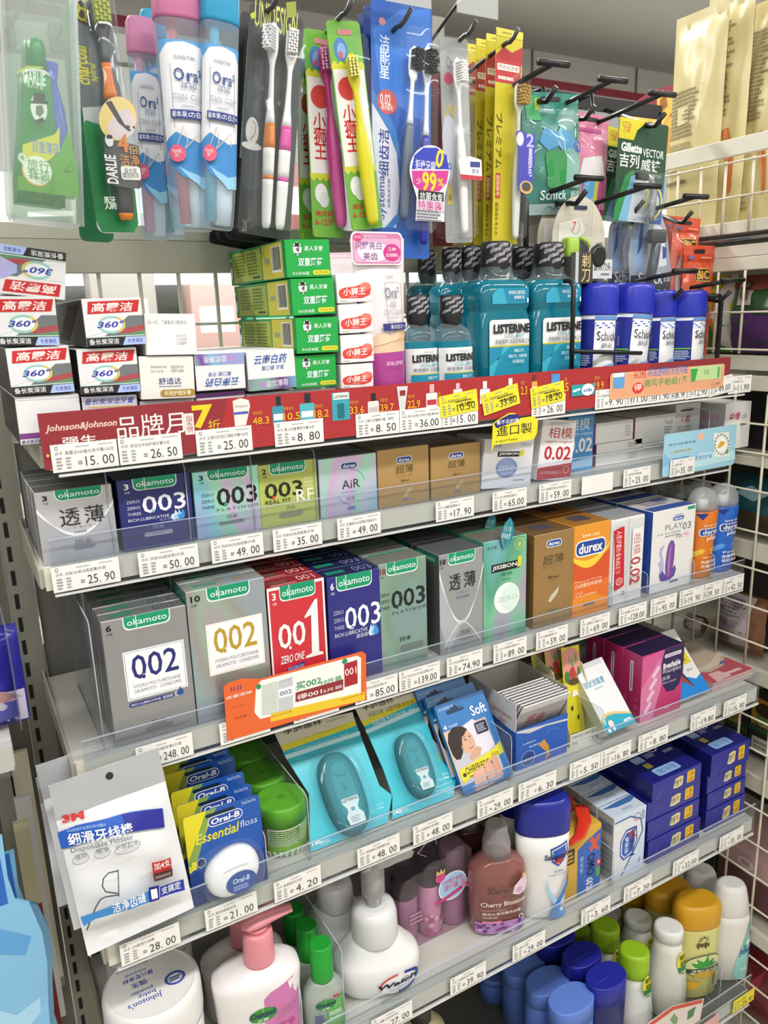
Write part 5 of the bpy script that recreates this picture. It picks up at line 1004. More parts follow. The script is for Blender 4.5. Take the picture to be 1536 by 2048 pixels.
pickjar(523,1545,.7235,.0247,'green-capped toothpick jar, second in the row')
pickjar(490,1500,.777,.0247,'green-capped toothpick jar, third in the shade under the shelf')
# ---- mouth spray blister cards
def spray(outpx,TL,TR,BL,lean,y,cen,top,lblpx,label,tx):
    mw,W,H = quadrest(4,lean,TL,TR,BL,yf(4)+.017)
    o = empty('mouth_spray',label,'mouth spray','mouth spray blister packs',mw)
    f = Face(o,mw,W,H); pts = [(a,max(b,.0003)) for a,b in (f.loc(*q) for q in outpx)]
    MB().slab(pts,.0012,mat('#38b4c4',.28)).build('card',o)
    for k,a in tx: getattr(f,k)(*a)
    f.done()
    c = f.loc(*cen); t = f.loc(*top); L = math.hypot(t[0]-c[0],t[1]-c[1]); ang = math.atan2(t[0]-c[0],t[1]-c[1])
    base = Matrix.Translation((c[0],-.0003,c[1])) @ Matrix.Rotation(ang,4,'Y') @ Matrix.Rotation(R(90),4,'X')
    w = L*.50
    def dome(rx,rz,h,m,e=2.6,n=44): return MB().lathe([(0,rx,rz),(h*.45,rx,rz),(h*.75,rx*.96,rz*.97),(h*.93,rx*.84,rz*.90),(h,rx*.62,rz*.80)],m,n,e,base)
    d = dome(w,L,.016,mat('#1f7480',.42,0,.25)); d.build('spray_device',o)
    dome(w*.72,L*.86,.0175,mat('#2f8894',.42,0,.25)).build('device_front',o)
    pm = MB(); fl = lambda u,v,l: tuple(base @ Vector(((u-.5)*w*1.3,(v-.5)*L*1.8,.0179+l)))
    P = Print(pm,fl,w*1.3,L*1.8,base=0,step=.00004)
    P.run([('O',.5,.80,.30,.10,.0012,'#1d6f7c',200,340),('R',.44,.50,.52,.60,'#1d6f7c',.002),('P',[(.16,.40),(.84,.40),(.84,.33),(.72,.27),(.72,.22),(.86,.16),(.84,.05),(.2,.05),(.16,.16),(.28,.22),(.28,.27),(.16,.33)],'#c9d0d2'),('T','LISTERINE',.2,.35,.8,.39,'#2a2a30',1.2),('R',.42,.22,.58,.27,'#4f93b4',.001),('S',.3,.08,.7,.16,3,'#8a9aa4')]); pm.build('lettering',o)
    dome(w*1.32,L*1.09,.021,mat('#f2fbfd',.07,kind='clear',alpha=.03),3.2).build('blister',o)
    return o
tx1 = [('Q',([(546,1460),(705,1424),(710,1441),(561,1492)],'#d2c7b0')),('Q',([(561,1492),(710,1441),(713,1451),(567,1503)],'#dccd32')),('T',('李施德林',568,1471,641,1436,'#2a2826',1.6)),('T',('单支',662,1435,676,1427,'#4a4844',.4)),('T',('(约使用140次)',654,1446,690,1431,'#5a564e',.3)),('T',('冰蓝口味  口腔喷雾(单支装)',580,1486,696,1448,'#7a6a1a',.4)),('T',('家庭远离 专活淡雅口气 · 香味',590,1502,695,1466,'#d6f0f2',.2)),('Q',([(569,1511),(719,1462),(721,1470),(573,1519)],'#bfe4ea')),
       ('T',('Oral',753,1612,767,1605,'#e6f6f8',.6)),('T',('Care Mist',742,1624,768,1612,'#e6f6f8',.6)),('T',('Spray para el',736,1638,773,1624,'#e6f6f8',.5)),('T',('Cuidado Bucal',735,1648,776,1633,'#e6f6f8',.5)),('T',('7.7mL',763,1654,778,1643,'#e6f6f8')),('T',('140',625,1693,640,1680,'#f2fafa',1.6)),('T',('Mists\nSprays',641,1691,659,1676,'#e6f6f8',.3))]
spray([(546,1460),(561,1492),(569,1511),(618,1588),(622,1707),(631,1719),(782,1662),(784,1590),(759,1571),(710,1441),(705,1424)],(546,1460),(705,1424),(628,1713),R(44),.634,(683,1588),(656,1510),None,'turquoise mouth spray blister card, left of the two',tx1)
def shift(tx,f):
    o = []
    for k,a in tx:
        if k == 'T': a = (a[0],*f(a[1],a[2]),*f(a[3],a[4]),*a[5:])
        else: a = ([f(*q) for q in a[0]],*a[1:])
        o.append((k,a))
    return o
def mapq(src,dst):
    """affine map fixed by three photo points"""
    import mathutils
    A = Matrix([[p[0],p[1],1] for p in src]).inverted(); X = A @ Vector([d[0] for d in dst]); Y = A @ Vector([d[1] for d in dst])
    return lambda x,y: (X.dot(Vector((x,y,1))),Y.dot(Vector((x,y,1))))
m2 = mapq(((546,1460),(705,1424),(631,1719)),((708,1413),(833,1375),(795,1655)))
spray([(708,1413),(725,1441),(731,1458),(767,1540),(785,1592),(788,1651),(795,1656),(912,1605),(911,1560),(893,1532),(878,1515),(839,1401),(833,1375)],(708,1413),(833,1375),(792,1653),R(42),.637,(826,1532),(804,1470),None,'turquoise mouth spray blister card, right of the two',shift(tx1,m2))
# ---- earplug cards
def earcard(mw,W,H,label):
    o = empty('earplug_card',label,'earplug pack','blue earplug cards',mw)
    mb = MB(); mb.slab(rrect(-W/2,0,W/2,H,.002),.006,mat('#1f6eb0',.32)); mb.build('card',o)
    pm = MB(); P = Print(pm,flat(W,H),W,H)
    P.run([('R',.0,.10,.86,.70,'#c9b49c'),('P',[(.04,.38),(.0,.10),(.86,.10),(.86,.52),(.62,.50)],'#b9b6c4'),
           # the printed portrait: dark hair, tilted face, pale shirt
           ('P',[(.42,.70),(.60,.73),(.80,.62),(.86,.40),(.70,.34),(.40,.33),(.36,.52)],'#d5d0dc'),('P',[(.30,.36),(.52,.44),(.60,.40),(.52,.33),(.34,.31)],'#c49a80'),('P',[(.24,.44),(.26,.58),(.34,.645),(.44,.635),(.50,.575),(.515,.50),(.50,.44),(.44,.405),(.36,.39),(.28,.41)],'#cfa488'),('P',[(.03,.44),(.02,.58),(.08,.67),(.20,.715),(.36,.70),(.45,.645),(.40,.625),(.36,.60),(.30,.585),(.27,.52),(.255,.46),(.22,.42),(.15,.37),(.07,.38)],'#2a1c19'),('P',[(.30,.56),(.36,.575),(.37,.583),(.31,.57)],'#3a2420'),('E',.345,.545,.022,.008,'#33201c'),('E',.445,.563,.019,.007,'#33201c'),('L',[(.40,.54),(.425,.49),(.405,.48)],.0005,'#a87860'),('L',[(.36,.445),(.41,.437),(.455,.455)],.0009,'#a0564e'),('E',.255,.475,.022,.028,'#bb8d72'),
           ('P',[(.05,.285),(.10,.27),(.80,.345),(.97,.40),(.97,.27),(.6,.23),(.05,.12)],'#d8cb2a'),('T','OHRFRIEDEN',.16,.19,.70,.27,'#3a3418',.8),('T','安耳悠',.72,.265,.88,.31,'#6a5c1c',.3),('S',.2,.15,.5,.18,1,'#6a5c1c'),('E',.12,.20,.035,.022,'#3a3418'),
           ('P',[(.22,.0),(.28,.19),(.50,.22),(.48,.0)],'#d9a68e'),('P',[(.50,.0),(.52,.22),(.66,.26),(.68,.02)],'#d6a088'),('P',[(.68,.02),(.69,.26),(.80,.29),(.82,.05)],'#cf987f'),('S',.18,.01,.86,.07,2,'#6f9ac8'),
           ('R',.18,.865,.52,.91,'#14344f',.002),('E',.34,.915,.06,.03,'#14344f'),('T','So',.42,.885,.52,.915,'#4f86b4',.3),('T','Soft',.62,.755,.93,.87,'#e9eff6',1),('T','4',.02,.715,.09,.765,'#e9eff6',1),('T','个包软耳塞',.11,.72,.30,.75,'#cfe0f0',.2),('T','防水防噪音护耳',.04,.925,.34,.955,'#bcd6ee',.3),('R',.60,.55,.84,.68,'#1c2033',.002),('S',.62,.57,.82,.66,4,'#a9adc0')])
    pm.build('picture_print',o); return o
mw,W,H = quadrest(4,R(33),(868,1413),(965,1379),(930,1592),T=.006)
e0 = earcard(mw,W,H,'blue earplug card with a printed portrait, frontmost of three')
for i,nm in enumerate(('second of three, only its blue edge showing','rearmost of three under the shelf')):
    copy_thing(e0,Matrix.Translation((-.003-.004*i,.0155*(i+1),.004*(i+1))) @ mw,f'blue earplug card, {nm}')
# ---- open plaster display box with sachets
yb4 = .640
q0 = Wy(1033,1410,yb4); q1 = Wy(1137,1382,yb4); zt4 = q0.z; zl = Wy(1033,1463,yb4).z; W = q1.x-q0.x; D = .095
mw = at(((q0.x+q1.x)/2,yb4,Z4))
o = empty('plaster_box','open blue plaster display box full of white sachets','plaster box',None,mw); h1,h2 = zt4-Z4,zl-Z4
BL_ = mat('#2459b4',.3); GI = mat('#b5b1a6',.5)
mb = MB(); t = .0009
mb.box(-W/2,W/2,0,t,0,h2,BL_); mb.box(-W/2,W/2,D-t,D,0,h1*1.02,GI); mb.box(-W/2,W/2,t,D-t,0,t,GI)
mb.slab([(t,0),(t,h1),(D-t,h1),(D-t,0)],t,mat('#cfcfd2',.4),Matrix(((0,1,0,-W/2),(1,0,0,0),(0,0,1,0),(0,0,0,1))))
mb.slab([(t,0),(t,h1),(D-t,h1),(D-t,0)],t,GI,Matrix(((0,1,0,W/2-t),(1,0,0,0),(0,0,1,0),(0,0,0,1)))); mb.build('carton',o)
f = Face(o,mw,W,h2)
f.Q([(1033,1467),(1060,1466),(1090,1452),(1137,1440),(1137,1436),(1033,1464)],'#c9c9cc'); f.T('全面防水',1044,1492,1072,1478,'#cfe0f6',.8); f.T('超薄舒适',1058,1496,1086,1482,'#cfe0f6',.8); f.Q([(1077,1490),(1088,1478),(1098,1492),(1099,1508),(1090,1520),(1094,1504)],'#c9963c'); f.E(1056,1516,14,15,'#8fb0e2'); f.E(1056,1516,12.6,13.6,'#2b4486'); f.T('防水',1048,1524,1065,1514,'#dfe8f6',.8); f.T('20片 x 20盒',1040,1548,1078,1538,'#5f86cc')
f.run([('O',.70,.66,.12,.09,.0009,'#4f86d8',0,200),('L',[(.05,.6),(.3,.66),(.6,.62),(.95,.72)],.0005,'#3a72cc')]); f.done()
pm = MB(); P = Print(pm,flat(W,h1,0,'L',D),D,h1); P.run([('R',0,0,1,.58,'#2a5cae'),('P',[(0,.58),(.4,.64),(.75,.60),(1,.50),(1,.4),(0,.4)],'#2a5cae'),('T','迪',.28,.70,.40,.88,'#b8303a',1.5),('T','Johnson-Johnson',.52,.70,.90,.80,'#b06a72',.3,.2),('T','强生',.66,.58,.80,.68,'#b06a72',.4),('T','全面防水可贴',.30,.46,.75,.57,'#7f8fb0',.3)])
pm.build('side_lettering',o)
for i in range(9):
    y0 = yb4+.031+.0058*i; s = carton('plaster_sachet',f'white plaster sachet in the blue box, {["frontmost", "second", "third", "fourth", "fifth", "sixth", "seventh", "eighth", "rearmost"][i]}','plaster sachet',at(((q0.x+q1.x)/2+.0012*math.sin(i*2.1)-.0,y0,Z4+.012),R(-28)),W-.008,h1-.004,.0016,mat('#e6e4e4',.45),[('R',.0,.0,1,.86,'#bcbabb'),('T','邦迪',.22,.5,.62,.74,'#b8484e',1.2),('S',.4,.78,.9,.84,1,'#c9a0a4')],group='plaster sachets in the blue box')
# brown corrugated boxes seen behind it
for i in range(2):
    w0 = Wy(930+25*i,1345,.80); mbx = carton('brown_box',['flat brown corrugated box lying behind the plaster display, lower','flat brown corrugated box lying behind the plaster display, upper'][i],'box',at((.575,.770,Z4+.045*i)),.13,.0445,.080,mat('#8f7a62',.7),[('L',[(.02,.2+.2*j),(.98,.2+.2*j)],.0006,'#6d5b48') and ('L',[(.02,.2+.2*j),(.98,.2+.2*j)],.0006,'#6d5b48') for j in range(4)])
# ---- yellow children's plaster display
p0 = Wy(1141,1472,.645); p1 = Wy(1200,1455,.645); W = p1.x-p0.x; hB = p0.z-Z4; mw = at(((p0.x+p1.x)/2,.645,Z4))
o = empty('plaster_tray','small cream tray holding yellow children\'s plaster sachets','tray',None,mw)
mb = MB(); mb.box(-W/2,W/2,0,.0008,0,hB,mat('#dcd9cf',.5)); mb.box(-W/2,W/2,.0008,.07,0,.0008,mat('#cfcbb4',.5)); mb.box(-W/2,W/2,.07,.0708,0,.10,mat('#cfcbb4',.5))
for s in (-W/2,W/2-.0008): mb.slab([(.0008,0),(.0008,hB),(.035,.088),(.07,.098),(.07,0)],.0008,mat('#cfcba8',.5),Matrix(((0,1,0,s),(1,0,0,0),(0,0,1,0),(0,0,0,1))))
mb.build('tray',o)
pm = MB(); P = Print(pm,flat(W,hB),W,hB); P.run([('R',.03,.60,.9,.92,'#c9c6bc'),('T','防水·透气',.1,.66,.8,.84,'#5f625c',.6),('R',.04,.1,.24,.45,'#b9b2a8'),('S',.3,.3,.95,.5,2,'#8fae8a'),('T','800',.72,.12,.92,.25,'#6a7a6a',.5)]); pm.build('lettering',o)
def ysach(dx,dy,h,w,lean,roll,label,face):
    mw2 = at((p0.x+W/2+dx,.645+dy,Z4+.002),lean,0,roll); mb,sf = pouch(w,h,.004,mat('#d9cf2a',.35),.05,.06,10,14,.0003)
    s = mb.build('plaster_sachet'); s.matrix_world = mw2; tag(s,label,'plaster sachet','children\'s plaster sachets')
    pm = MB(); P = Print(pm,sf,w,h,8,.0003,.00006); P.run(face); pm.build('print',s)
blob = [('P',[(.05,.60),(.05,.95),(.5,1.0),(.95,.92),(.92,.62),(.5,.55)],'#d98f8a'),('E',.55,.86,.22,.09,'#4f9a5a'),('E',.5,.70,.2,.07,'#b0403a'),('E',.82,.66,.14,.1,'#3f7a3c'),('E',.18,.66,.12,.07,'#3f7a3c'),('E',.5,.60,.3,.04,'#5a4a22'),('E',.3,.3,.05,.03,'#3a2a1a'),('E',.62,.18,.05,.03,'#3a2a1a'),('P',[(.3,.42),(.7,.44),(.6,.5),(.4,.5)],'#e9e6da')]
ysach(.004,.020,.112,.030,R(12),.06,'yellow plaster sachet with a pink and green print, frontmost in the cream tray',blob)
ysach(-.006,.036,.118,.030,R(12),.02,'yellow plaster sachet with a pink and green print, behind the front one',blob)
ysach(-.012,.050,.118,.030,R(12),-.03,'yellow plaster sachet at the rear of the cream tray',[('P',[(.05,.55),(.05,.95),(.95,.95),(.92,.6)],'#a8a23a'),('E',.5,.8,.3,.1,'#9a7a5a')])
# ---- reclined white disinfectant box
mw,W,H = quadrest(4,R(40),(1147,1336),(1204,1314),(1217,1474),T=.018)
carton('disinfectant_box','white disinfectant box with turquoise wave leaning back on the fourth shelf','box',mw,W,H,.018,mat('#dddee2',.38),[('P',[(0,.0),(0,.20),(.2,.27),(.5,.26),(1,.16),(1,0)],'#d8b878'),('P',[(0,.0),(0,.16),(.25,.235),(.5,.22),(1,.13),(1,0)],'#23a0b8'),('T','球状消毒液',.02,.66,.72,.76,'#2f93b4',1),('S',.3,.61,.6,.635,1,'#9ab6c4'),('T','7',.06,.13,.14,.19,'#e9f2f4',.8),('E',.26,.12,.08,.05,'#e6d2c4'),('R',.66,.05,.92,.10,'#cfe6ee',.002),('T','14支',.74,.06,.9,.09,'#2f93b4',.6),('E',.12,.04,.05,.03,'#e9f2f4'),('E',.28,.04,.04,.025,'#e9f2f4'),('R',.0,.93,.9,1,'#c3c5cc')],side='#d2cfb4')
# clear round cup standing behind it
p = Wy(1192,1330,.755); mb = MB(); mb.lathe([(0,.019,.019),(.07,.021,.021),(max(.09,p.z-Z4),.022,.022)],mat('#eceef2',.06,kind='clear',alpha=.12),36,caps=(True,False)); c = mb.build('clear_cup'); c.matrix_world = at((.745,.775,Z4)); tag(c,'clear round plastic cup behind the leaning white box','cup')
MB().lathe([(max(.09,p.z-Z4),.0235,.0235),(max(.09,p.z-Z4)+.002,.0235,.0235)],mat('#eceef2',.06,kind='clear',alpha=.2),36,caps=(False,False)).build('rim',c)
# ---- magenta wound plaster boxes in a row
mw,W,H = quad(.640,Z4,0,(1286,1311),(1369,1290),(1274,1440))
H = (mw @ Vector((0,0,H))).z-Z4; xc = (Wy(1286,1311,.64).x+Wy(1369,1290,.64).x)/2
T3 = max(.03,Wz(1250,1295,Z4+H).y-.640); T3 = min(T3,.062)
mg = carton('wound_plaster_box','magenta and navy wound plaster box, frontmost of three','plaster box',at((xc,.640,Z4)),W,H,T3,mat('#c22e70',.33),
            [('P',[(.0,.0),(.0,.98),(.52,1),(.22,.02)],'#cf5a92'),('P',[(.0,.0),(0,.5),(.42,.9),(.5,.5),(.3,.0)],'#d77ba8'),('P',[(.52,1),(1,1),(1,.55),(.93,.40),(.80,.32),(.62,.34),(.50,.48),(.46,.66),(.47,.85)],'#2a1c50')]+[('P',[(.08+.05*i,.15+.17*i),(.22+.05*i,.28+.17*i),(.28+.05*i,.24+.17*i),(.13+.05*i,.10+.17*i)],'#e6c4d6') for i in range(4)]+
            [('R',.52,.865,.93,.92,'#d9d2de',.003),('S',.56,.88,.88,.905,1,'#8a7a9a'),('T','Breathable',.50,.70,.92,.79,'#f0ecf2',1.8),('T','Woundplast',.48,.61,.94,.70,'#d9d2e2',.0),('T','创口贴',.50,.53,.68,.59,'#d9d2e2',.8),('T','Water resistant',.50,.47,.84,.51,'#c4bcd2',.0),('S',.56,.08,.76,.11,1,'#e6a8c4')],
            top='#1f163c',side='#a8285e',lops=[('R',.40,.42,.56,.88,'#d9cdd6',.004),('R',.44,.45,.52,.85,'#8a7a9a'),('T','Breathable',.08,.05,.28,.34,'#c85a90',.6,0,-90),('S',.7,.05,.9,.4,3,'#b84a80')])
plainback(mg,2,T3+.0008,['magenta and navy wound plaster box, middle of three','magenta and navy wound plaster box, rearmost of three'],'magenta wound plaster boxes')
# ---- reclined blue and white plaster box (its cartoon figure left out)
mw,W,H = quadrest(4,R(44),(1288,1276),(1347,1254),(1360,1404),T=.012)
carton('plaster_box','white and blue plaster box with a yellow panel, leaning beside the magenta boxes','plaster box',mw,W,H,.012,mat('#dedede',.35),[('P',[(0,0),(0,.36),(.25,.27),(.5,.30),(.8,.22),(1,.27),(1,0)],'#1f80d0'),('R',.56,.46,.92,.70,'#d8c22a'),('R',.46,.70,.80,.735,'#2a2c3c'),('S',.62,.50,.86,.66,3,'#8a7a1a'),('E',.62,.80,.11,.06,'#d8c850'),('P',[(.10,.36),(.2,.48),(.36,.5),(.5,.3),(.62,.1),(.44,.22),(.24,.26)],'#9a4a34'),('P',[(.3,.5),(.42,.54),(.52,.34),(.64,.1),(.5,.26)],'#26305e'),('S',.1,.85,.5,.95,2,'#a9b0b8'),('S',.66,.35,.9,.39,1,'#b0b4b8')],side='#b9bcc0')
# ---- flat pink pad boxes, a stack of three
pz = Wy(1426,1367,.645); pr_ = Wy(1507,1338,.645); hs = (pz.z-Z4)/3
for i in range(3):
    carton('pad_box',f'flat pale pink pad box at the right end of the fourth shelf, {["bottom", "middle", "top"][i]} of three','box',at(((pz.x+pr_.x)/2,.645,Z4+hs*i)),pr_.x-pz.x-.001*i,hs-.0004,.115,mat('#c9a6a4',.4),[('S',.3,.2,.9,.8,1,'#e0ccca')],top='#bfb09a',group='flat pink pad boxes',
           uops=[('P',[(0,0),(1,0),(1,.42),(.7,.26),(.3,.22),(0,.35)],'#b4525c'),('P',[(.1,0),(.5,.02),(.45,.2),(.2,.2)],'#d9aeb0'),('E',.75,.33,.12,.03,'#5a6aa0'),('P',[(0,.4),(.3,.28),(.7,.32),(1,.48),(1,.54),(.6,.4),(.2,.36)],'#d2c3b4'),('S',.45,.05,.95,.14,1,'#e6cccc')] if i == 2 else ())
D4 = [tag(divider(4,px,py,h,.14),l,'divider','clear dividers on the fourth shelf') for px,py,h,l in (
    (360,1820,.085,'clear plastic divider between the floss pick bag and the floss cards'),(535,1750,.05,'clear plastic divider between floss cards and toothpick jars'),(620,1700,.075,'clear plastic divider left of the first mouth spray'),(1022,1555,.060,'clear plastic divider beside the plaster display box'),(1205,1480,.05,'low clear plastic divider in front of the leaning white box'))]
# ================================================================== fifth shelf: soaps, pumps, washes and mask boxes
Z5 = zp(5)
def px_r(px,py,y,w): return (Wy(px+w/2,py,y).x-Wy(px-w/2,py,y).x)/2
# ---- baby powder tubs
def tub(px,py,y,r,label,first=True):
    p = Wy(px,py,y); H = p.z-Z5
    o = empty('powder_tub',label,'powder tub','white baby powder tubs',at((p.x,y,Z5)))
    MB().lathe([(0,r*.95,r*.95),(.004,r*.98,r*.98),(H*.66,r*.98,r*.98)],mat('#d9d7d6',.35),56).build('tub_body',o)
    MB().lathe([(H*.66,r,r),(H*.70,r*1.01,r*1.01),(H*.93,r*1.0,r*1.0),(H*.98,r*.97,r*.97),(H,r*.90,r*.90),(H*1.0,r*.88,r*.88),(H*.992,r*.86,r*.86)],mat('#e2e0df',.38),64).build('lid',o)
    pm = MB(); fl = lambda u,v,l: ((u-.5)*2*r*.82,(v-.5)*2*r*.82,H*.992+l+.0001); P = Print(pm,fl,1.64*r,1.64*r,base=0)
    b = '#2b4aa8'
    P.run([('T',"Johnson's",.16,.20,.58,.31,b,.5,0,180),('T','baby',.30,.31,.52,.38,b,.3,0,180),('T','powder',.22,.39,.50,.46,b,.3,0,180),('T','强生',.26,.50,.46,.59,b,1.4,0,180),('T','婴儿爽身粉',.18,.63,.56,.70,b,1.2,0,180),('T','天然玉米粉',.22,.73,.50,.77,'#6a7ab8',.3,0,180),('T',"Johnson's baby powder",.12,.84,.54,.88,'#6a7ab8',0,0,180),
           ('O',.78,.40,.115,.095,.0016,b),('O',.78,.40,.095,.078,.0005,b),('S',.71,.36,.85,.44,2,b)]+[('E',.78+.122*math.cos(R(20*i)),.40+.100*math.sin(R(20*i)),.013,.012,b) for i in range(18)])
    pm.build('lid_lettering',o)
    pm = MB(); P = Print(pm,wrap(r*.98,r*.98,H*.66,2.8),r*2.8,H*.66,14,.0005,.0001); P.run([('O',.60,.55,.06,.16,.0012,b),('T',"Johnson's",.2,.45,.5,.75,b,.5),('S',.2,.2,.45,.36,2,'#6a7ab8')]); pm.build('label',o)
    return o
yt = .682; pt = Wy(302,1962,yt); rt = px_r(302,1962,yt,205)
yt = .612+rt
tub(302,1962,yt,rt*.96,'white baby powder tub with blue lid lettering, front left on the fifth shelf')
_o = [o for o in bpy.data.objects if o.name.startswith('powder_tub')][0]
copy_thing(_o,Matrix.Translation((.016,2*rt+.002,0)) @ _o.matrix_world,'white baby powder tub in the shade behind the front one')
# ---- pump bottles
def pumpsoap(px0,px1,pys,y,neck,head,label,group,body='#e6e2e2',pink='#d98a94',first=True):
    """px0, px1: sides of the body; pys: height of the shoulder; neck: (px0, px1, top, bottom); head: (px0, px1, top)"""
    cx = (px0+px1)/2; x = Wy(cx,pys,y).x; rx = px_r(cx,pys+40,y,px1-px0); zs = Wy(cx,pys,y).z-Z5
    zn0 = Wy((neck[0]+neck[1])/2,neck[3],y).z-Z5; zn1 = Wy((neck[0]+neck[1])/2,neck[2],y).z-Z5; rn = px_r(cx,neck[3],y,neck[1]-neck[0]); zh = Wy((head[0]+head[1])/2,head[2],y).z-Z5
    xn = Wy((neck[0]+neck[1])/2,neck[3],y).x-x
    o = empty('soap_pump',label,'hand wash',group,at((x,y,Z5),0,toward(x,y))); ry = rx*.58; B = mat(body,.28); pk = mat(pink,.3)
    prof = [(0,rx*.90,ry*.9),(.004,rx*.96,ry*.96),(zs*.35,rx*.93,ry*.95),(zs*.75,rx*.97,ry),(zs*.93,rx,ry),(zs,rx*.97,ry*.96),(zs+(zn0-zs)*.45,rx*.80,ry*.84,xn*.3,0),(zs+(zn0-zs)*.8,rx*.55,ry*.66,xn*.8,0),(zn0,max(rn*1.1,rx*.34),rn*1.1,xn,0)]
    MB().lathe(prof,B,48,2.5).build('bottle',o)
    tf = Matrix.Translation((xn,0,0))
    MB().lathe([(zn0,rn*1.03,rn*1.03),(zn0+.003,rn*1.05,rn*1.05),(zn1-.004,rn,rn),(zn1,rn*.9,rn*.9)],pk,36,2,tf).build('collar',o)
    mb = MB(); hh = zh-zn1
    mb.lathe([(zn1,rn*.72,rn*.72),(zn1+hh*.25,rn*.75,rn*.75)],pk,28,2,tf)
    L = px_r(cx,head[2],y,head[1]-head[0])*2; xr = Wy(head[1],head[2]+14,y).x-x-xn; xl = Wy(head[0],head[2]+14,y).x-x-xn
    # sloping head with a spout that points to the right
    vs = []; secs = [(xl,.45,.55),(xl*.6,.95,.80),(0,1.0,1.0),(xr*.4,.75,.80),(xr*.8,.50,.45),(xr,.42,.36)]
    n = 16; fs = []
    for k,(a,w,h) in enumerate(secs):
        rise = .0 if a < 0 else hh*.22*(a/xr)
        for i in range(n):
            t = 2*math.pi*i/n; vs.append((xn+a,rn*.95*w*math.cos(t),zn1+hh*.22+hh*.36*h*(1+math.sin(t))+rise))
    for k in range(len(secs)-1):
        for i in range(n): j = (i+1) % n; fs.append((k*n+i,k*n+j,(k+1)*n+j,(k+1)*n+i))
    fs += [tuple(range(n-1,-1,-1)),tuple((len(secs)-1)*n+i for i in range(n))]
    mb.add(vs,fs,pk,True); mb.build('pump_head',o)
    if first:
        H = zs; pm = MB(); sf = lambda u,v,l: ((u-.5)*2*rx*.96,-ry*.965*(1-abs((u-.5)*2)**2.5)**(1/2.5)-l-.0008,v*H)
        P = Print(pm,sf,rx*1.92,H,16,.0003,.00012)
        P.run([('P',[(.52,.05),(.52,.84),(.60,.90),(.90,.965),(.945,.93),(.945,.05)],'#c977ac'),('E',.50,.66,.165,.085,'#3f8f3a'),('R',.498,.575,.502,.745,'#dfeade'),('T','Dettol',.35,.645,.64,.71,'#2a3a6a',1.4),('T','滴露',.42,.595,.56,.635,'#dfeade',1),('T','护肤洗手液',.70,.64,.90,.68,'#9a6a8a',.4),('S',.66,.58,.92,.61,1,'#a97a9a'),('S',.30,.22,.46,.42,5,'#3a4a8a'),('P',[(.62,.46),(.70,.49),(.78,.46),(.86,.49),(.88,.43),(.80,.42),(.70,.42),(.62,.41)],'#b8488a'),('E',.75,.455,.04,.022,'#d46aa6')]); pm.build('label',o)
    return o
pumpsoap(424,598,1935,.640,(489,548,1852,1915),(478,580,1811),'white hand wash pump bottle with pink pump and green logo, front of the fifth shelf','pink pump hand wash bottles')
pumpsoap(402,566,1903,.700,(462,516,1826,1880),(452,552,1800),'white hand wash pump bottle with pink pump, behind the front one','pink pump hand wash bottles',first=False)
# ---- green-capped sanitiser bottles
def sani(px0,px1,capt,capb,bx0,bx1,y,label,first):
    cx = (px0+px1)/2; x = Wy(cx,capt,y).x; rc = px_r(cx,capt+30,y,px1-px0); z1 = Wy(cx,capt,y).z-Z5; z0 = Wy(cx,capb,y).z-Z5; rx = px_r((bx0+bx1)/2,capb+50,y,bx1-bx0); ry = rx*.62
    o = empty('sanitiser_bottle',label,'hand sanitiser','green-capped sanitiser bottles',at((x,y,Z5),0,toward(x,y)))
    MB().lathe([(0,rx*.93,ry*.9),(.004,rx,ry),(z0*.62,rx,ry),(z0*.80,rx*.93,ry*.95),(z0*.92,rx*.70,ry*.82),(z0*.985,rc*1.05,rc*1.0),(z0,rc*.9,rc*.9)],mat('#c6d0c8',.12,kind='liquid',alpha=.35),44,2.5).build('bottle',o)
    MB().lathe([(z0-.001,rc*.97,rc*.97),(z0+.002,rc,rc),(z0+(z1-z0)*.62,rc*.99,rc*.99),(z0+(z1-z0)*.63,rc*.96,rc*.96),(z1-.002,rc*.96,rc*.96),(z1,rc*.88,rc*.88)],mat('#1f9630',.3),36).build('cap',o)
    if first:
        pm = MB(); sf = lambda u,v,l: ((u-.5)*2*rx*.95,-ry*(1-abs((u-.5)*1.9)**2.5)**(1/2.5)-l-.0006,v*z0); P = Print(pm,sf,rx*1.9,z0,14,.0003,.0001)
        P.run([('P',[(.5,.0),(.5,.52),(.60,.56),(.95,.72),(.97,.0)],'#6cb264'),('E',.48,.60,.26,.105,'#3f8f3a'),('R',.477,.50,.483,.70,'#dfeade'),('T','Dettol',.25,.58,.72,.655,'#2a3a6a',1.4),('T','滴露',.36,.52,.58,.565,'#dfeade',1),('R',.66,.73,.82,.78,'#b8323a'),('S',.18,.2,.46,.44,6,'#3a4a8a'),('T','免洗抑菌洗手液',.54,.30,.92,.36,'#e6f2e4',.4),('S',.54,.38,.9,.48,3,'#dfeade')]); pm.build('label',o)
    return o
sani(619,662,1885,1953,606,684,.632,'green-capped clear sanitiser bottle, frontmost of the row',True)
sani(591,633,1849,1912,579,654,.678,'green-capped clear sanitiser bottle, second in the row',False)
sani(566,607,1817,1878,552,624,.724,'green-capped clear sanitiser bottle, third in the row',False)
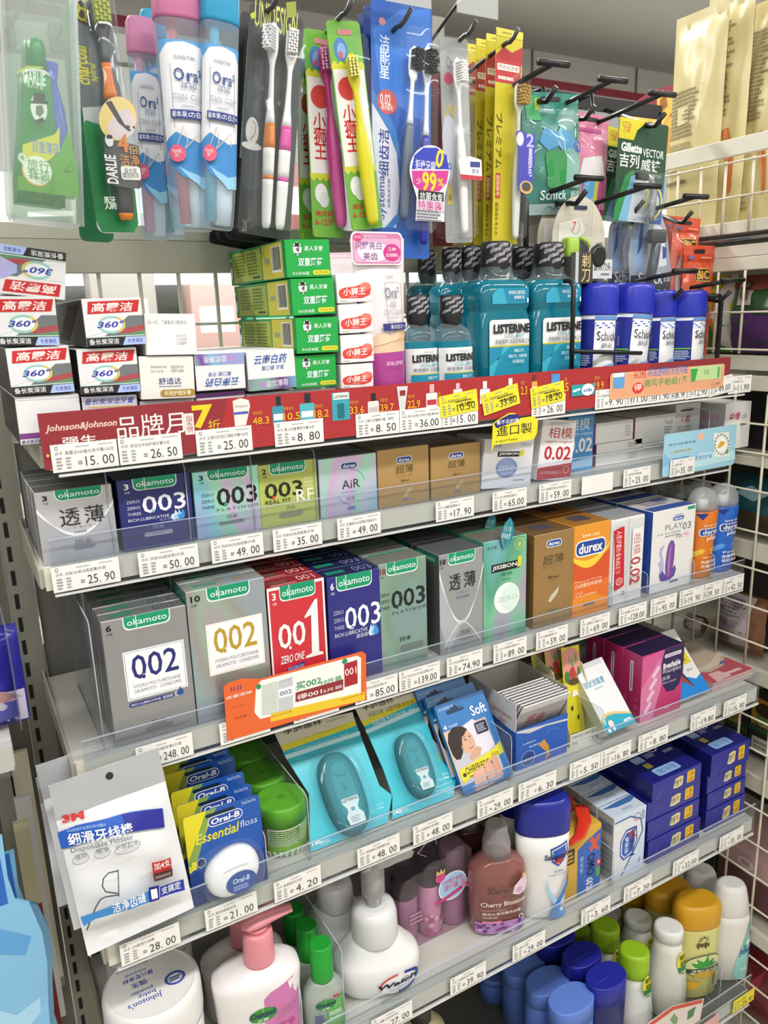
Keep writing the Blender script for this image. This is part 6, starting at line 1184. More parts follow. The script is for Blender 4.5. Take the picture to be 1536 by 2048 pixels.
# ---- foam pump bottles
def foamer(px0,px1,py_sh,nk,col,top,y,label,first):
    cx = (px0+px1)/2; x = Wy(cx,py_sh,y).x; rx = px_r(cx,py_sh+120,y,px1-px0); zs = Wy(cx,py_sh,y).z-Z5; ry = rx*.62
    zc0 = Wy(cx,col[3],y).z-Z5; zc1 = Wy(cx,col[2],y).z-Z5; rc = px_r(cx,col[3],y,col[1]-col[0]); zt = Wy(cx,top[2],y).z-Z5; rn = px_r(cx,nk[2],y,nk[1]-nk[0])
    o = empty('foam_pump',label,'foam hand wash','white foam pump bottles',at((x,y,Z5),0,toward(x,y)))
    W_ = mat('#e6e6e5',.22)
    MB().lathe([(0,rx*.80,ry*.85),(.005,rx*.88,ry*.92),(zs*.30,rx*.97,ry),(zs*.60,rx,ry),(zs*.82,rx*.985,ry*.99),(zs*.94,rx*.92,ry*.95),(zs,rx*.85,ry*.90),(zs+(zc0-zs)*.35,rx*.74,ry*.84),(zs+(zc0-zs)*.7,rx*.60,ry*.76),(zc0,rc*.98,rc*.9)],W_,56,2.4).build('bottle',o)
    CL = mat('#dfe0e0',.2,kind='clear',alpha=.45)
    MB().lathe([(zc0-.004,rc,rc),(zc0,rc*1.05,rc*1.05),(zc1-.012,rc*1.0,rc*1.0),(zc1-.003,rc*.90,rc*.90),(zc1,rc*.6,rc*.6)],mat('#d6d7d7',.25),40).build('collar',o)
    mb = MB(); mb.lathe([(zc1,rn*.6,rn*.6),(zc1+(zt-zc1)*.2,rn*.62,rn*.62),(zc1+(zt-zc1)*.22,rn*.9,rn*.9),(zt-.010,rn*.9,rn*.9)],mat('#cfd0d0',.2,kind='clear',alpha=.5),32); mb.lathe([(zc1+.003,rn*.45,rn*.45),(zt-.008,rn*.5,rn*.5)],mat('#d9dada',.3),24); mb.build('pump_stem',o)
    xa = Wy(top[0],top[2]+12,y).x-x; xb = Wy(top[1],top[2]+6,y).x-x
    mb = MB(); mb.slab([(xa,zt-.010),(xa*.98,zt-.002),(xa*.6,zt),(xb*.9,zt+.001),(xb,zt-.003),(xb*.94,zt-.009),(xb*.55,zt-.012),(rn,zt-.015),(-rn,zt-.015)],rn*1.7,mat('#d3d4d4',.22,kind='clear',alpha=.6),None,-rn*.85); mb.build('pump_head',o)
    if first:
        pm = MB(); sf = lambda u,v,l: ((u-.5)*2*rx*.93,-ry*.985*(1-min(.98,abs((u-.5)*1.9))**2.4)**(1/2.4)-l-.0012,v*zs); P = Print(pm,sf,rx*1.86,zs,18,.0003,.00015)
        P.run([('P',[(.82,.12),(.98,.30),(.98,.42),(.80,.34),(.64,.12)],'#4aa24a'),('E',.70,.42,.26,.27,'#eceaea'),('O',.70,.42,.25,.26,.0035,'#23348e',-95,75),('O',.70,.43,.24,.255,.0024,'#c9463e',95,200),('T','Walch',.42,.38,.93,.51,'#1e1e26',1.8,.15),('T','健康抑菌洗手液',.54,.33,.84,.37,'#3a4a9a',.6),('T','威露士',.56,.285,.78,.315,'#c9705a',.3),('O',.78,.55,.03,.03,.0007,'#2a2a2e'),('T','威露士',.46,.075,.60,.115,'#4aa24a',.8),('T','泡沫洗手液',.44,.01,.70,.05,'#4aa24a',.3),('T','foaming',.74,.14,.88,.17,'#cfe6cf',.3)]); pm.build('label',o)
    return o
foamer(674,828,1893,(727,774,1720),(708,788,1803,1862),(733,814,1699),.651,'white foam pump bottle with red and blue ring logo, front of the fifth shelf',True)
foamer(606,738,1832,(654,694,1690),(640,706,1755,1800),(660,726,1670),.712,'white foam pump bottle in the shade behind the front one',False)
# ---- travel wash sets in clear lobed pouches
def travelset(px0,px1,pyt,pyb,y,label,first):
    a,b = Wy(px0,pyt+90,y),Wy(px1,pyt+60,y); W = b.x-a.x; x = (a.x+b.x)/2; H = Wy((px0+px1)/2,pyt,y).z-Z5
    o = empty('travel_set',label,'travel set','clear travel wash sets',at((x,y,Z5)))
    pk = mat('#c58fb2',.15,kind='liquid',alpha=.35); bk = mat('#2c262c',.25); wh = mat('#d9a6c0',.3)
    for i,(cx,h,r,kd) in enumerate(((-.34,.80,.155,0),(.0,.84,.15,1),(.33,.92,.165,0))):
        cx *= W; r *= W; h *= H; tf = Matrix.Translation((cx,0,.001))
        MB().lathe([(0,r*.92,r*.92),(.003,r,r),(h*.66,r,r),(h*.70,r*.96,r*.96)],wh if kd else pk,28,2,tf).build('small_bottle',o)
        MB().lathe([(h*.70,r*.96,r*.96),(h*.71,r,r),(h*.96,r*.97,r*.97),(h,r*.8,r*.8)],bk if i < 2 else mat('#8f7a8a',.2,kind='liquid',alpha=.3),28,2,tf).build('bottle_cap',o)
    out = [(-.5*W,.0),(.5*W,0),(.5*W,.90*H),(.44*W,.97*H),(.30*W,1.0*H),(.18*W,.97*H),(.13*W,.92*H),(.06*W,.93*H),(-.02*W,.945*H),(-.12*W,.93*H),(-.18*W,.87*H),(-.26*W,.875*H),(-.38*W,.86*H),(-.47*W,.80*H),(-.5*W,.70*H)]
    MB().slab(out,.36*W,mat('#f0e2ec',.08,kind='film',alpha=.05),None,-.18*W).build('clear_pouch',o)
    pts = [(-.05*W,-.005,.93*H),(-.16*W,-.004,1.0*H),(-.02*W,-.002,1.08*H),(.12*W,.002,1.05*H),(.14*W,.002,.97*H)]
    MB().tube(pts,.0008,mat('#cfc6cc',.2),6).build('hanging_loop',o)
    if first:
        pm = MB(); P = Print(pm,flat(W,H,-.185*W),W,H,base=.0002); P.run([('E',.72,.56,.20,.17,'#e9e2ea'),('E',.72,.56,.185,.155,'#9cc4e6'),('E',.55,.72,.07,.06,'#c94a86'),('P',[(.49,.76),(.50,.82),(.54,.78),(.56,.83),(.58,.78),(.62,.81),(.61,.76)],'#e6c87a'),('T','卡尚樱花香氛',.56,.60,.86,.66,'#c43a70',.8),('T','旅行装',.60,.52,.80,.595,'#c43a70',1),('P',[(.48,.44),(.62,.46),(.86,.52),(.86,.47),(.62,.415),(.48,.40)],'#c23a7a'),('E',.88,.52,.04,.03,'#d98ab0'),('E',.94,.55,.035,.028,'#e0a0bf'),('E',.86,.57,.03,.025,'#d98ab0'),('E',.93,.49,.03,.025,'#cf6f9e'),('S',.12,.3,.3,.44,3,'#b58aa0')]); pm.build('card_label',o)
        pm = MB(); r = .15*W; P = Print(pm,wrap(r,r,H*.5,2.6,None,.002),r*2.6,H*.5,10,.0005,.0001); rr = random.Random(2); P.run([('E',rr.random(),rr.random()*.5,.05+.05*rr.random(),.03+.03*rr.random(),rr.choice(('#c9699a','#e6c6d8','#b8588c'))) for i in range(24)]); pm.build('flower_print',o)
    return o
travelset(783,926,1694,1905,.684,'clear lobed pouch with three pink wash bottles, front of the fifth shelf',True)
travelset(800,905,1655,1840,.770,'clear lobed pouch with pink wash bottles, in the shade behind',False)
# ---- cherry body wash
def wash(px0,px1,cap,pys,y,label,first,c='#9a625c'):
    cx = (px0+px1)/2; x = Wy(cx,pys,y).x; rx = px_r(cx,pys+80,y,px1-px0); ry = rx*.62; zs = Wy(cx,pys,y).z-Z5; z0 = Wy(cx,cap[3],y).z-Z5; z1 = Wy(cx,cap[2],y).z-Z5; rc = px_r(cx,cap[3],y,cap[1]-cap[0])
    o = empty('body_wash',label,'body wash','cherry body wash bottles',at((x,y,Z5),0,toward(x,y)))
    MB().lathe([(0,rx*.93,ry*.9),(.005,rx,ry),(zs*.9,rx,ry),(zs,rx*.93,ry*.94),(zs+(z0-zs)*.5,rx*.72,ry*.8),(zs+(z0-zs)*.85,rc*1.1,rc*1.05),(z0,rc*.92,rc*.92)],mat(c,.12,kind='liquid',alpha=.30),48,2.7).build('bottle',o)
    CL = mat('#efeaea',.12,kind='clear',alpha=.20); h = z1-z0
    MB().lathe([(z0,rc*1.0,rc*1.0),(z0+h*.42,rc*1.0,rc*1.0),(z0+h*.44,rc*.90,rc*.90),(z0+h*.62,rc*.90,rc*.90),(z0+h*.64,rc*.80,rc*.80),(z0+h*.95,rc*.78,rc*.78),(z1,rc*.66,rc*.66)],CL,36).build('cap',o)
    if first:
        pm = MB(); H = zs; sf = lambda u,v,l: ((u-.5)*2*rx*.95,-ry*(1-min(.98,abs((u-.5)*1.92))**2.7)**(1/2.7)-l-.0008,v*H); P = Print(pm,sf,rx*1.9,H,16,.0003,.0001)
        rr = random.Random(9)
        P.run([('R',.03,.04,.97,.22,'#b88ac0')]+[('E',rr.uniform(.05,.95),rr.uniform(.06,.20),.04,.018,rr.choice(('#8a4a9a','#d9b0dc','#6a3a7a'))) for i in range(26)]+[('T','Xierxi',.20,.70,.62,.80,'#4a2a2c',.4,.2),('T','Cherry Blossom',.10,.49,.94,.58,'#e6dcd6',.5),('T','Moisture & Fragrance',.12,.44,.56,.47,'#cdb9b4'),('T','樱花沁香花瓣沐浴露',.12,.385,.84,.43,'#e6dcd6',.5),('S',.12,.34,.4,.37,1,'#c9b0ac'),('R',.12,.265,.46,.295,'#d98aa0'),('O',.84,.30,.06,.045,.0010,'#2a2022'),('E',.84,.30,.05,.036,'#d9cfc8'),('T','1',.82,.28,.86,.32,'#2a2022',.6),
               ('P',[(.78,.66),(.66,.70),(.70,.82),(.82,.90),(.90,.97),(.96,.88),(.98,.76),(.92,.68)],'#dcc6d2'),('P',[(.84,.88),(.86,1.0),(.89,.9)],'#d98a3a'),('P',[(.92,.9),(.96,.99),(.97,.88)],'#d9b06a'),('E',.80,.74,.06,.04,'#c9a0c2')]); pm.build('label',o)
    return o
wash(947,1038,(974,1019,1646,1706),1720,.648,'brown pink cherry body wash with clear flip cap, front of the fifth shelf',True)
wash(896,972,(915,955,1600,1650),1668,.728,'brown pink cherry body wash in the shade behind the front one',False,'#5d3634')  # same wash in a darker colour, its shade painted in
# ---- white body wash with deep blue cap
def bwash(px0,px1,capt,capb,y,label,first):
    cx = (px0+px1)/2; x = Wy(cx,capb,y).x; rx = px_r(cx,capb,y,px1-px0); ry = rx*.55; z0 = Wy(cx,capb,y).z-Z5; z1 = Wy(cx,capt,y).z-Z5
    o = empty('body_wash',label,'body wash','white body wash bottles',at((x,y,Z5),0,toward(x,y,.6)))
    MB().lathe([(0,rx*.80,ry*.85),(.005,rx*.86,ry*.9),(z0*.4,rx*.90,ry*.95),(z0*.75,rx*.96,ry),(z0,rx*.97,ry)],mat('#e4e3e2',.25),52,2.3).build('bottle',o)
    MB().lathe([(z0,rx,ry*1.03),(z0+.003,rx*1.01,ry*1.04),(z0+(z1-z0)*.70,rx*1.0,ry*1.04),(z0+(z1-z0)*.9,rx*.95,ry*1.0),(z1,rx*.84,ry*.9)],mat('#1c2790',.25),52,2.3).build('cap',o)
    if first:
        pm = MB(); sf = lambda u,v,l: ((u-.5)*2*rx*.9,-ry*(1-min(.98,abs((u-.5)*1.85))**2.3)**(1/2.3)*(.93+.05*v)-l-.001,v*z0); P = Print(pm,sf,rx*1.8,z0,16,.0003,.0001)
        P.run([('P',[(.58,.86),(.94,.92),(.97,.80),(.88,.70),(.76,.64),(.62,.70)],'#2a4fa6'),('P',[(.61,.84),(.92,.895),(.94,.80),(.86,.715),(.76,.665),(.64,.72)],'#e4e6ea'),('P',[(.63,.83),(.90,.88),(.92,.80),(.85,.725),(.76,.68),(.66,.73)],'#2f5fb8'),('P',[(.66,.72),(.93,.80),(.92,.76),(.80,.68),(.70,.68)],'#c03a3c'),('T','Safeguard',.46,.715,1.0,.80,'#1c2a6a',1.4,.1),('T','纯白清香',.66,.58,.86,.61,'#4a5a9a',.4),('T','沐浴露 长效抑菌',.54,.545,.94,.57,'#6a7ab0',.2),
               ('P',[(.52,.52),(.54,.42),(.62,.33),(.78,.24),(.68,.20),(.58,.30),(.50,.42)],'#9ccbe6'),('P',[(.98,.54),(.96,.40),(.88,.30),(.74,.18),(.66,.06),(.60,.06),(.68,.20),(.80,.30),(.92,.42)],'#3f78c4'),('L',[(.985,.55),(.97,.40),(.88,.29),(.74,.17),(.66,.04)],.0012,'#2b57a8'),('P',[(.60,.03),(.66,.17),(.76,.20),(.92,.12),(.94,.03)],'#5a94d2'),('E',.84,.13,.035,.022,'#e4e6ea')]); pm.build('label',o)
    return o
bwash(1042,1127,1590,1655,.634,'white body wash with deep blue cap and shield logo, front of the fifth shelf',True)
bwash(1010,1086,1560,1620,.690,'white body wash with deep blue cap behind the front one',False)
# ---- yellow laundry soap with a red wrapper knot
def soapbar(TL,TR,y,label,T=.040):
    xc,W,H = boxdim(y,Z5,TL,TR); o = empty('laundry_soap',label,'soap','yellow laundry soaps',at((xc,y,Z5)))
    MB().box(-W/2,W/2,0,T,0,H,mat('#c9a03c',.22),.004).build('wrapped_bar',o)
    pm = MB(); P = Print(pm,flat(W,H),W,H); P.run([('P',[(.36,.02),(.34,.74),(.62,.84),(.96,.92),(.97,.04)],'#3a62b4'),('P',[(.64,.80),(.72,.86),(.80,.78),(.90,.86),(.94,.80),(.84,.72),(.94,.62),(.86,.60),(.80,.68),(.70,.62),(.66,.68),(.74,.74)],'#d2563c'),('T','OMO',.60,.26,.82,.60,'#1c2a62',2.5,0,-90),('T','奥妙',.58,.02,.78,.24,'#e6e9f2',1.6,0,-90),('R',.86,.36,.97,.46,'#c8402f',.002),('T','99',.885,.385,.95,.44,'#f2e6e0',.8),('R',.86,.2,.95,.34,'#5aa24a',.001),('T','洗衣皂',.42,.36,.50,.62,'#c6d4ee',.3,0,-90),('R',.06,.58,.26,.80,'#3a2c1c',.001),('S',.08,.6,.24,.78,3,'#c9a03c')]); pm.build('wrapper_print',o)
    # folded red band end on top
    mb = MB(); mb.tube([(-W*.46,-.004,H*.93),(-W*.2,-.006,H*1.02),(W*.08,.006,H*1.09),(W*.18,.018,H*1.16),(W*.28,.024,H*1.15)],[(.003,.0008),(.007,.0009),(.009,.0010),(.0095,.001),(.008,.0008)],mat('#c8321f',.2),10); mb.build('red_band',o)
    return o
soapbar((1130,1672),(1206,1650),.624,'yellow wrapped laundry soap with red band, front of the fifth shelf')
soapbar((1098,1640),(1172,1622),.672,'yellow wrapped laundry soap with red band, behind the front one')
# ---- white soap cartons in a row
xc,W,H = boxdim(.622,Z5,(1236,1641),(1293,1604)); x0 = Wy(1229,1640,.622).x; x1 = Wy(1293,1606,.622).x
sc = carton('soap_carton','white soap carton with blue shield logo, frontmost of the row','soap',at(((x0+x1)/2,.622,Z5)),x1-x0,H,.030,mat('#dcdee2',.35),[('P',[(.02,.93),(.5,.94),(.85,.82),(.93,.62),(.75,.42),(.4,.1),(.1,0),(1,0),(1,1),(.02,1)],'#c6d6ea'),('L',[(.02,.92),(.5,.93),(.84,.82),(.92,.62),(.75,.42),(.5,.2),(.3,.02)],.0022,'#2f5f9e'),('P',[(.22,.60),(.38,.74),(.72,.74),(.76,.52),(.62,.30),(.34,.26),(.22,.36)],'#2a4fa6'),('P',[(.25,.59),(.39,.71),(.69,.71),(.72,.52),(.60,.325),(.36,.29),(.25,.37)],'#e4e6ea'),('P',[(.28,.58),(.40,.69),(.66,.69),(.68,.52),(.58,.345),(.37,.31),(.28,.38)],'#2b5bb4'),('P',[(.48,.69),(.66,.69),(.68,.54),(.56,.56)],'#c03a3c'),('T','Safeguard',.52,.27,.70,.72,'#1c2a6a',1.5,.1,90),('T','舒肤佳',.36,.36,.48,.62,'#e6e9f2',1,0,90),('O',.72,.88,.10,.055,.0010,'#b8505a'),('S',.86,.80,.96,.95,4,'#7a8ab0'),('T','125g',.82,.1,.88,.2,'#4a5a9a',.3,0,90)],side='#aeb2ba',top='#c3d0e0',
            uops=[('P',[(0,.75),(.4,.55),(.8,.55),(1,.7),(1,.9),(.5,.85)],'#3f6aa8'),('T','舒肤佳',.4,.2,.7,.4,'#8a9ab8',.4)]+[('R',.02+.06*i,.94,.05+.06*i,.985,'#2a4f8a') for i in range(16)],lops=[('R',.1,.72,.9,.88,'#6f7a9a'),('S',.1,.1,.9,.6,6,'#8f95a4')],group='white soap cartons')
for i in range(3): copy_thing(sc,Matrix.Translation((0,.0306*(i+1),0)) @ sc.matrix_world,f'white soap carton, {["second", "third", "rearmost"][i]} of the row')
sc['group'] = 'white soap cartons'
# ---- blue mask boxes in two stacks
MB1 = mat('#20238e',.3)
def maskops(kid): return [('P',[(.42,.28),(.45,.74),(.56,.80),(.62,.74),(.61,.28),(.50,.22)],'#d6d09a'),('T','世菁',.44,.34,.52,.66,'#2a3a6a',1.4),('T','康',.535,.36,.585,.70,'#c46a4a',1.2),('R',.70,.24,.86,.86,'#e0bd24',.0025),('T','儿童' if kid else '成人',.725,.56,.84,.78,'#a83a2a',.8),('T','60枚',.725,.28,.84,.50,'#b8402f',.8),('L',[(.06,.0),(.12,.2),(.20,.62)],.0004,'#8a8ec8'),('L',[(.93,.35),(.96,.7)],.0004,'#6a6eb8')]
def masktop(): return [('T','快易康',.06,.52,.36,.70,'#a9adc9',2),('R',.36,.54,.44,.70,'#b86a7a'),('E',.66,.58,.14,.15,'#dfe3ee'),('E',.66,.58,.127,.135,'#20286a'),('P',[(.54,.58),(.60,.68),(.68,.6),(.66,.5),(.58,.48)],'#5a94d2'),('P',[(.70,.50),(.74,.66),(.78,.60),(.76,.5)],'#c9a0a8'),('S',.76,.34,.98,.42,1,'#a9adc9'),('R',.16,.34,.36,.46,'#6f9ad2',.002),('T','医用护理',.17,.36,.35,.45,'#dfe6f4',1),('R',.40,.36,.60,.46,'#3a3f98'),('T','立体防护',.41,.37,.59,.45,'#c9cde6',.6),('R',.22,.22,.34,.31,'#b8b04a'),('R',.22,.06,.68,.19,'#8fb4e0',.004),('T','口罩独立包装 平面型',.26,.085,.64,.165,'#3a4f9a',.4),('P',[(.1,.86),(.5,.88),(.75,.92),(.98,.96),(.98,1),(.1,1)],'#b0b03a'),('L',[(.3,.84),(.6,.85),(.8,.9),(.86,.88)],.0008,'#a9adc9')]
def mstack(corners,y,kid,side,nm):
    top = None
    for i,(TL,TR,hpx) in enumerate(corners):
        yy = y+.0015*((i*2) % 3); a,b = Wy(*TL,yy),Wy(*TR,yy); b.x = min(b.x,.9492)
        z1 = (a.z+b.z)/2 if i == 0 else top
        zb = Wy(TL[0],TL[1]+hpx,yy).z if i < len(corners)-1 else Z5
        zb = max(zb,Z5); h = z1-zb-.0004; top = zb
        carton('mask_box',f'deep blue face mask box, {["top", "second from the top", "third from the top", "bottom"][i]} of the {side} stack','mask box',at(((a.x+b.x)/2,yy,zb)),b.x-a.x,h,.125,MB1,maskops(kid),uops=masktop() if i == 0 else (),side='#181a66',top='#191c74',group=f'mask boxes of the {side} stack',lops=[('S',.2,.3,.6,.6,1,'#4a4ea0')])
mstack((((1306,1573),(1404,1520),33),((1295,1612),(1401,1566),32),((1296,1650),(1399,1604),33),((1297,1686),(1401,1640),34)),.621,True,'left',0)
mstack((((1424,1517),(1515,1466),37),((1416,1554),(1508,1506),33),((1416,1588),(1506,1541),33),((1413,1622),(1503,1576),34)),.624,False,'right',0)
D5 = [tag(divider(5,px,py,h,.17),l,'divider','clear dividers on the fifth shelf') for px,py,h,l in ((604,2040,.075,'clear plastic divider between the pink pump and the sanitiser'),(688,2010,.10,'clear plastic divider between the sanitiser and the foam pump'),(1226,1760,.055,'clear plastic divider in front of the soap cartons'))]
# ================================================================== lowest shelf: shampoo and lotion bottles
Z6 = zp(6)
_row = {}
def capbottle(name,px,pyt,y,rx,ry,label,cat,group,caphf,prof,cap,body,capm,e=2.2,extra=None,turn=0.):
    if group in _row:
        x0,yl = _row[group]; hy = math.hypot(rx*math.sin(turn),ry*math.cos(turn)); y = min(max(Wx(px,pyt,x0).y,yl+2*hy+.0045),yl+2*hy+.022)
        p = Wy(px,pyt,y); p.x = x0+max(-.004,min(.004,p.x-x0))
    else: p = Wy(px,pyt,y); p.x = min(p.x,.983-math.hypot(rx*math.cos(turn),ry*math.sin(turn))); x0 = p.x
    _row[group] = (x0,y); H = p.z-Z6
    H = min(H,.262)
    o = empty(name,label,cat,group,at((p.x,y,Z6),0,turn))
    MB().lathe([(z*H,rx*u,ry*v) for z,u,v in prof],body,44,e).build('bottle',o)
    MB().lathe([(z*H,rx*u,ry*v) for z,u,v in cap],capm,44,e).build('cap',o)
    if extra: extra(o,rx,ry,H,e)
    return o
BOT = [(0,.9,.9),(.02,.98,.98),(.4,1,1),(.74,1,1),(.76,.97,.97)]
FLAT = [(.76,.98,.98),(.765,1.01,1.02),(.985,1.0,1.0),(.995,.98,.98),(1,.94,.94)]
LB = mat('#5c7fd0',.45); DB = mat('#1c2596',.42); DBD = mat('#191d5e',.3)
for i,(px,py,y,nm) in enumerate(((1142,1995,.634,'frontmost'),(1095,1960,.679,'second'),(1049,1925,.726,'third'),(1000,1935,.770,'rearmost, in the shade'))):
    capbottle('shampoo_bottle',px,py,y,.0345,.0235,f'light blue capped shampoo bottle, {nm} of its row','shampoo','light blue shampoo bottles',0,BOT,FLAT,mat('#5374c4',.35),LB,2.2)
for i,(px,py,y,nm) in enumerate(((1212,1950,.630,'frontmost'),(1163,1908,.677,'second'),(1112,1868,.724,'third'),(1070,1840,.771,'rearmost, in the shade'))):
    def ridge(o,rx,ry,H,e):
        MB().tube([(-rx*.7,-ry*.25,H*1.001),(0,-ry*.15,H*1.003),(rx*.7,-ry*.25,H*1.001)],.0008,DB,6).build('cap_ridge',o)
    capbottle('shampoo_bottle',px,py,y,.0315,.0215,f'deep blue capped shampoo bottle, {nm} of its row','shampoo','deep blue shampoo bottles',0,BOT,[(z,u,v) for z,u,v in FLAT],DBD,DB,2.2,ridge)
MILK = [(0,.92,.92),(.02,1,1),(.35,.98,.98),(.60,.86,.88),(.74,.70,.74),(.86,.62,.68)]
def milk(first):
    def f(o,rx,ry,H,e):
        pm = MB(); rad = lambda z: ((.98-.30*max(0,(z/H-.45)/.4)) if z/H > .45 else .99,)*2
        P = Print(pm,wrap(rx,ry,H,2.6,lambda z: (lambda k: (k,k))(rad(z)[0]),0,2.2),rx*2.6,H,16,.0012,.00012)
        P.run([('E',.86,.66,.15,.115,'#d8d43a'),('P',[(.72,.625),(.75,.57),(.86,.545),(.97,.57),(1.0,.63)],'#2f7d44'),('T','植悦',.78,.70,.98,.755,'#2a3a1c',1),('T','凝萃',.78,.635,.98,.69,'#2a3a1c',1),('T','植物氨基酸',.78,.575,.94,.60,'#dfe6c6',.3),('T','SUPER MILD',.88,.08,.96,.50,'#5d7a64',.3,0,90),('T','Moisture',.82,.30,.855,.5,'#a9b8a0',0,0,90)]); pm.build('label',o)
    return f
for i,(px,py,y,nm) in enumerate(((1338,1850,.638,'frontmost'),(1286,1826,.694,'second'),(1249,1802,.750,'rearmost'))):
    capbottle('conditioner_bottle',px,py,y,.030,.025,f'white bottle with white cap and yellow leaf label, {nm} of its row','conditioner','white-capped bottles',0,MILK,[(.865,.66,.72),(.87,.70,.76),(.97,.70,.76),(.99,.66,.72),(1,.55,.6)],mat('#dddcd2',.35),mat('#e2e2e0',.35),2.1,milk(i == 0),R(-50))
for i,(px,py,y,nm) in enumerate(((1269,1897,.640,'frontmost'),(1213,1846,.696,'second'),(1172,1842,.752,'rearmost, mostly hidden'))):
    capbottle('shampoo_bottle',px,py,y,.030,.025,f'white bottle with bright green cap and yellow leaf label, {nm} of its row','shampoo','green-capped bottles',0,[(z*.82,u,v) for z,u,v in MILK],[(.70,.62,.68),(.72,.70,.76),(.78,.74,.80),(.80,.72,.78),(.955,.72,.78),(.985,.68,.74),(1,.56,.62)],mat('#dedfdd',.35),mat('#8fb81e',.38),2.1,milk(i == 0),R(-50))
def gold(first):
    def f(o,rx,ry,H,e):
        if not first: return
        pm = MB(); P = Print(pm,wrap(rx,ry,H*.76,2.5,None,0,2.4),rx*2.5,H*.76,16,.0006,.0001)
        P.run([('T','六',.44,.86,.58,.93,'#3a3020',1.4),('T','神',.40,.76,.58,.85,'#3a3020',1.6),('E',.56,.50,.34,.16,'#55684a'),('E',.56,.50,.32,.145,'#d9dba0'),('P',[(.40,.50),(.34,.56),(.46,.54),(.42,.62),(.52,.56),(.58,.66),(.60,.56),(.72,.60),(.66,.53),(.78,.52),(.68,.48),(.46,.47)],'#3f9a44'),('R',.26,.41,.86,.47,'#3a4a3c'),('T','清新沐浴露',.36,.42,.78,.46,'#e6e9cf',.5),('E',.56,.38,.16,.05,'#c9a03a'),('P',[(.24,.26),(.36,.30),(.52,.26),(.44,.18),(.30,.18)],'#d9a92c'),('R',.74,.16,.86,.36,'#d9dba8',.001),('S',.755,.18,.845,.34,4,'#7a7a50')]); pm.build('label',o)
    return f
for i,(px,py,y,nm) in enumerate(((1395,1796,.640,'frontmost'),(1345,1765,.694,'second'),(1298,1760,.750,'rearmost'))):
    capbottle('body_wash',px,py,y,.036,.0235,f'pale yellow body wash with amber cap, {nm} of its row','body wash','amber-capped body wash bottles',0,[(0,.9,.9),(.02,1,1),(.45,.97,1),(.74,.98,1),(.765,.96,.98)],[(.765,.99,1.02),(.775,1.01,1.04),(.92,1.0,1.02),(.97,.95,.97),(1,.80,.82)],mat('#d2cd82',.3),mat('#cf9a1c',.4),2.4,gold(i == 0),R(-22))
def john(first):
    def f(o,rx,ry,H,e):
        if not first: return
        pm = MB(); P = Print(pm,wrap(rx,ry,H*.7,2.6,None,0,2.2),rx*2.6,H*.7,18,.0006,.0001)
        P.run([('P',[(.52,.08),(.54,.30),(.66,.62),(.80,.86),(.97,.98),(.99,.5),(.98,.10),(.7,.0)],'#8fcac4'),('T',"Johnson's",.60,.40,.94,.54,'#2f4fa8',.8,.1),('T','强生',.82,.36,.92,.42,'#2f4fa8',.8),('E',.84,.74,.04,.05,'#c96a86'),('E',.76,.62,.05,.04,'#dfe9e6'),('E',.70,.55,.03,.03,'#4f8a8a'),('T','milk',.62,.18,.76,.26,'#dfe9f2',.6)]); pm.build('label',o)
    return f
for i,(px,py,y,nm) in enumerate(((1474,1757,.634,'frontmost, with its aqua label'),(1419,1727,.690,'second'),(1376,1732,.746,'rearmost'))):
    capbottle('baby_lotion_bottle',px,py,y,.0345,.0235,f'white baby lotion bottle with tapering cap, {nm} of its row','baby lotion','white baby lotion bottles',0,[(0,.92,.92),(.02,1,1),(.40,1,1),(.62,.94,.96),(.70,.86,.92)],[(.70,.86,.92),(.705,.88,.94),(.85,.76,.86),(.95,.66,.78),(.985,.58,.70),(1,.44,.56)],mat('#dcd9d2',.35),mat('#e0e0de',.42),2.2,john(i == 0),R(-28))
# pale olive pump bottle whose shoulder just shows, and a red-edged price flag at the front
p = Wy(840,2030,.655); H = p.z-Z6
o = empty('lotion_bottle','pale olive lotion bottle in the dark at the bottom edge','lotion',None,at((p.x,.655,Z6)))
MB().lathe([(0,.033,.024),(.004,.036,.026),(H*.80,.036,.026),(H*.90,.031,.023),(H*.96,.020,.017),(H*.985,.0135,.0135)],mat('#c3bf96',.35),40,2.3).build('bottle',o)
MB().lathe([(H*.985,.0135,.0135),(H*1.12,.0125,.0125),(H*1.13,.009,.009)],mat('#2a2824',.4),28).build('cap',o)
_y = SH[6][0]-.0055
q = [Wy(a,b,_y) for a,b in ((1296,2046),(1345,2012),(1408,1997),(1400,2040),(1372,2060),(1300,2075))]
x0 = min(a.x for a in q); z0 = min(a.z for a in q)
b = Board('price_flag',_y,x0,max(a.x for a in q),z0,max(a.z for a in q),mat('#d8d2c6',.5),'red-edged paper flag at the front of the lowest shelf','flag')
me = MB(); me.slab([(p.x-(x0+max(a.x for a in q))/2,p.z-z0) for p in q],.0004,mat('#d8cfc8',.5)); tmp = me.build('price_flag_sheet'); b.o.data = tmp.data; bpy.data.objects.remove(tmp)
b.Q([(1298,2047),(1345,2013),(1406,1998),(1404,2006),(1347,2020),(1302,2053)],'#c8503c'); b.Q([(1340,2040),(1348,2026),(1356,2036),(1352,2055)],'#7a9a6a'); b.Q([(1376,2022),(1392,2012),(1386,2032),(1374,2040)],'#4a7a4a'); b.done()
_a = Wy(1380,2075,_y); _b = Wy(1440,2020,_y)
c = Board('pink_ticket',_y,_a.x,_b.x,SH[6][1]+.002,SH[6][1]+.026,mat('#d9a8a0',.5),'pink price ticket beside the red-edged flag at the bottom','price ticket'); c.P.run([('S',.1,.2,.6,.8,3,'#8a5a56')]); c.done()
tag(divider(6,1440,1975,.075,.16),'clear plastic divider between the amber-capped and white lotion bottles','divider')
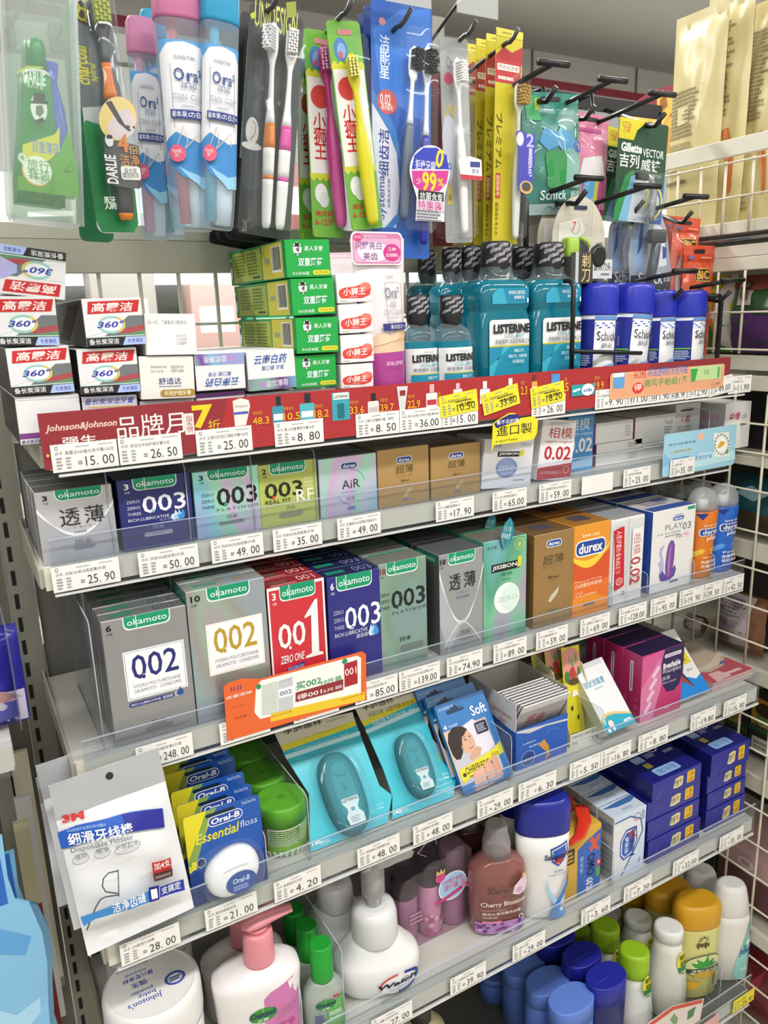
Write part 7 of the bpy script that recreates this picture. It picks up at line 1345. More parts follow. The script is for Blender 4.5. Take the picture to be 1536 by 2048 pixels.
# ================================================================== goods hanging from peg hooks over the toothpaste shelf
HK = mat('#4a4d50',.35,.5)
def peg(label,bx,by,yt,z_rise=.02,tip=(.0035,-.010,.011),m=HK,r=.0024,root=.861,upper=None,group='steel peg hooks',rz=None):
    F = Wy(bx,by,yt); o = empty('peg_hook',label,'peg hook',group,at(F))
    zr = (rz-F.z) if rz else z_rise
    MB().tube([(0,root-yt,zr),(0,(root-yt)*.5,zr*.45),(0,.006,.0008),(0,0,0),(tip[0]*.4,tip[1]*.45,tip[2]*.30),tip],r,m,8).build('rod',o)
    mb = MB().box(-.007,.007,root-yt-.004,root-yt+.0005,zr-.012,zr+.012,m,.001); mb.build('bracket',o)
    if upper:
        MB().tube([(0,root-yt,zr+.02),(.0,.02,upper),(0,-.014,upper)],r*.8,m,8).build('label_rod',o)
        mb = MB(); mb.box(-.026,.026,-.018,-.0165,upper-.022,upper+.006,mat('#e4e6e6',.2,kind='clear',alpha=.35)); mb.build('label_holder',o)
    return o
def brush(o,x,y,z0,L,ang,secs,bris,face=0.,hw=.0062,w=.0058,hook=True,rows=(4,8)):
    """a toothbrush standing in its pack: secs = [(t0, t1, colour)], face turns the bristles about its length"""
    tf = Matrix.Translation((x,y,z0)) @ Matrix.Rotation(ang,4,'Y') @ Matrix.Rotation(face,4,'Z')
    W_ = [(0,.55),(.02,.8),(.10,.92),(.25,1.0),(.42,1.05),(.52,.88),(.62,.52),(.74,.40),(.80,.42),(.835,.75),(.86,hw/w),(.97,hw/w*.98),(.99,hw/w*.75),(1,.3)]
    D_ = [(0,.4),(.02,.6),(.25,.85),(.42,.95),(.52,.75),(.62,.5),(.78,.42),(.86,.42),(.97,.42),(1,.2)]
    def ip(T,t):
        for (a,p),(b,q) in zip(T,T[1:]):
            if a <= t <= b: return p+(q-p)*(t-a)/(b-a)
        return T[-1][1]
    def prof(t0,t1):
        n = max(2,int((t1-t0)*34)); return [((t0+(t1-t0)*i/n)*L,w*ip(W_,t0+(t1-t0)*i/n),w*.8*ip(D_,t0+(t1-t0)*i/n)) for i in range(n+1)]
    for i,(a,b,c) in enumerate(secs): MB().lathe(prof(a,b),gloss(c),18,2.3,tf).build('brush_handle' if i < len(secs)-1 else 'brush_head',o)
    mb = MB(); rr = random.Random(1); nx,nz = rows
    for i in range(nx):
        for j in range(nz):
            px = (i-(nx-1)/2)*hw*1.6/nx; pz = L*(.868+.10*j/(nz-1)); hgt = .0095*(1+.12*((i+j) % 2))
            mb.lathe([(0,hw*.17,hw*.17),(hgt,hw*.19,hw*.19)],mat(bris,.5),7,2,tf @ Matrix.Translation((px,-w*.25,pz)) @ Matrix.Rotation(R(90),4,'X'),caps=(False,True))
    mb.build('bristles',o)
def hcard(name,label,cat,group,y,TL,TR,BL,col,T=.0008,r=.003,lean=0.,hole=(.5,.965)):
    mw,W,H = quad(y,1.5,lean,TL,TR,BL)
    o = empty(name,label,cat,group,mw); MB().slab(rrect(-W/2,0,W/2,H,r),T,col if not isinstance(col,str) else mat(col,.3)).build('card',o)
    return o,mw,W,H
def lid(o,x0,x1,z0,z1,d,m=BLIS,r=.006,y=-.0003,nm='blister'):
    """a moulded clear cover: rounded tray with sloping sides"""
    a = rrect(x0,z0,x1,z1,r); k = .0022; b = rrect(x0+k,z0+k,x1-k,z1-k,r); n = len(a)
    vs = [(p,y,q) for p,q in a]+[(p,y-d,q) for p,q in b]; fs = [(i,(i+1) % n,n+(i+1) % n,n+i) for i in range(n)]+[tuple(range(n,2*n))]
    return MB().add(vs,fs,m,False).build(nm,o)
def along(f,p_bot,p_top):
    a,b = f.loc(*p_bot),f.loc(*p_top); return a[0],a[1],math.hypot(b[0]-a[0],b[1]-a[1]),math.atan2(b[0]-a[0],b[1]-a[1])
# ---- frosted travel kit pouch
def kit(dy,label,first,dx=0):
    y = .645+dy; mw,W,H = quad(y,1.5,0,(6+dx,-40),(128+dx,-60),(30+dx,440)); W *= 1.12
    o = empty('travel_kit',label,'travel kit','frosted travel kits',mw)
    # green toothpaste tube
    gx = -W*.06; HT = H*.80
    MB().lathe([(.012,W*.34,.002),(.03,W*.34,.006),(HT*.45,W*.27,.012),(HT*.72,W*.21,.0155),(HT*.78,W*.20,.016)],mat('#3c9a54',.25),30,2.1,Matrix.Translation((gx,0,0))).build('green_tube',o)
    MB().lathe([(HT*.78,W*.205,.0165),(HT*.80,W*.195,.0158)],mat('#dfe6df',.3),30,2.1,Matrix.Translation((gx,0,0))).build('tube_collar',o)
    MB().lathe([(HT*.80,W*.15,.013),(HT*.94,W*.135,.012),(HT*.97,W*.12,.010)],mat('#1f8a4e',.3),26,2,Matrix.Translation((gx,0,0))).build('tube_cap',o)
    MB().tube([(W*.26,0,.03),(W*.22,.0,H*.28),(W*.17,0,H*.50),(W*.14,0,H*.62),(W*.13,0,H*.70)],[.006,.0085,.0075,.004,.006],mat('#4a63c0',.25),12).build('blue_brush',o)
    # printed insert
    yy = -.0185; MB().slab([(-W*.42,.018),(W*.42,.018),(W*.42,H*.24),(W*.30,H*.40),(W*.16,H*.30),(-W*.10,H*.22),(-W*.42,H*.17)],.0004,mat('#56a02c',.4),None,yy).build('printed_insert',o)
    f = Face(o,mw,W,H,lambda u,v,l: ((u-.5)*W,yy-l,v*H))
    if first:
        f.Q([(40,300),(102,280),(112,265),(112,312),(92,330),(56,345),(40,320)],'#cfcf3c'); f.T('双重薄荷',58,314,110,298,'#6f86c8',1)
        f.E(68,352,29,29,'#d8a04a'); f.E(69,350,27.5,28,'#e9eee4'); f.T('旅行\n套装',50,366,92,332,'#3f9a44',.6); f.T('Travel Kit',64,374,108,362,'#5a9a4a',.2); f.E(39,325,8,9,'#d9e6d2'); f.E(39,325,4,4.5,'#8fae86'); f.Q([(34,331),(44,331),(42,342)],'#d9e6d2')
        for q in ((70,400),(96,392),(110,412),(130,345)): f.run([('L',[f.uv(q[0]+a,q[1]+b) for a,b in ((-9,6),(4,-8),(9,6),(-9,6))],.0006,'#3f8020')])
        f.Q([(50,430),(140,428),(140,438),(50,440)],'#e4e9e4')
        f2 = Face(o,mw,W,H,lambda u,v,l: ((u-.5)*W,-.0175-l,v*H)); f2.T('DARLIE',42,178,84,160,'#dfeee2',1.2); f2.T('黑人牙膏',48,188,80,179,'#cfe6d2',.3); f2.E(72,228,16,28,'#dfe8df'); f2.Q([(60,215),(62,198),(84,200),(84,216)],'#24342a'); f2.Q([(55,219),(57,214),(90,215),(90,221)],'#24342a'); f2.Q([(66,224),(78,222),(82,236),(74,246),(66,240)],'#6a746a'); f2.Q([(64,252),(80,246),(84,254),(70,258)],'#24342a'); f2.run([('L',[f2.uv(*q) for q in ((28,160),(50,148),(80,150))],.0012,'#b9c63c')]); f2.done('tube_lettering')
    f.done('insert_lettering')
    # the frosted flexible pouch itself
    prof = [(0,W*.46,.016),(.006,W*.50,.021),(H*.3,W*.50,.0215),(H*.7,W*.50,.021),(H,W*.50,.019)]
    MB().lathe(prof,mat('#e9f0ec',.4,kind='frost',alpha=.12),40,5,caps=(True,False)).build('frosted_pouch',o)
    MB().tube([(W*.5,-.006,.0),(W*.5,-.006,H*.5),(W*.5,-.006,H)],.0014,mat('#e6eef0',.2,kind='clear',alpha=.5),6).build('welded_edge',o)
    return o
kit(0,'frosted travel kit pouch with green toothpaste tube, nearest at the top left',True); kit(.055,'frosted travel kit pouch behind the front one',False,-8)
peg('steel peg hook carrying the frosted travel kits, at the top left',85,-75,.625,rz=1.713)
# ---- charcoal twin-spiral toothbrush pack
o,mw,W,H = hcard('toothbrush_pack','black, orange and green toothbrush blister pack beside the travel kit','toothbrush',None,.705,(134,-25),(214,-25),(196,466),'#b9bcbc',r=.006)
f = Face(o,mw,W,H)
f.Q([(138,5),(216,0),(246,210),(160,215)],mat('#5d6266',.3,.3)); f.Q([(165,250),(172,240),(200,250),(270,380),(277,448),(268,466),(204,464),(192,440)],'#1f8048'); f.T('charcoal',152,168,172,92,'#c9c43a',1.2,.1,-90); f.T('spiral',180,162,194,128,'#c9c43a',.8,.1,-90); f.Q([(136,30),(185,60),(200,62),(176,10),(160,0)],'#3a3a22')
for q in ((150,15,9),(163,28,8),(175,12,8)): u,v = f.uv(q[0],q[1]); f.run([('O',u,v,.1,.022,.0016,'#b5b03a')])
f.done()
x,z,L,a = along(f,(249,442),(190,-10))
brush(o,x,-.008,z,L,a,[(0,.03,'#d2762a'),(.03,.54,'#3a3b3d'),(.54,.70,'#cf6f28'),(.70,1,'#46484a')],'#9aa23a',w=.0078,hw=.0074)
# round die-cut label
lm = Matrix.Translation((0,-.016,0)); yl = -.0172
MB().slab([f.loc(*q) for q in [(227+37*math.cos(R(t)),247+43*math.sin(R(t))) for t in range(0,360,12)]],.0004,mat('#d9c07a',.25,.2),None,yl).build('round_label',o)
MB().slab([f.loc(*q) for q in ((200,280),(240,292),(268,300),(276,378),(268,384),(232,380),(205,372))],.0004,mat('#47464a',.3),None,yl+.0006).build('label_card',o)
g = Face(o,mw,W,H,lambda u,v,l: ((u-.5)*W,yl-l,v*H))
g.Q([(205,265),(225,232),(250,228),(262,250),(258,275),(240,288),(218,285)],'#d3bfc2'); g.Q([(203,215),(214,212),(240,258),(254,270),(248,272),(228,255)],'#3a3a3c'); g.E(246,263,5,3,'#3a3a3c'); g.E(258,264,2,3,'#3a3a3c')
g.T('4',228,312,246,278,'#cf7a30',1.5); g.T('倍',249,316,266,300,'#c9a06a',.8); g.T('洁净',233,340,268,318,'#c98a4a',1); g.B(235,366,270,341,'#e4e0da',.002); g.T('备长炭\n螺旋刷毛',237,363,268,344,'#3a3a3c',.6); g.T('DARLIE',207,374,222,318,'#e9e9e9',1.2,.1,-90); g.T('黑\n人',202,425,210,400,'#dfeee0',.4); g.T('牙\n刷',212,424,222,400,'#dfeee0',.4); g.E(210,290,8,12,'#d9d9d6'); g.Q([(204,286),(206,278),(216,280),(216,287)],'#222'); g.done('label_lettering')
MB().lathe([(z+.004,.010,.011),(z+.02,.0125,.015),(z+L*.5,.013,.015),(z+L*.75,.0115,.014),(z+L,.012,.015)],BLIS,24,3,Matrix.Rotation(a,4,'Y') if False else Matrix.Translation((x,-.007,0)) @ Matrix.Translation((0,0,z)) @ Matrix.Rotation(a,4,'Y') @ Matrix.Translation((0,0,-z)),caps=(True,True)).build('blister',o)
o2,mw2,W2,H2 = hcard('toothbrush_pack','green toothbrush pack behind the charcoal one, only its lower edge showing','toothbrush',None,.760,(120,0),(190,-5),(160,482),'#1f6a40',r=.006)
peg('steel peg hook carrying the charcoal toothbrush packs',178,-60,.690,rz=1.713)
# ---- slim travel brush tubes
def tubeset(ct,cx,wpx,top,capb,bot,y,capc,label,first,brushc):
    p = Wy(cx,bot,y); a = Wy(cx-wpx/2,250,y); b = Wy(cx+wpx/2,250,y); rx = (b.x-a.x)/2; H = Wy(cx,top,y).z-p.z; zc = Wy(cx,capb,y).z-p.z; ry = rx*.62
    sl = math.atan2(Wy(ct,top,y).x-p.x,H)
    o = empty('travel_set',label,'travel set','frosted travel brush and paste tubes',at(p,0,0,sl))
    MB().tube([(-rx*.35,0,.006),(-rx*.35,0,H*.38),(-rx*.3,0,H*.6),(-rx*.28,0,H*.88)],[.0045,.0055,.003,.005],mat(brushc,.25),10).build('brush',o)
    MB().lathe([(.004,rx*.42,ry*.6),(.02,rx*.5,ry*.7),(H*.25,rx*.5,ry*.7),(H*.6,rx*.4,ry*.6)],mat('#e6e6ea',.3),20,2,Matrix.Translation((rx*.34,.001,0))).build('paste_tube',o)
    pm = MB(); P = Print(pm,wrap(rx*.985,ry*.985,H,2.7,None,0,2.6),rx*2.7,H,14,.0002,.00005)
    P.run([('P',[(.02,.30),(.02,.70),(.25,.745),(.5,.755),(.75,.74),(.98,.68),(.98,.2),(.7,.22),(.3,.26)],'#dcdde2'),('P',[(.02,.36),(.3,.40),(.6,.36),(.98,.38),(.98,.24),(.6,.20),(.35,.22),(.02,.30)],'#3f86c6'),('P',[(.02,.70),(.02,.76),(.98,.76),(.98,.68),(.75,.74),(.5,.755),(.25,.745)],'#5a9ad2'),('P',[(.3,.26),(.6,.17),(.98,.18),(.98,.24),(.6,.22)],'#8fc4e2'),
           ('L',[(.28,.42),(.28,.665),(.74,.665),(.74,.42),(.28,.42)],.0005,'#8a90a8'),('T','SUNSTAR',.36,.685,.62,.70,'#8a90a8'),('T','Ora²',.34,.60,.70,.65,'#2c4a86',.4),('T','me',.44,.57,.60,.594,'#7a88a8'),('T','STAIN CLEAR',.30,.525,.72,.548,'#8f949f'),('S',.42,.495,.6,.508,1,'#a9adb8'),('R',.24,.45,.78,.485,'#2a3f86'),('T','歯本来の白さへ',.27,.455,.76,.48,'#e6e9f4',.6),('L',[(.3,.33),(.42,.42),(.46,.36),(.42,.33),(.6,.4),(.62,.35)],.0007,'#b9b0a0'),('E',.30,.31,.13,.035,'#d65a7a'),('T','TRAVEL\nSET',.22,.295,.38,.325,'#f4dfe6',.4)])
    pm.build('printed_sleeve',o)
    MB().lathe([(0,rx*.80,ry*.8),(.004,rx*.9,ry*.9),(H*.15,rx*.97,ry*.97),(zc,rx,ry)],mat('#e0ecf4',.3,kind='frost',alpha=.16),32,2.6,caps=(True,False)).build('frosted_tube',o)
    MB().lathe([(zc-.003,rx*1.03,ry*1.04),(zc,rx*1.04,ry*1.06),(H-.004,rx*1.0,ry*1.02),(H,rx*.85,ry*.85)],mat(capc,.3,kind='frost',alpha=.62),32,2.6).build('cap',o)
    return o
tubeset(440,434,72,-25,40,458,.700,'#4ab0da','frosted travel tube with blue cap, right of the group',True,'#4ab4cc')
tubeset(350,388,90,-30,42,462,.712,'#d98ab4','frosted travel tube with wide pink cap, in the middle front of the group',True,'#d9707a')
tubeset(306,350,52,30,80,478,.768,'#4fb0d4','frosted travel tube with blue cap, half hidden behind the wide pink one',False,'#3f9aa6')
tubeset(281,311,58,42,108,480,.762,'#d696ba','frosted travel tube with pink cap, leftmost of the group',False,'#d696a6')
peg('steel peg hook carrying the frosted travel tubes',400,-55,.690,rz=1.713)
# ---- black twin toothbrush pack
BKC = mat('#323635',.3)
o,mw,W,H = hcard('toothbrush_pack','black blister pack with orange and pink twin toothbrushes, frontmost','toothbrush','black twin toothbrush packs',.742,(500,5),(606,5),(476,464),BKC,r=.004)
f = Face(o,mw,W,H)
f.Q([(493,160),(520,150),(516,300),(525,380),(484,378)],'#45484e'); f.T('UNIDESIGN',508,52,596,26,'#c9cc6a',.4); f.Q([(500,28),(512,22),(512,36),(503,38)],'#b9c040'); f.Q([(572,5),(592,3),(592,34),(574,36)],'#8f9a3a'); f.T('高密度软毛设计',494,222,502,112,'#8a8a3a',.3,0,90)
f.E(504,262,13,28,'#cfcbc6'); f.E(503,292,20,8,'#d2cec9'); f.run([('L',[f.uv(*q) for q in ((500,280),(510,268),(512,250),(504,242))],.0006,'#4a4a4a')]); f.T('2X',484,462,494,440,'#9a9a9a',.2); f.done()
for (b,t,c,fc) in (((525,459),(540,52),'#d47a2a',-.9),((552,462),(578,62),'#cf3f94',-.25)):
    x,z,L,a = along(f,b,t); brush(o,x,-.009,z,L,a,[(0,.245,'#e4e0dc'),(.245,.265,c),(.265,.40,'#e4e0dc'),(.40,.52,c),(.52,1,'#e6e3e0')],'#d6d6d4',fc,.0058,.0056)
lid(o,-W*.42,W*.46,H*.02,H*.93,.018)
for i in range(3):
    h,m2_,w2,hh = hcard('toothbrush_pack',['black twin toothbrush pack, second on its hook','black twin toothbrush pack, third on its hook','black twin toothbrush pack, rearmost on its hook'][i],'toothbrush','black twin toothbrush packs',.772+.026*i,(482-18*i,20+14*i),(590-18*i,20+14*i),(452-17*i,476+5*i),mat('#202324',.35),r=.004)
    lid(h,-w2*.42,w2*.46,hh*.02,hh*.90,.017,mat('#4a4d50',.12,kind='clear',alpha=.35))
    MB().slab([(-w2*.46,hh*.35),(-w2*.30,hh*.35),(-w2*.30,hh*.85),(-w2*.46,hh*.85)],.0004,mat('#b5c9c4',.4),None,-.0185).build('bristle_print',h)
peg('steel peg hook carrying the black twin toothbrush packs',545,14,.730,rz=1.713)
# ---- children's toothbrush packs (their printed mascot left out)
def kid(y,TL,TR,BL,bb,bt,bc,label,first,dd=0):
    o,mw,W,H = hcard('toothbrush_pack',label,'toothbrush','green and white children\'s toothbrush packs',y,TL,TR,BL,'#6aa83a',r=.004)
    pm = MB(); P = Print(pm,flat(W,H),W,H)
    P.run([('R',.03,.30,.97,.80,'#e6e3de'),('P',[(.0,.78)]+[(.1*i,.80+.02*(i % 2)) for i in range(11)]+[(1,.78)],'#c9cc3a'),('P',[(.0,.32)]+[(.1*i,.30-.02*(i % 2)) for i in range(11)]+[(1,.32)],'#c9cc3a'),('E',.34,.87,.20,.055,'#4a78b8'),('E',.36,.865,.13,.035,'#7fa6d2'),('E',.32,.845,.06,.018,'#c9506a'),
           ('E',.42,.69,.30,.055,'#cf4038'),('T','小\n狮\n王',.16,.39,.56,.615,'#c8322c',1.6),('T','KODOMO',.62,.42,.74,.56,'#c8322c',.6,0,90),('E',.32,.22,.20,.05,'#dfe2df'),('E',.40,.19,.16,.04,'#cfd6cf'),('T','换牙期',.12,.105,.66,.135,'#c8322c',1),('T','6-12岁',.10,.06,.68,.10,'#c8322c',1.2),('T','2',.05,.0+.01,.14,.035,'#c9cc3a',.4),('S',.3,.93,.8,.97,1,'#e08a9a')]); pm.build('lettering',o)
    f = Face(o,mw,W,H); x,z,L,a = along(f,bb,bt)
    brush(o,x,-.008,z,L,a,[(0,1,bc)],'#e2df8a' if bc != '#c8388c' else '#c98ab0',-.35,.0062,.0072,rows=(3,7))
    lid(o,W*.02,W*.5,H*.02,H*.93,.016)
    return o
kid(.752,(651,40),(718,40),(704,462),(740,452),(694,112),'#d8cf2c','children\'s pack with a yellow toothbrush, frontmost',True)
kid(.778,(607,55),(672,55),(626,474),(677,456),(640,95),'#c8388c','children\'s pack with a magenta toothbrush, second',True)
kid(.806,(592,75),(650,75),(600,480),(645,465),(625,100),'#8ab83a','children\'s pack with a green toothbrush, rearmost',False)
peg('steel peg hook carrying the green children\'s packs',690,27,.738,rz=1.713)
# ---- blue twin pack
def sysm(y,TL,TR,BL,label,first,col):
    o,mw,W,H = hcard('toothbrush_pack',label,'toothbrush','blue twin toothbrush packs',y,TL,TR,BL,col,r=.005)
    f = Face(o,mw,W,H)
    if first:
        f.Q([(745,60),(800,20),(860,18),(860,250),(820,230),(760,180)],'#3a78d0'); f.Q([(744,190),(770,230),(792,290),(800,380),(792,455),(746,455)],'#cfd0dc'); f.Q([(744,178),(765,205),(790,255),(803,320),(797,318),(776,260),(744,205)],'#3f7ac0'); f.Q([(770,455),(796,425),(800,440),(785,456)],'#3f7ac0')
        f.T('洁\n能\n星',759,155,779,72,'#dfe6f4',1.2); f.E(764,43,7,8,'#c98a9a'); f.E(774,204,20,25,'#bf5a56'); f.T('0.02',760,208,781,190,'#f2e4e2',.4); f.T('毫米刷毛',762,219,786,211,'#f2e4e2',.3); f.T('细齿洁',757,351,778,260,'#2a3a8e',1,0,-90); f.T('Systema',755,438,773,352,'#2a3a8e',.4,0,-90); f.T('抗菌含炭牙刷',775,415,780,358,'#5a64a0',.2,0,-90)
    else: f.run([('P',[(0,0),(.25,0),(.3,.3),(.1,.5),(0,.55)],'#bfc4d6'),('E',.2,.56,.15,.05,'#9a4a50'),('T','细齿洁',.04,.15,.18,.42,'#2a3a8e',.8,0,-90),('L',[(0,.6),(.15,.56),(.3,.4)],.003,'#5a86c4')])
    f.done()
    if first:
        for (b,t,c) in (((799,440),(820,98),'#5d6a7a'),((838,490),(846,98),'#2c2f9a')):
            x,z,L,a = along(f,b,t); brush(o,x,-.009,z,L,a,[(0,.56,c),(.56,1,'#e2e2e6')],'#26262a',.15,.0068,.0056,rows=(4,8))
        lid(o,-W*.12,W*.48,H*.10,H*.90,.019)
        yl = -.0205
        MB().slab([f.loc(*q) for q in [(839+40*math.cos(R(t)),346+48*math.sin(R(t))) for t in range(-205,26,11)]+[(868,400),(868,448),(811,446),(813,400)]],.0004,mat('#d9d9e2',.35),None,yl).build('label_card',o)
        g = Face(o,mw,W,H,lambda u,v,l: ((u-.5)*W,yl-l,v*H))
        g.Q([(803,345),(808,318),(826,303),(852,303),(872,318),(876,345)],'#3240b0'); g.Q([(803,348),(876,348),(872,372),(858,388),(822,390),(806,374)],'#c8388c'); g.T('拒绝牙龈',810,345,850,330,'#e8e4f4',.6); g.T('0',850,342,866,306,'#d8c82c',1.6,.2); g.T('出血',864,345,882,331,'#3240b0',.8); g.T('少',812,374,822,362,'#f0dfe9',.4); g.T('99',823,388,852,352,'#d8cc2c',1.6); g.T('%',854,378,866,364,'#d8cc2c',.8); g.B(816,408,866,391,'#1e1e22'); g.T('抗菌含炭',819,407,864,393,'#e9e9ec',1); g.B(812,426,868,409,'#c9c3cf'); g.T('特惠装',815,424,862,410,'#c8388c',1); g.run([('S',*g.uv(813,446),*g.uv(866,427),4,'#77777f')]); g.done('label_lettering')
    return o
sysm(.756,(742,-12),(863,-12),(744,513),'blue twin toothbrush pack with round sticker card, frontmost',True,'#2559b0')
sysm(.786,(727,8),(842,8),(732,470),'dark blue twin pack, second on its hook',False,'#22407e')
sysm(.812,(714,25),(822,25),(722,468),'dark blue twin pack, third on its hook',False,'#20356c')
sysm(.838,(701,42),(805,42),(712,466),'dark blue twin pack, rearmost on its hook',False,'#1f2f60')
peg('steel peg hook with label rod carrying the blue twin packs',800,52,.742,rz=1.713,upper=.035,tip=(.006,-.013,.013))
# ---- maroon and white single packs
o,mw,W,H = hcard('toothbrush_pack','maroon toothbrush pack between the blue and the clear white ones','toothbrush',None,.835,(858,140),(900,140),(866,492),mat('#6f2a40',.3)); lid(o,-W*.4,W*.4,H*.03,H*.9,.012)
o,mw,W,H = hcard('toothbrush_pack','clear and white toothbrush pack with small red-footed tag','toothbrush',None,.765,(878,72),(935,72),(892,486),mat('#cfd2d2',.2,kind='frost',alpha=.55))
f = Face(o,mw,W,H); f.T('Ora²',893,136,912,114,'#6f7480',.3); f.E(897,157,9,12,'#c9506a'); f.Q([(884,270),(890,225),(908,240),(912,300),(902,370),(888,360)],'#c3c9d2'); f.Q([(885,205),(893,228),(898,205),(905,225),(914,204),(916,210),(904,235),(898,215),(892,238)],'#c9b05a'); f.B(895,410,904,370,'#cdb96a'); f.T('极',897,402,903,388,'#4a3a1a',.4); f.done()
x,z,L,a = along(f,(922,470),(905,120)); brush(o,x,-.008,z,L,a,[(0,1,'#e6e6e6')],'#eceae6',.2,.006,.006); lid(o,-W*.44,W*.46,H*.01,H*.94,.016,FILM)
MB().slab([f.loc(*q) for q in ((897,326),(905,320),(922,319),(943,326),(945,366),(903,364))],.0004,mat('#dfe0e0',.35),None,-.0185).build('tag',o)
g = Face(o,mw,W,H,lambda u,v,l: ((u-.5)*W,-.0185-l,v*H)); g.Q([(901,354),(922,356),(945,358),(945,366),(903,364)],'#bf3a4a'); g.B(921,340,940,330,'#3a4a8a'); g.T('音波',924,352,938,344,'#8a9ab8',.3); g.done('tag_lettering')
peg('steel peg hook carrying the clear white packs',936,69,.750,rz=1.713,upper=.034)
# ---- yellow premium packs
def yel(y,TL,TR,BL,label,first):
    o,mw,W,H = hcard('toothbrush_pack',label,'toothbrush','yellow toothbrush packs',y,TL,TR,BL,'#c9ba2c',r=.0015)
    pm = MB(); P = Print(pm,flat(W,H),W,H)
    P.run([('P',[(0,.83),(1,.85),(1,.935),(.6,.90),(.3,.92),(0,.88)],'#b02a2c'),('R',.0,.80,.95,.86,'#b83438'),('R',.06,.815,.9,.845,'#e6dcd6',.001),('T','やわらかめ',.12,.82,.86,.841,'#8a3a2a',.6),('T','コンパクト',.1,.785,.8,.80,'#f2e2de',.3),('R',.0,.76,.95,.80,'#b83438'),('S',.1,.77,.85,.795,1,'#f0e0da'),('R',.0,.965,1,1,'#d8cc4a'),('S',.2,.975,.8,.99,1,'#9a9030'),
           ('T','プレミアム',.06,.36,.30,.62,'#5a4a1a',1,0,90),('R',.08,.22,.26,.34,'#b5483a',.001),('T','超極細毛',.10,.23,.24,.33,'#f2e2b8',.2,0,90),('T','歯周病を考えた',.08,.04,.20,.20,'#6a5a1a',.2,0,90)]); pm.build('lettering',o)
    f = Face(o,mw,W,H)
    bx = W*.24; brush(o,bx,-.008,H*.02,H*.74,0,[(0,1,'#dcdcd4' if first else '#3a3a3a')],'#b08a3c' if first else '#5a5a52',.25,.0085,.0055,rows=(4,6)); lid(o,W*.0,W*.52,H*.01,H*.80,.018)
    return o,f,mw,W,H
o,f,mw,W,H = yel(.752,(993,54),(1046,60),(984,486),'yellow and red toothbrush pack with violet tag, frontmost of four',True)
MB().slab([f.loc(*q) for q in ((1010,272),(1016,268),(1026,272),(1036,276),(1048,275),(1047,330),(1040,390),(1028,394),(1014,380),(1016,310))],.0004,mat('#4a48b0',.35),None,-.0195).build('tag',o)
g = Face(o,mw,W,H,lambda u,v,l: ((u-.5)*W,-.0195-l,v*H)); g.E(1018,285,7,14,'#cfd2dc'); g.T('2',1030,300,1046,276,'#b5b4ea',1.2); g.T('重\n植\n毛',1033,358,1043,303,'#e6e4f2',.8); g.E(1030,380,13,13,'#c9a86a'); g.E(1030,379,9,9,'#4a4a4e'); g.done('tag_lettering')
for i,(y,TL,TR,BL,nm) in enumerate(((.776,(973,66),(1022,70),(966,488),'second of four'),(.800,(953,76),(1000,80),(948,490),'third of four'),(.824,(932,86),(978,90),(929,491),'rearmost of four'))): yel(y,TL,TR,BL,f'yellow and red toothbrush pack, {nm}',False)
peg('steel peg hook carrying the yellow toothbrush packs',1020,84,.740,rz=1.713)

# ================================================================== black wire razor rack standing on the toothpaste shelf
RB = mat('#141517',.38,.1)
rk = empty('razor_rack','black wire display rack with T-ended rods, standing on the toothpaste shelf','rack',None,at((0,0,Z1)))
xl,xr,yb,yfr = Wy(1053,400,.742).x,.938,.842,.742
def wire(pts,r=.0031,nm='rod'): return MB().tube([(x,y,z-Z1) for x,y,z in pts],r,RB,8).build(nm,rk)
zt1 = 1.7135; zt2 = 1.5865; zt3 = 1.475
for x in (xl+.012,xr): wire([(x,yb,Z1+.003),(x,yb,1.6),(x,yb,zt1)],.0033,'upright')
za,zb_ = Wy(1055,392,.742).z,Wy(1053,488,.742).z
wire([(xl,yfr,zb_-.004),(xl,yfr,za-.008),(xl,yfr+.004,za-.002),(xl,yfr+.012,za),(xl,yb,za)],nm='side_loop')
for z,h in ((zt1,.009),(zt2,.006),(zt3,.006)): MB().box(xl+.01,xr+.004,yb-.0015,yb+.0015,z-h-Z1,z+h-Z1,RB,.0006).build('cross_bar',rk)
_a = Wy(1143,703,.700); _b = Wy(1286,706,.700)
wire([(_a.x,.704,_a.z),(_a.x+.004,.700,_a.z),(_b.x-.004,.700,_b.z),(_b.x,.7035,_b.z)],.0026,'front_ledge')
_c = Wy(1154,573,.700); wire([(_a.x+.001,.7005,Z1+.003),(_a.x+.001,.7005,_c.z),(_a.x+.001,.706,_c.z+.006),(_a.x+.001,.716,_c.z+.007)],.0028,'side_loop')
_c = Wy(1443,592,.735); wire([(_c.x,.735,Z1+.003),(_c.x,.735,_c.z-.006),(_c.x-.004,.735,_c.z),(_c.x-.018,.735,_c.z+.0005),(_c.x-.02,yb,_c.z)],.0033,'side_loop')
def trod(px,py,y,rootz,nm='label_rod',rootx=None,w=.019,yaw=-.05,bend=True):
    F = Wy(px,py,y)
    if bend: wire([(F.x-.004,yb,rootz),(F.x-.004,yb-.03,rootz+.0),(F.x-.003,yb-.036,F.z-.016),(F.x-.003,yb-.042,F.z-.010),(F.x,y,F.z)],.0029,nm)
    else: wire([(F.x,yb,rootz),(F.x,y,F.z)],.0029,nm)
    MB().tube([(F.x-w,y+w*.12,F.z-Z1),(F.x+w,y-w*.12,F.z-Z1)],.0033,RB,8).build('label_bar',rk)
trod(1107,127,.690,zt1); trod(1226,160,.700,zt1); trod(1325,188,.700,zt1)
trod(1178,356,.700,zt2); trod(1296,372,.700,zt2); trod(1392,393,.705,zt2); trod(1370,542,.705,zt3); trod(1466,560,.705,zt3)
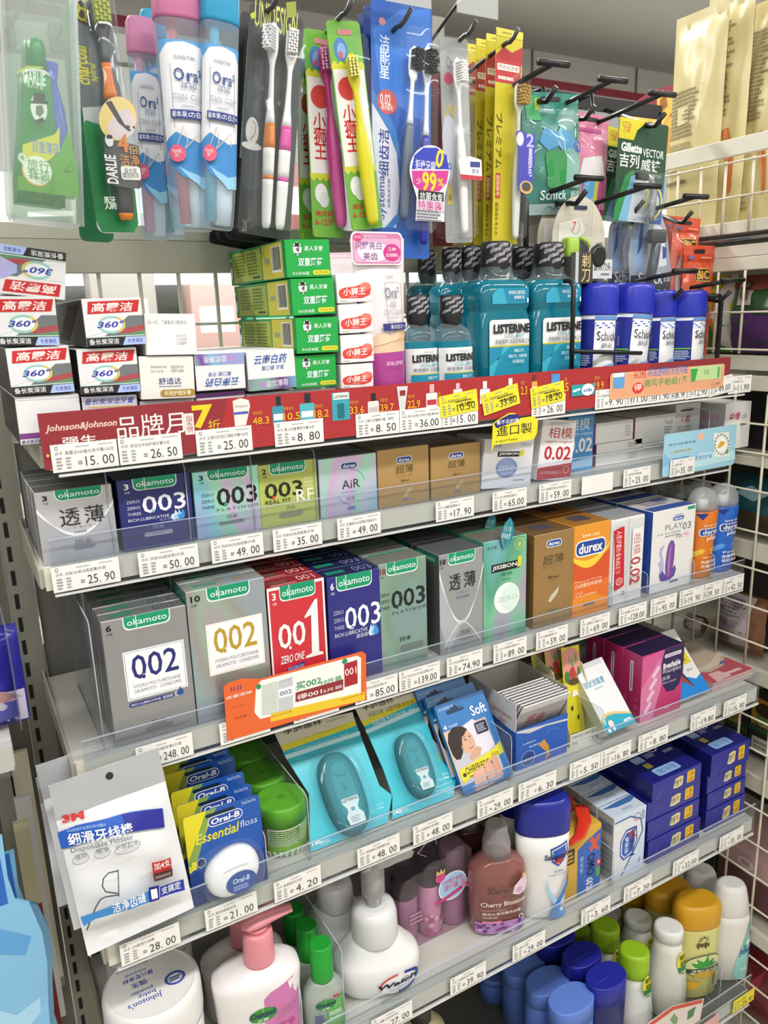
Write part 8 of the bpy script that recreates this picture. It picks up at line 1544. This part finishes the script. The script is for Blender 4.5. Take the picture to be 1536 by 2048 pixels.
def rpeg(px,py,y,rootz):
    F = Wy(px,py,y); wire([(F.x,yb,rootz-.004),(F.x,y+.01,F.z+.002),(F.x,y,F.z),(F.x+.004,y-.012,F.z+.013)],.0031,'hook')
    return F
rpeg(1093,203,.757,zt1); rpeg(1170,238,.783,zt1); rpeg(1310,252,.755,zt1-.002)
rpeg(1152,408,.730,zt2); rpeg(1268,425,.772,zt2); rpeg(1365,445,.780,zt2); rpeg(1345,600,.735,zt3); rpeg(1440,603,.745,zt3)
def razor_pouch(name,y,TL,TR,BL,label,cat,group,col,T,pr,topf=.84,film=None,waist=True,seed=3):
    mw,W,H = quad(y,1.5,0,TL,TR,BL); o = empty(name,label,cat,group,mw)
    mb,sf = pouch(W,H,T,col,.03,1-topf,16,22,.0008,seed); mb.build('pouch',o)
    pm = MB(); P = Print(pm,sf,W,H,14,.0004,.0002); P.run(pr); pm.build('lettering',o)
    MB().slab(rrect(-W*.17,H*.93,W*.17,H*.965,.003),.0004,mat('#16181a',.5),None,-.0012).build('hang_slot',o)
    if film: mb,s2 = pouch(W*1.0,H,T+.006,FILM,.02,1-topf,14,20,.0016,seed+4); mb.build('clear_film',o)
    return o
TEAL = mat('#1a7a6c',.3)
grn = [('P',[(.05,.78),(.06,.97),(.28,.97),(.28,.76)],'#2f9a5a'),('R',.22,.84,.30,.95,'#b9c43a'),('P',[(.30,.72),(.52,.66),(.72,.70),(.9,.60),(.80,.50),(.62,.50),(.5,.56),(.34,.52),(.2,.6)],'#3a8fc0'),('P',[(.46,.62),(.6,.74),(.66,.6)],'#6ab4d6'),('R',.30,.22,.64,.52,'#1f8a44',.004),('R',.64,.22,.94,.54,'#7ab0a4',.003),('E',.92,.56,.09,.05,'#4a5ab0'),('E',.92,.56,.045,.03,'#c9c43a'),('T','Schick',.20,.12,.66,.20,'#dfe9ea',.6),('T','舒适',.74,.13,.92,.19,'#cfe0de',.4),('R',.0,.0,1,.09,'#9fb4b4'),('T','Quattro',.3,.02,.8,.07,'#5f8aa0',.4)]
razor_pouch('razor_pouch',.772,(1042,182),(1156,181),(1050,432),'teal green razor pouch with a clear window, at the top of the rack','razor pack',None,TEAL,.022,grn,film=True)
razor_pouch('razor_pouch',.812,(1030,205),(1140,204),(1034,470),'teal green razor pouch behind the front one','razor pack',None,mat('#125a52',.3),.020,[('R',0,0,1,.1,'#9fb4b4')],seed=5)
razor_pouch('razor_pouch',.800,(1150,222),(1219,226),(1140,432),'pink razor pouch beside the teal one','razor pack',None,mat('#d27a9c',.3),.020,[('R',.1,.82,.75,.86,'#b84a8a'),('P',[(.1,.38),(.2,.56),(.7,.60),(.8,.4),(.6,.3)],'#dfdcdc'),('R',.2,.08,.5,.34,'#5aa4d6'),('R',.5,.1,.64,.34,'#d6cf3a'),('R',.64,.02,.96,.40,'#c24a8a'),('T','Schick',.1,.10,.5,.18,'#e6eef4',.4),('T','舒适',.7,.08,.9,.16,'#f0dfe9',.4)],film=True,seed=8)
def gill(y,TL,TR,BL,label,first):
    o,mw,W,H = hcard('razor_card',label,'razor pack','green razor cards',y,TL,TR,BL,mat('#234a33',.32),r=.003)
    pm = MB(); P = Print(pm,flat(W,H),W,H)
    P.run([('P',[(0,.80),(0,1),(.55,1),(.36,.90),(.30,.80)],'#d6cb2c'),('T','2刀头\n刀架',.06,.86,.24,.97,'#c4402f',.8),('R',.78,.0,1,.42,'#2a5aa0'),('P',[(.0,.10),(.18,.45),(.36,.52),(.3,0),(0,0)],'#2f8a4a'),('P',[(.10,.0),(.30,.45),(.52,.5),(.48,0)],'#7fb4d0'),('P',[(.28,.0),(.40,.46),(.76,.48),(.74,.0)],'#c9ced0'),('T','Gillette',.06,.68,.48,.77,'#eceeec',2.2),('T','VECTOR',.50,.66,.94,.74,'#dfe6e2',.6),('T','吉列',.04,.53,.44,.665,'#f0f0ee',1.8),('T','威锋',.48,.52,.90,.64,'#e6e9e6',1.4),('T','2层刀片',.70,.465,.92,.50,'#cfd6d2',.3)]+([('O',.80,.22,.17,.155,.0034,'#d6cb2c'),('E',.80,.22,.12,.10,'#c9cec4')] if first else []))
    pm.build('lettering',o)
    if first:
        # the razor under the clear cover
        mb = MB(); mb.tube([(W*.12,-.010,.0),(W*.13,-.011,H*.2),(W*.14,-.012,H*.30),(W*.06,-.013,H*.42),(-W*.05,-.013,H*.455)],[.0055,.006,.005,.0035,.004],mat('#b9bdc0',.2,.7),12); mb.build('razor_handle',o)
        MB().box(-W*.24,-W*.02,-.017,-.009,H*.40,H*.475,mat('#3a3d40',.3,.3),.0015).build('razor_head',o)
    lid(o,-W*.30,W*.30,H*.01,H*.50,.020)
    return o
gill(.770,(1240,233),(1338,246),(1226,440),'green razor card with yellow corner, frontmost on the upper row',True)
gill(.800,(1216,252),(1300,262),(1200,440),'green razor card behind the front one',False)
# round-topped razor cards
def sevenc(y,xa,xb,yt,yb_,label,first):
    a,b = Wy(xa,470,y),Wy(xb,470,y); W = b.x-a.x; zt_ = Wy((xa+xb)/2,yt,y).z; z0 = Wy((xa+xb)/2,yb_,y).z; H = zt_-z0
    o = empty('razor_card',label,'razor pack','round-topped razor cards',at(((a.x+b.x)/2,y,z0)))
    out = [(-W*.42,0),(W*.42,0),(W*.5,H*.45)]+[(W*.5*math.cos(R(t)),H*.55+H*.45*math.sin(R(t))) for t in range(10,171,10)]+[(-W*.5,H*.45)]
    MB().slab(out,.0010,mat('#c9c4b4',.3)).build('card',o)
    pm = MB(); P = Print(pm,flat(W,H),W,H); P.run([('R',.36+.035*i,.60,.375+.035*i,.95,'#d6d2c6') for i in range(12)]+[('P',[(.1,.45),(.12,.72),(.5,.78),(.62,.66),(.3,.45)],'#dedbd6')]+([('T','7',.36,.64,.44,.74,'#c8502f',1.2,.2),('O',.42,.69,.085,.075,.0008,'#4a9a5a',200,420)] if first else []))
    pm.build('lettering',o)
    MB().slab(rrect(-W*.11,H*.86,W*.13,H*.90,.002),.0004,mat('#1c2a4a',.5),None,-.0012).build('hang_slot',o)
    if first:
        mb = MB(); mb.box(-W*.34,W*.06,-.016,-.002,H*.38,H*.56,mat('#26282a',.3),.006); mb.build('razor_head',o)
        mb = MB(); mb.box(-W*.37,-W*.16,-.0175,-.003,H*.37,H*.57,mat('#9cc43a',.3),.003); mb.tube([(-W*.16,-.017,H*.57),(-W*.05,-.019,H*.53),(-W*.02,-.020,H*.47)],.0022,mat('#9cc43a',.3),8); mb.build('green_trim',o)
        mb = MB(); mb.lathe([(0,.012,.013),(.004,.012,.013),(.006,.009,.010)],mat('#1c1d1f',.25),24,2,Matrix.Translation((W*.12,-.020,H*.38)) @ Matrix.Rotation(R(90),4,'X')); mb.build('razor_guard',o)
        MB().tube([(W*.25,-.012,H*.52),(W*.28,-.014,H*.3),(W*.2,-.015,H*.05)],[.004,.006,.007],mat('#8a8d8f',.25,.5),10).build('razor_handle',o)
        q0 = Wy(1148,568,y-.024); q1 = Wy(1226,505,y-.024); bx0,bx1,bz0,bz1 = q0.x-(a.x+b.x)/2,q1.x-(a.x+b.x)/2,q0.z-z0,q1.z-z0
        MB().box(bx0,bx0+.030,-.024,-.0015,bz0,bz1,mat('#4a4844',.25,.3),.0008).build('label_sleeve',o)
        MB().box(bx0+.030,bx1,-.0235,-.0225,bz0+.006,bz1-.008,mat('#cdcfcf',.35)).build('label_card',o)
        pm = MB(); lw,lh = bx1-bx0,bz1-bz0; P = Print(pm,lambda u,v,l: (bx0+u*lw,-.0242-l,bz0+v*lh),lw,lh); P.run([('R',.02,0,.10,1,'#b9bcbe'),('T','剃',.18,.52,.40,.94,'#d6c48a',.6),('T','刀',.18,.06,.40,.46,'#d6c48a',.6)]); P.surf = lambda u,v,l: (bx0+u*lw,-.0237-l,bz0+v*lh); P.run([('T','旋转刀头',.50,.42,.96,.68,'#4a4c50',.4),('S',.7,.26,.94,.36,1,'#7a7c80')]); pm.build('label_lettering',o)
        lid(o,-W*.42,W*.40,H*.10,H*.80,.0235,FILM)
    return o
sevenc(.745,1104,1210,391,588,'round-topped cream razor card with lime and black razor, frontmost',True)
sevenc(.772,1075,1168,400,580,'round-topped cream razor card, second on its hook',False)
sevenc(.798,1042,1128,408,570,'round-topped cream razor card, rearmost on its hook',False)
def hydro(y,xa,xb,yt,yb_,label,first):
    a,b = Wy(xa,500,y),Wy(xb,500,y); W = b.x-a.x; z0 = Wy((xa+xb)/2,yb_,y).z; H = Wy((xa+xb)/2,yt,y).z-z0
    o = empty('razor_card',label,'razor pack','silver blue razor packs',at(((a.x+b.x)/2,y,z0),0,0,-.02))
    out = [(-W*.34,0),(W*.50,0),(W*.50,H*.35),(W*.36,H*.78),(W*.20,H*.97),(0,H),(-W*.2,H*.97),(-W*.36,H*.82),(-W*.44,H*.5)]
    MB().slab(out,.0010,mat('#aab6c6',.25,.2)).build('card',o)
    pm = MB(); P = Print(pm,flat(W,H),W,H); P.run([('P',[(.2,.35),(.16,.7),(.30,.92),(.5,.95),(.44,.8),(.36,.55),(.4,.35)],'#8fb0d6'),('P',[(.52,.35),(.46,.6),(.6,.85),(.78,.78),(.90,.40)],'#dfe5ee'),('P',[(.24,.5),(.3,.82),(.36,.86),(.34,.6)],'#33518f'),('L',[(.6,.85),(.74,.6),(.84,.38)],.0012,'#e0e6f0'),('E',.62,.86,.06,.04,'#b9a24a'),('P',[(.78,.6),(.88,.58),(.88,.48),(.8,.46)],'#3a4a9a'),('R',.12,.0,1,.30,'#262c3a'),('T','Schick',.28,.20,.82,.33,'#e6eaf0',.5),('T','舒适',.84,.22,.98,.33,'#dfe4ec',.4),('T','HYDRO',.34,.03,.94,.14,'#e6eaf0',1)]); pm.build('lettering',o)
    MB().slab(rrect(-W*.16,H*.86,W*.16,H*.90,.002),.0004,mat('#191b20',.5),None,-.0012).build('hang_slot',o)
    if first:
        MB().tube([(W*.06,-.010,H*.72),(-W*.02,-.013,H*.58),(-W*.08,-.014,H*.40),(-W*.16,-.013,H*.2)],[.005,.0065,.007,.006],mat('#4a5560',.25,.3),12).build('razor_handle',o)
        MB().box(-W*.18,W*.14,-.020,-.008,H*.62,H*.76,mat('#3c4248',.3,.3),.003).build('razor_head',o)
    lid(o,-W*.36,W*.36,H*.05,H*.88,.022,FILM,.012)
    return o
hydro(.788,1253,1345,414,606,'silver blue razor pack with wide head, frontmost',True)
hydro(.814,1209,1288,420,600,'silver blue razor pack behind the front one',False)
bic = [('R',.0,.86,1,.92,'#c9432a'),('R',.30,.68,.80,.80,'#d8a53a',.003),('R',.32,.69,.78,.79,'#241c18',.0026),('T','BiC',.36,.70,.74,.78,'#dca83a',2),('E',.42,.56,.14,.065,'#4a4440'),('T','2',.36,.53,.48,.59,'#d9d6d2',.8),('P',[(.10,.48),(.2,.66),(.3,.56),(.2,.1),(.12,.1)],'#dcd3cc'),('E',.48,.06,.12,.05,'#3a3230'),('S',.5,.88,.9,.905,1,'#e69a7a'),('R',.12,.88,.28,.905,'#4a78a8')]
ORG = mat('#cf4a22',.3)
def bicp(y,TL,TR,BL,label,first,seed):
    o = razor_pouch('razor_pouch',y,TL,TR,BL,label,'razor pack','orange razor pouches',ORG,.018,bic,film=first,seed=seed)
    if first:
        W,H = quad(y,1.5,0,TL,TR,BL)[1:]
        MB().box(-W*.16,W*.18,-.0165,-.009,H*.40,H*.47,mat('#6a5a50',.4),.002).build('razor_head',o)
        MB().tube([(W*.02,-.014,H*.42),(-W*.04,-.015,H*.25),(-W*.10,-.013,H*.06)],[.004,.005,.004],mat('#d2552a',.3),10).build('razor_handle',o)
    return o
bicp(.776,(1368,490),(1430,486),(1354,716),'orange razor pouch, lowest and frontmost of four',True,11)
bicp(.795,(1347,432),(1402,432),(1330,640),'orange razor pouch above the frontmost one',True,12)
bicp(.812,(1330,430),(1374,430),(1312,620),'orange razor pouch, third, squeezed at the back',False,13)
bicp(.826,(1312,432),(1352,432),(1296,600),'orange razor pouch, rearmost beside the silver packs',False,14)
# ================================================================== goods of the neighbouring units
# cream biscuit bags standing behind the right wire panel
def biscuit(px0,px1,pyt,X,zb,label,seed,txt=True):
    a = Wx(px0,pyt,X); b = Wx(px1,pyt,X); W = abs(a.y-b.y); H = a.z-zb; yc = (a.y+b.y)/2
    mw = Matrix.Translation((X,yc,zb)) @ Matrix.Rotation(R(-90),4,'Z'); o = empty('biscuit_bag',label,'biscuit bag','cream biscuit bags',mw)
    mb,sf = pouch(W,H,.030,mat('#cfc28f',.32),.05,.07,18,30,.0012,seed); mb.build('bag',o)
    pm = MB(); P = Print(pm,sf,W,H,12,.0005,.0004)
    if txt: P.run([('S',.03,.44,.66,.66,12,'#8f8660'),('R',.24,.50,.50,.58,'#d6cb9c'),('L',[(.03,.64),(.70,.67),(.70,.44)],.0005,'#a89e74'),('S',.03,.32,.64,.42,6,'#9a9068'),('S',.03,.27,.35,.30,1,'#6f6748'),('S',.03,.22,.55,.25,1,'#6f6748')])
    else: P.run([('S',.08,.48,.74,.88,22,'#8a8060'),('S',.08,.20,.35,.44,5,'#9a9068'),('P',[(.62,.42),(.74,.43),(.86,.30),(.84,.16),(.78,.14),(.76,.26)],'#b9683a'),('P',[(.66,.42),(.72,.42),(.80,.24),(.78,.18)],'#cf8a50'),('S',.08,.08,.4,.16,3,'#8a8060')])
    pm.build('lettering',o); return o
zb = 1.5609
biscuit(1354,1458,40,1.045,zb,'cream biscuit bag with a printed panel, nearest to the razor rack',3)
biscuit(1420,1512,0,1.076,zb,'cream biscuit bag with long small print and a wafer picture, middle of three',6,False)
biscuit(1497,1580,15,1.107,zb,'cream biscuit bag at the right edge, last of three',8,False)
# header board with golden biscuits
pb = [(1254,290),(1262,240),(1276,200),(1300,183),(1356,165),(1356,330),(1336,330),(1290,345),(1254,330)]
XB = 1.42; q = [Wx(a,b,XB) for a,b in pb]
cy = sum(p.y for p in q)/len(q); zb0 = min(p.z for p in q); mw = Matrix.Translation((XB,cy,zb0)) @ Matrix.Rotation(R(-90),4,'Z')
o = empty('header_board','dark red header board with golden biscuit picture behind the rack','sign',None,mw)
MB().slab([(-(p.y-cy),p.z-zb0) for p in q],.012,mat('#7d2434',.45)).build('board',o); MB().box(-.02,.02,.012,.03,-zb0,.06,mat('#6a6862',.5)).build('support',o)
f = Face(o,mw,1,1)
def cookie(cx,cy_,rx,ry,c1,c2): f.E(cx,cy_,rx,ry,c1); f.E(cx+rx*.1,cy_-ry*.15,rx*.75,ry*.7,c2)
cookie(1282,240,28,16,'#cf9a3a','#dcae52'); cookie(1318,250,24,22,'#d6a548','#e2bc66'); cookie(1340,262,18,30,'#c98f34','#d6a548'); cookie(1345,300,14,26,'#b5782c','#c98f34')
f.Q([(1316,235),(1314,200),(1326,180),(1346,196),(1348,222),(1330,240)],'#d9a94a'); f.Q([(1320,228),(1320,200),(1332,188),(1336,212)],'#8a5a22'); f.Q([(1322,262),(1356,250),(1356,330),(1340,330),(1324,300)],'#c4883a'); f.done('biscuit_print')
# boxes, bags and packs on the cross shelves
def side_box(name,label,cat,px0,px1,py,X,zb,col,ops=(),T=.07,group=None,h=None):
    a = Wx(px0,py,X); b = Wx(px1,py,X); W = abs(a.y-b.y); H = h or (a.z-zb)
    return carton(name,label,cat,Matrix.Translation((X,(a.y+b.y)/2,zb)) @ Matrix.Rotation(R(-90),4,'Z'),W,H,T,mat(col,.4) if isinstance(col,str) else col,ops,group=group)
def side_bag(name,label,cat,px0,px1,py,X,zb,col,ops,T=.05,seed=2,group=None):
    a = Wx(px0,py,X); b = Wx(px1,py,X); W = abs(a.y-b.y); H = a.z-zb
    mw = Matrix.Translation((X,(a.y+b.y)/2,zb)) @ Matrix.Rotation(R(-90),4,'Z'); o = empty(name,label,cat,group,mw)
    mb,sf = pouch(W,H,T,mat(col,.25),.04,.05,16,20,.0015,seed); mb.build('bag',o)
    pm = MB(); P = Print(pm,sf,W,H,12,.0006,.0004); P.run(ops); pm.build('print',o); return o
zz = 1.3788
side_bag('snack_bag','green and purple snack bag with a barcode, behind the right wire panel','snack bag',1470,1590,552,1.045,zz,'#2f5a34',[('R',.0,.0,1,.56,'#54306a'),('P',[(0,.5),(.3,.56),(.6,.52),(1,.58),(1,.5),(0,.46)],'#1f4a2c'),('P',[(.06,.86),(.5,.80),(1,.84),(1,1),(.06,1)],'#8a4a34'),('R',.22,.62,.50,.98,'#cfccc6')]+[('R',.25+.018*i,.68,.258+.018*i,.92,'#2a2a2a') for i in range(13)])
side_bag('snack_bag','yellow and green snack bag with white stripe, behind the orange razors','snack bag',1405,1478,553,1.043,zz,'#cfc41f',[('R',.0,.0,1,.36,'#2f7a34'),('P',[(.72,.1),(.62,.5),(.70,.8),(.82,1),(1,1),(1,0)],'#c9c2bc'),('P',[(.70,.1),(.60,.5),(.68,.8),(.80,1),(.84,1),(.72,.8),(.66,.5),(.76,.1)],'#b8742c'),('S',.1,.6,.4,.9,5,'#8a8a1a')],seed=5)
side_box('grocery_box','black box with dull markings behind the wire panel, below the banner end','box',1475,1590,850,1.06,1.2362,'#26262a',[('S',.2,.4,.5,.5,1,'#5a5a60')],h=.085)
side_bag('snack_bag','teal foil snack bag lying low behind the wire panel','snack bag',1452,1590,940,1.05,1.1122,'#1f4f5a',[('P',[(.3,.7),(.5,.85),(.8,.75),(.6,.6)],'#8fb4bc'),('P',[(0,0),(1,0),(1,.35),(.5,.42),(0,.3)],'#4a3c2a')],seed=9)
side_box('grocery_box','dark grey flat carton on the cross shelf beside the gel bottles','box',1480,1590,1080,1.07,.9212,'#3c3a38',T=.2,h=.15)
for i,(p0,p1,pt,X,lb) in enumerate(((1440,1540,1170,1.035,'brown bread pack with a large white barcode label, behind the wire panel'),(1375,1412,1225,1.04,'brown bread pack with a narrow white label, farther back behind the wire panel'))):
    side_bag('bread_pack',lb,'bread pack',p0,p1,pt,X,.9212,'#7a5238',[('R',.03,.12,.80 if i == 0 else .95,.97,'#b9aeb4'),('S',.08,.62,.70,.93,6,'#6f6a78'),('S',.08,.45,.70,.58,4,'#8a8490')]+([('R',.12+.026*k,.17,.126+.026*k+.006*(k % 3),.34,'#2a2a30') for k in range(14)] if i == 0 else []),T=.045,seed=12+i,group='brown bread packs')
for i,(p0,p1,pt) in enumerate(((1452,1500,1395),(1504,1590,1385))):
    side_box('tea_box',['dark green and amber tea box behind the wire panel, left one','dark green and amber tea box behind the wire panel, at the right edge'][i],'tea box',p0,p1,pt,1.05,.7482,'#2a2c22',[('R',.04,.5,.6,.96,'#b0822c'),('E',.34,.78,.22,.12,'#3a2c1c'),('E',.3,.6,.16,.08,'#6a8a3a'),('R',.0,.40,1,.48,'#2f5a34'),('T','MARY',.1,.50,.8,.58,'#b9a870',.6),('R',.1,.05,.8,.3,'#c9c6bc'),('S',.15,.1,.7,.26,2,'#7a7a70')],group='tea boxes')
side_box('pink_box','pale pink box with an oval mark behind the lower wire panel','box',1440,1590,1672,1.03,.4852,'#c9a4a6',[('R',.0,.0,1,.62,'#6a4a4c'),('E',.4,.8,.12,.1,'#e0cccc'),('S',.33,.76,.47,.84,2,'#8a6a6c')],T=.12)
side_box('green_box','dark green box behind the lower wire panel, left of the pink one','box',1385,1436,1660,1.03,.4852,'#2c4430',[('L',[(.1+.2*i,0),(.2+.2*i,1)],.0008,'#6a7a3c') for i in range(5)],T=.1)
side_bag('snack_bag','dark red foil bag at the bottom right corner','snack bag',1425,1590,1830,1.04,.2752,'#6f1f28',[('P',[(.2,.3),(.4,.7),(.5,.4)],'#a8404a'),('P',[(.6,.5),(.8,.9),(.75,.5)],'#9a3a44')],seed=21)
# ---- left-hand neighbour unit
lu = empty('side_shelf','clear-fronted shelf edge of the neighbouring unit at the far left','shelf',None,at((0,.62,0)))
ze = Wy(15,1545,.62).z
plain('plate',-.42,Wy(33,1540,.62).x,.006,.235,ze+.001,ze+.018,mat('#c9c8c0',.4,kind='grain'),lu); plain('ticket_rail',-.42,Wy(33,1540,.62).x,-.002,.0005,ze-.003,ze+.026,CLEARG,lu); plain('front_rail',-.42,Wy(33,1540,.62).x-.001,.001,.0055,ze,ze+.02,CREAM,lu)
MB().box(-.45,.0295,.2425,.250,.3,1.42,mat('#6d6a60',.55)).build('back_panel',lu); plain('plate',-.42,.004,.02,.238,.64,.66,mat('#bdbcb4',.4),lu); plain('leg',-.42,-.40,.2,.238,0,1.3,mat('#8d8b80',.45),lu); plain('leg',-.012,.004,.222,.2375,0,1.3,mat('#8d8b80',.45),lu)
def lbag(px,pyt,y,W,zb,label,col,ops,seed):
    p = Wy(px,pyt,y); H = p.z-zb; mw = at((p.x-W/2,y,zb)); o = empty('tissue_pack',label,'pack',None,mw)
    mb,sf = pouch(W,H,.05,mat(col,.2),.03,.05,16,22,.0012,seed); mb.build('bag',o)
    pm = MB(); P = Print(pm,sf,W,H,12,.0006,.0004); P.run(ops); pm.build('print',o); return o
lbag(31,1245,.665,.075,ze+.019,'deep blue and lilac pack at the far left edge','#23248a',[('P',[(.3,.02),(.32,.40),(.6,.52),(.98,.36),(.98,.02)],'#c9c2da'),('P',[(.5,.1),(.6,.34),(.9,.3),(.9,.1)],'#5a5cb0'),('P',[(.55,.36),(.75,.46),(.95,.30)],'#b98a8e')],31)
mb = MB(); mb.slab(rrect(0,0,.085,Wy(30,1250,.635).z-ze-.022,.012),.001,mat('#c6c8d6',.1,kind='clear',alpha=.16),Matrix(((0,1,0,0),(1,0,0,0),(0,0,1,0),(0,0,0,1)))); dv = mb.build('clear_divider'); dv.matrix_world = at((Wy(33,1400,.635).x,.637,ze+.0195)); tag(dv,'clear divider beside the blue and lilac pack','divider')
# blue sea-wave cards with wavy outline (their printed cartoon left out)
def wavecard(px,pyt,y,W,label,i):
    p = Wy(px,pyt,y); zb = .661; H = p.z-zb; o = empty('wave_card',label,'card pack','blue wave cards',at((p.x-W/2,y,zb)))
    out = [(-W/2,0),(W/2,0),(W*.50,H*.18),(W*.47,H*.36),(W*.42,H*.46),(W*.46,H*.56),(W*.52,H*.66),(W*.52,H*.74),(W*.44,H*.82),(W*.30,H*.84),(W*.26,H*.9),(W*.28,H),(-W/2,H)]
    MB().slab(out,.004,mat('#7fb8dc',.3)).build('card',o)
    pm = MB(); P = Print(pm,flat(W,H),W,H); P.run([('P',[(0,.84),(.72,.84),(.72,1),(0,1)],'#2a62b8'),('P',[(.0,.2),(.3,.26),(.6,.22),(.98,.3),(.96,.36),(.6,.30),(.3,.33),(0,.28)],'#a9d4ec'),('P',[(.0,.08),(.3,.14),(.7,.10),(.98,.16),(.98,.2),(.7,.15),(.3,.19),(0,.14)],'#bfe0f0'),('P',[(.0,.5),(.3,.56),(.6,.5),(.86,.54),(.88,.58),(.6,.56),(.3,.61),(0,.56)],'#a3cde8'),('P',[(.1,.66),(.4,.74),(.8,.70),(.9,.74),(.5,.8),(.1,.74)],'#5a9cd2'),('E',.70,.09,.18,.035,'#23347e'),('T','Disney',.57,.075,.83,.105,'#cfd8ee',.6,.15)]); pm.build('print',o); return o
wavecard(46,1660,.632,.07,'pale blue wavy card with dark blue oval mark, frontmost at the lower left',0)
wavecard(66,1690,.682,.07,'pale blue wavy card with dark blue oval mark, behind the front one',1)
# thin cartons standing edge-on between the units
def slim(px0,px1,pyt,y,zb,label,col,ops,T=.004):
    a = Wy(px0,pyt,y); b = Wy(px1,pyt,y); return carton('slim_carton',label,'carton',at(((a.x+b.x)/2,y,zb)),abs(b.x-a.x),a.z-zb,T,mat(col,.45),ops,c=0)
slim(18,56,1510,.845,.70,'cream slim carton standing at the back between the units','#cfc9b0',[('R',0,.0,1,.04,'#8a8676')],.006)
slim(28,62,1600,.80,.70,'white slim carton standing in front of the cream one','#cfd0cf',[],.006)
slim(26,58,1650,.74,.68,'cream and red slim carton standing between the units','#cfc6a2',[('R',0,0,1,.70,'#8a2a26'),('R',.1,.60,.9,.63,'#c9b9a8')],.006)
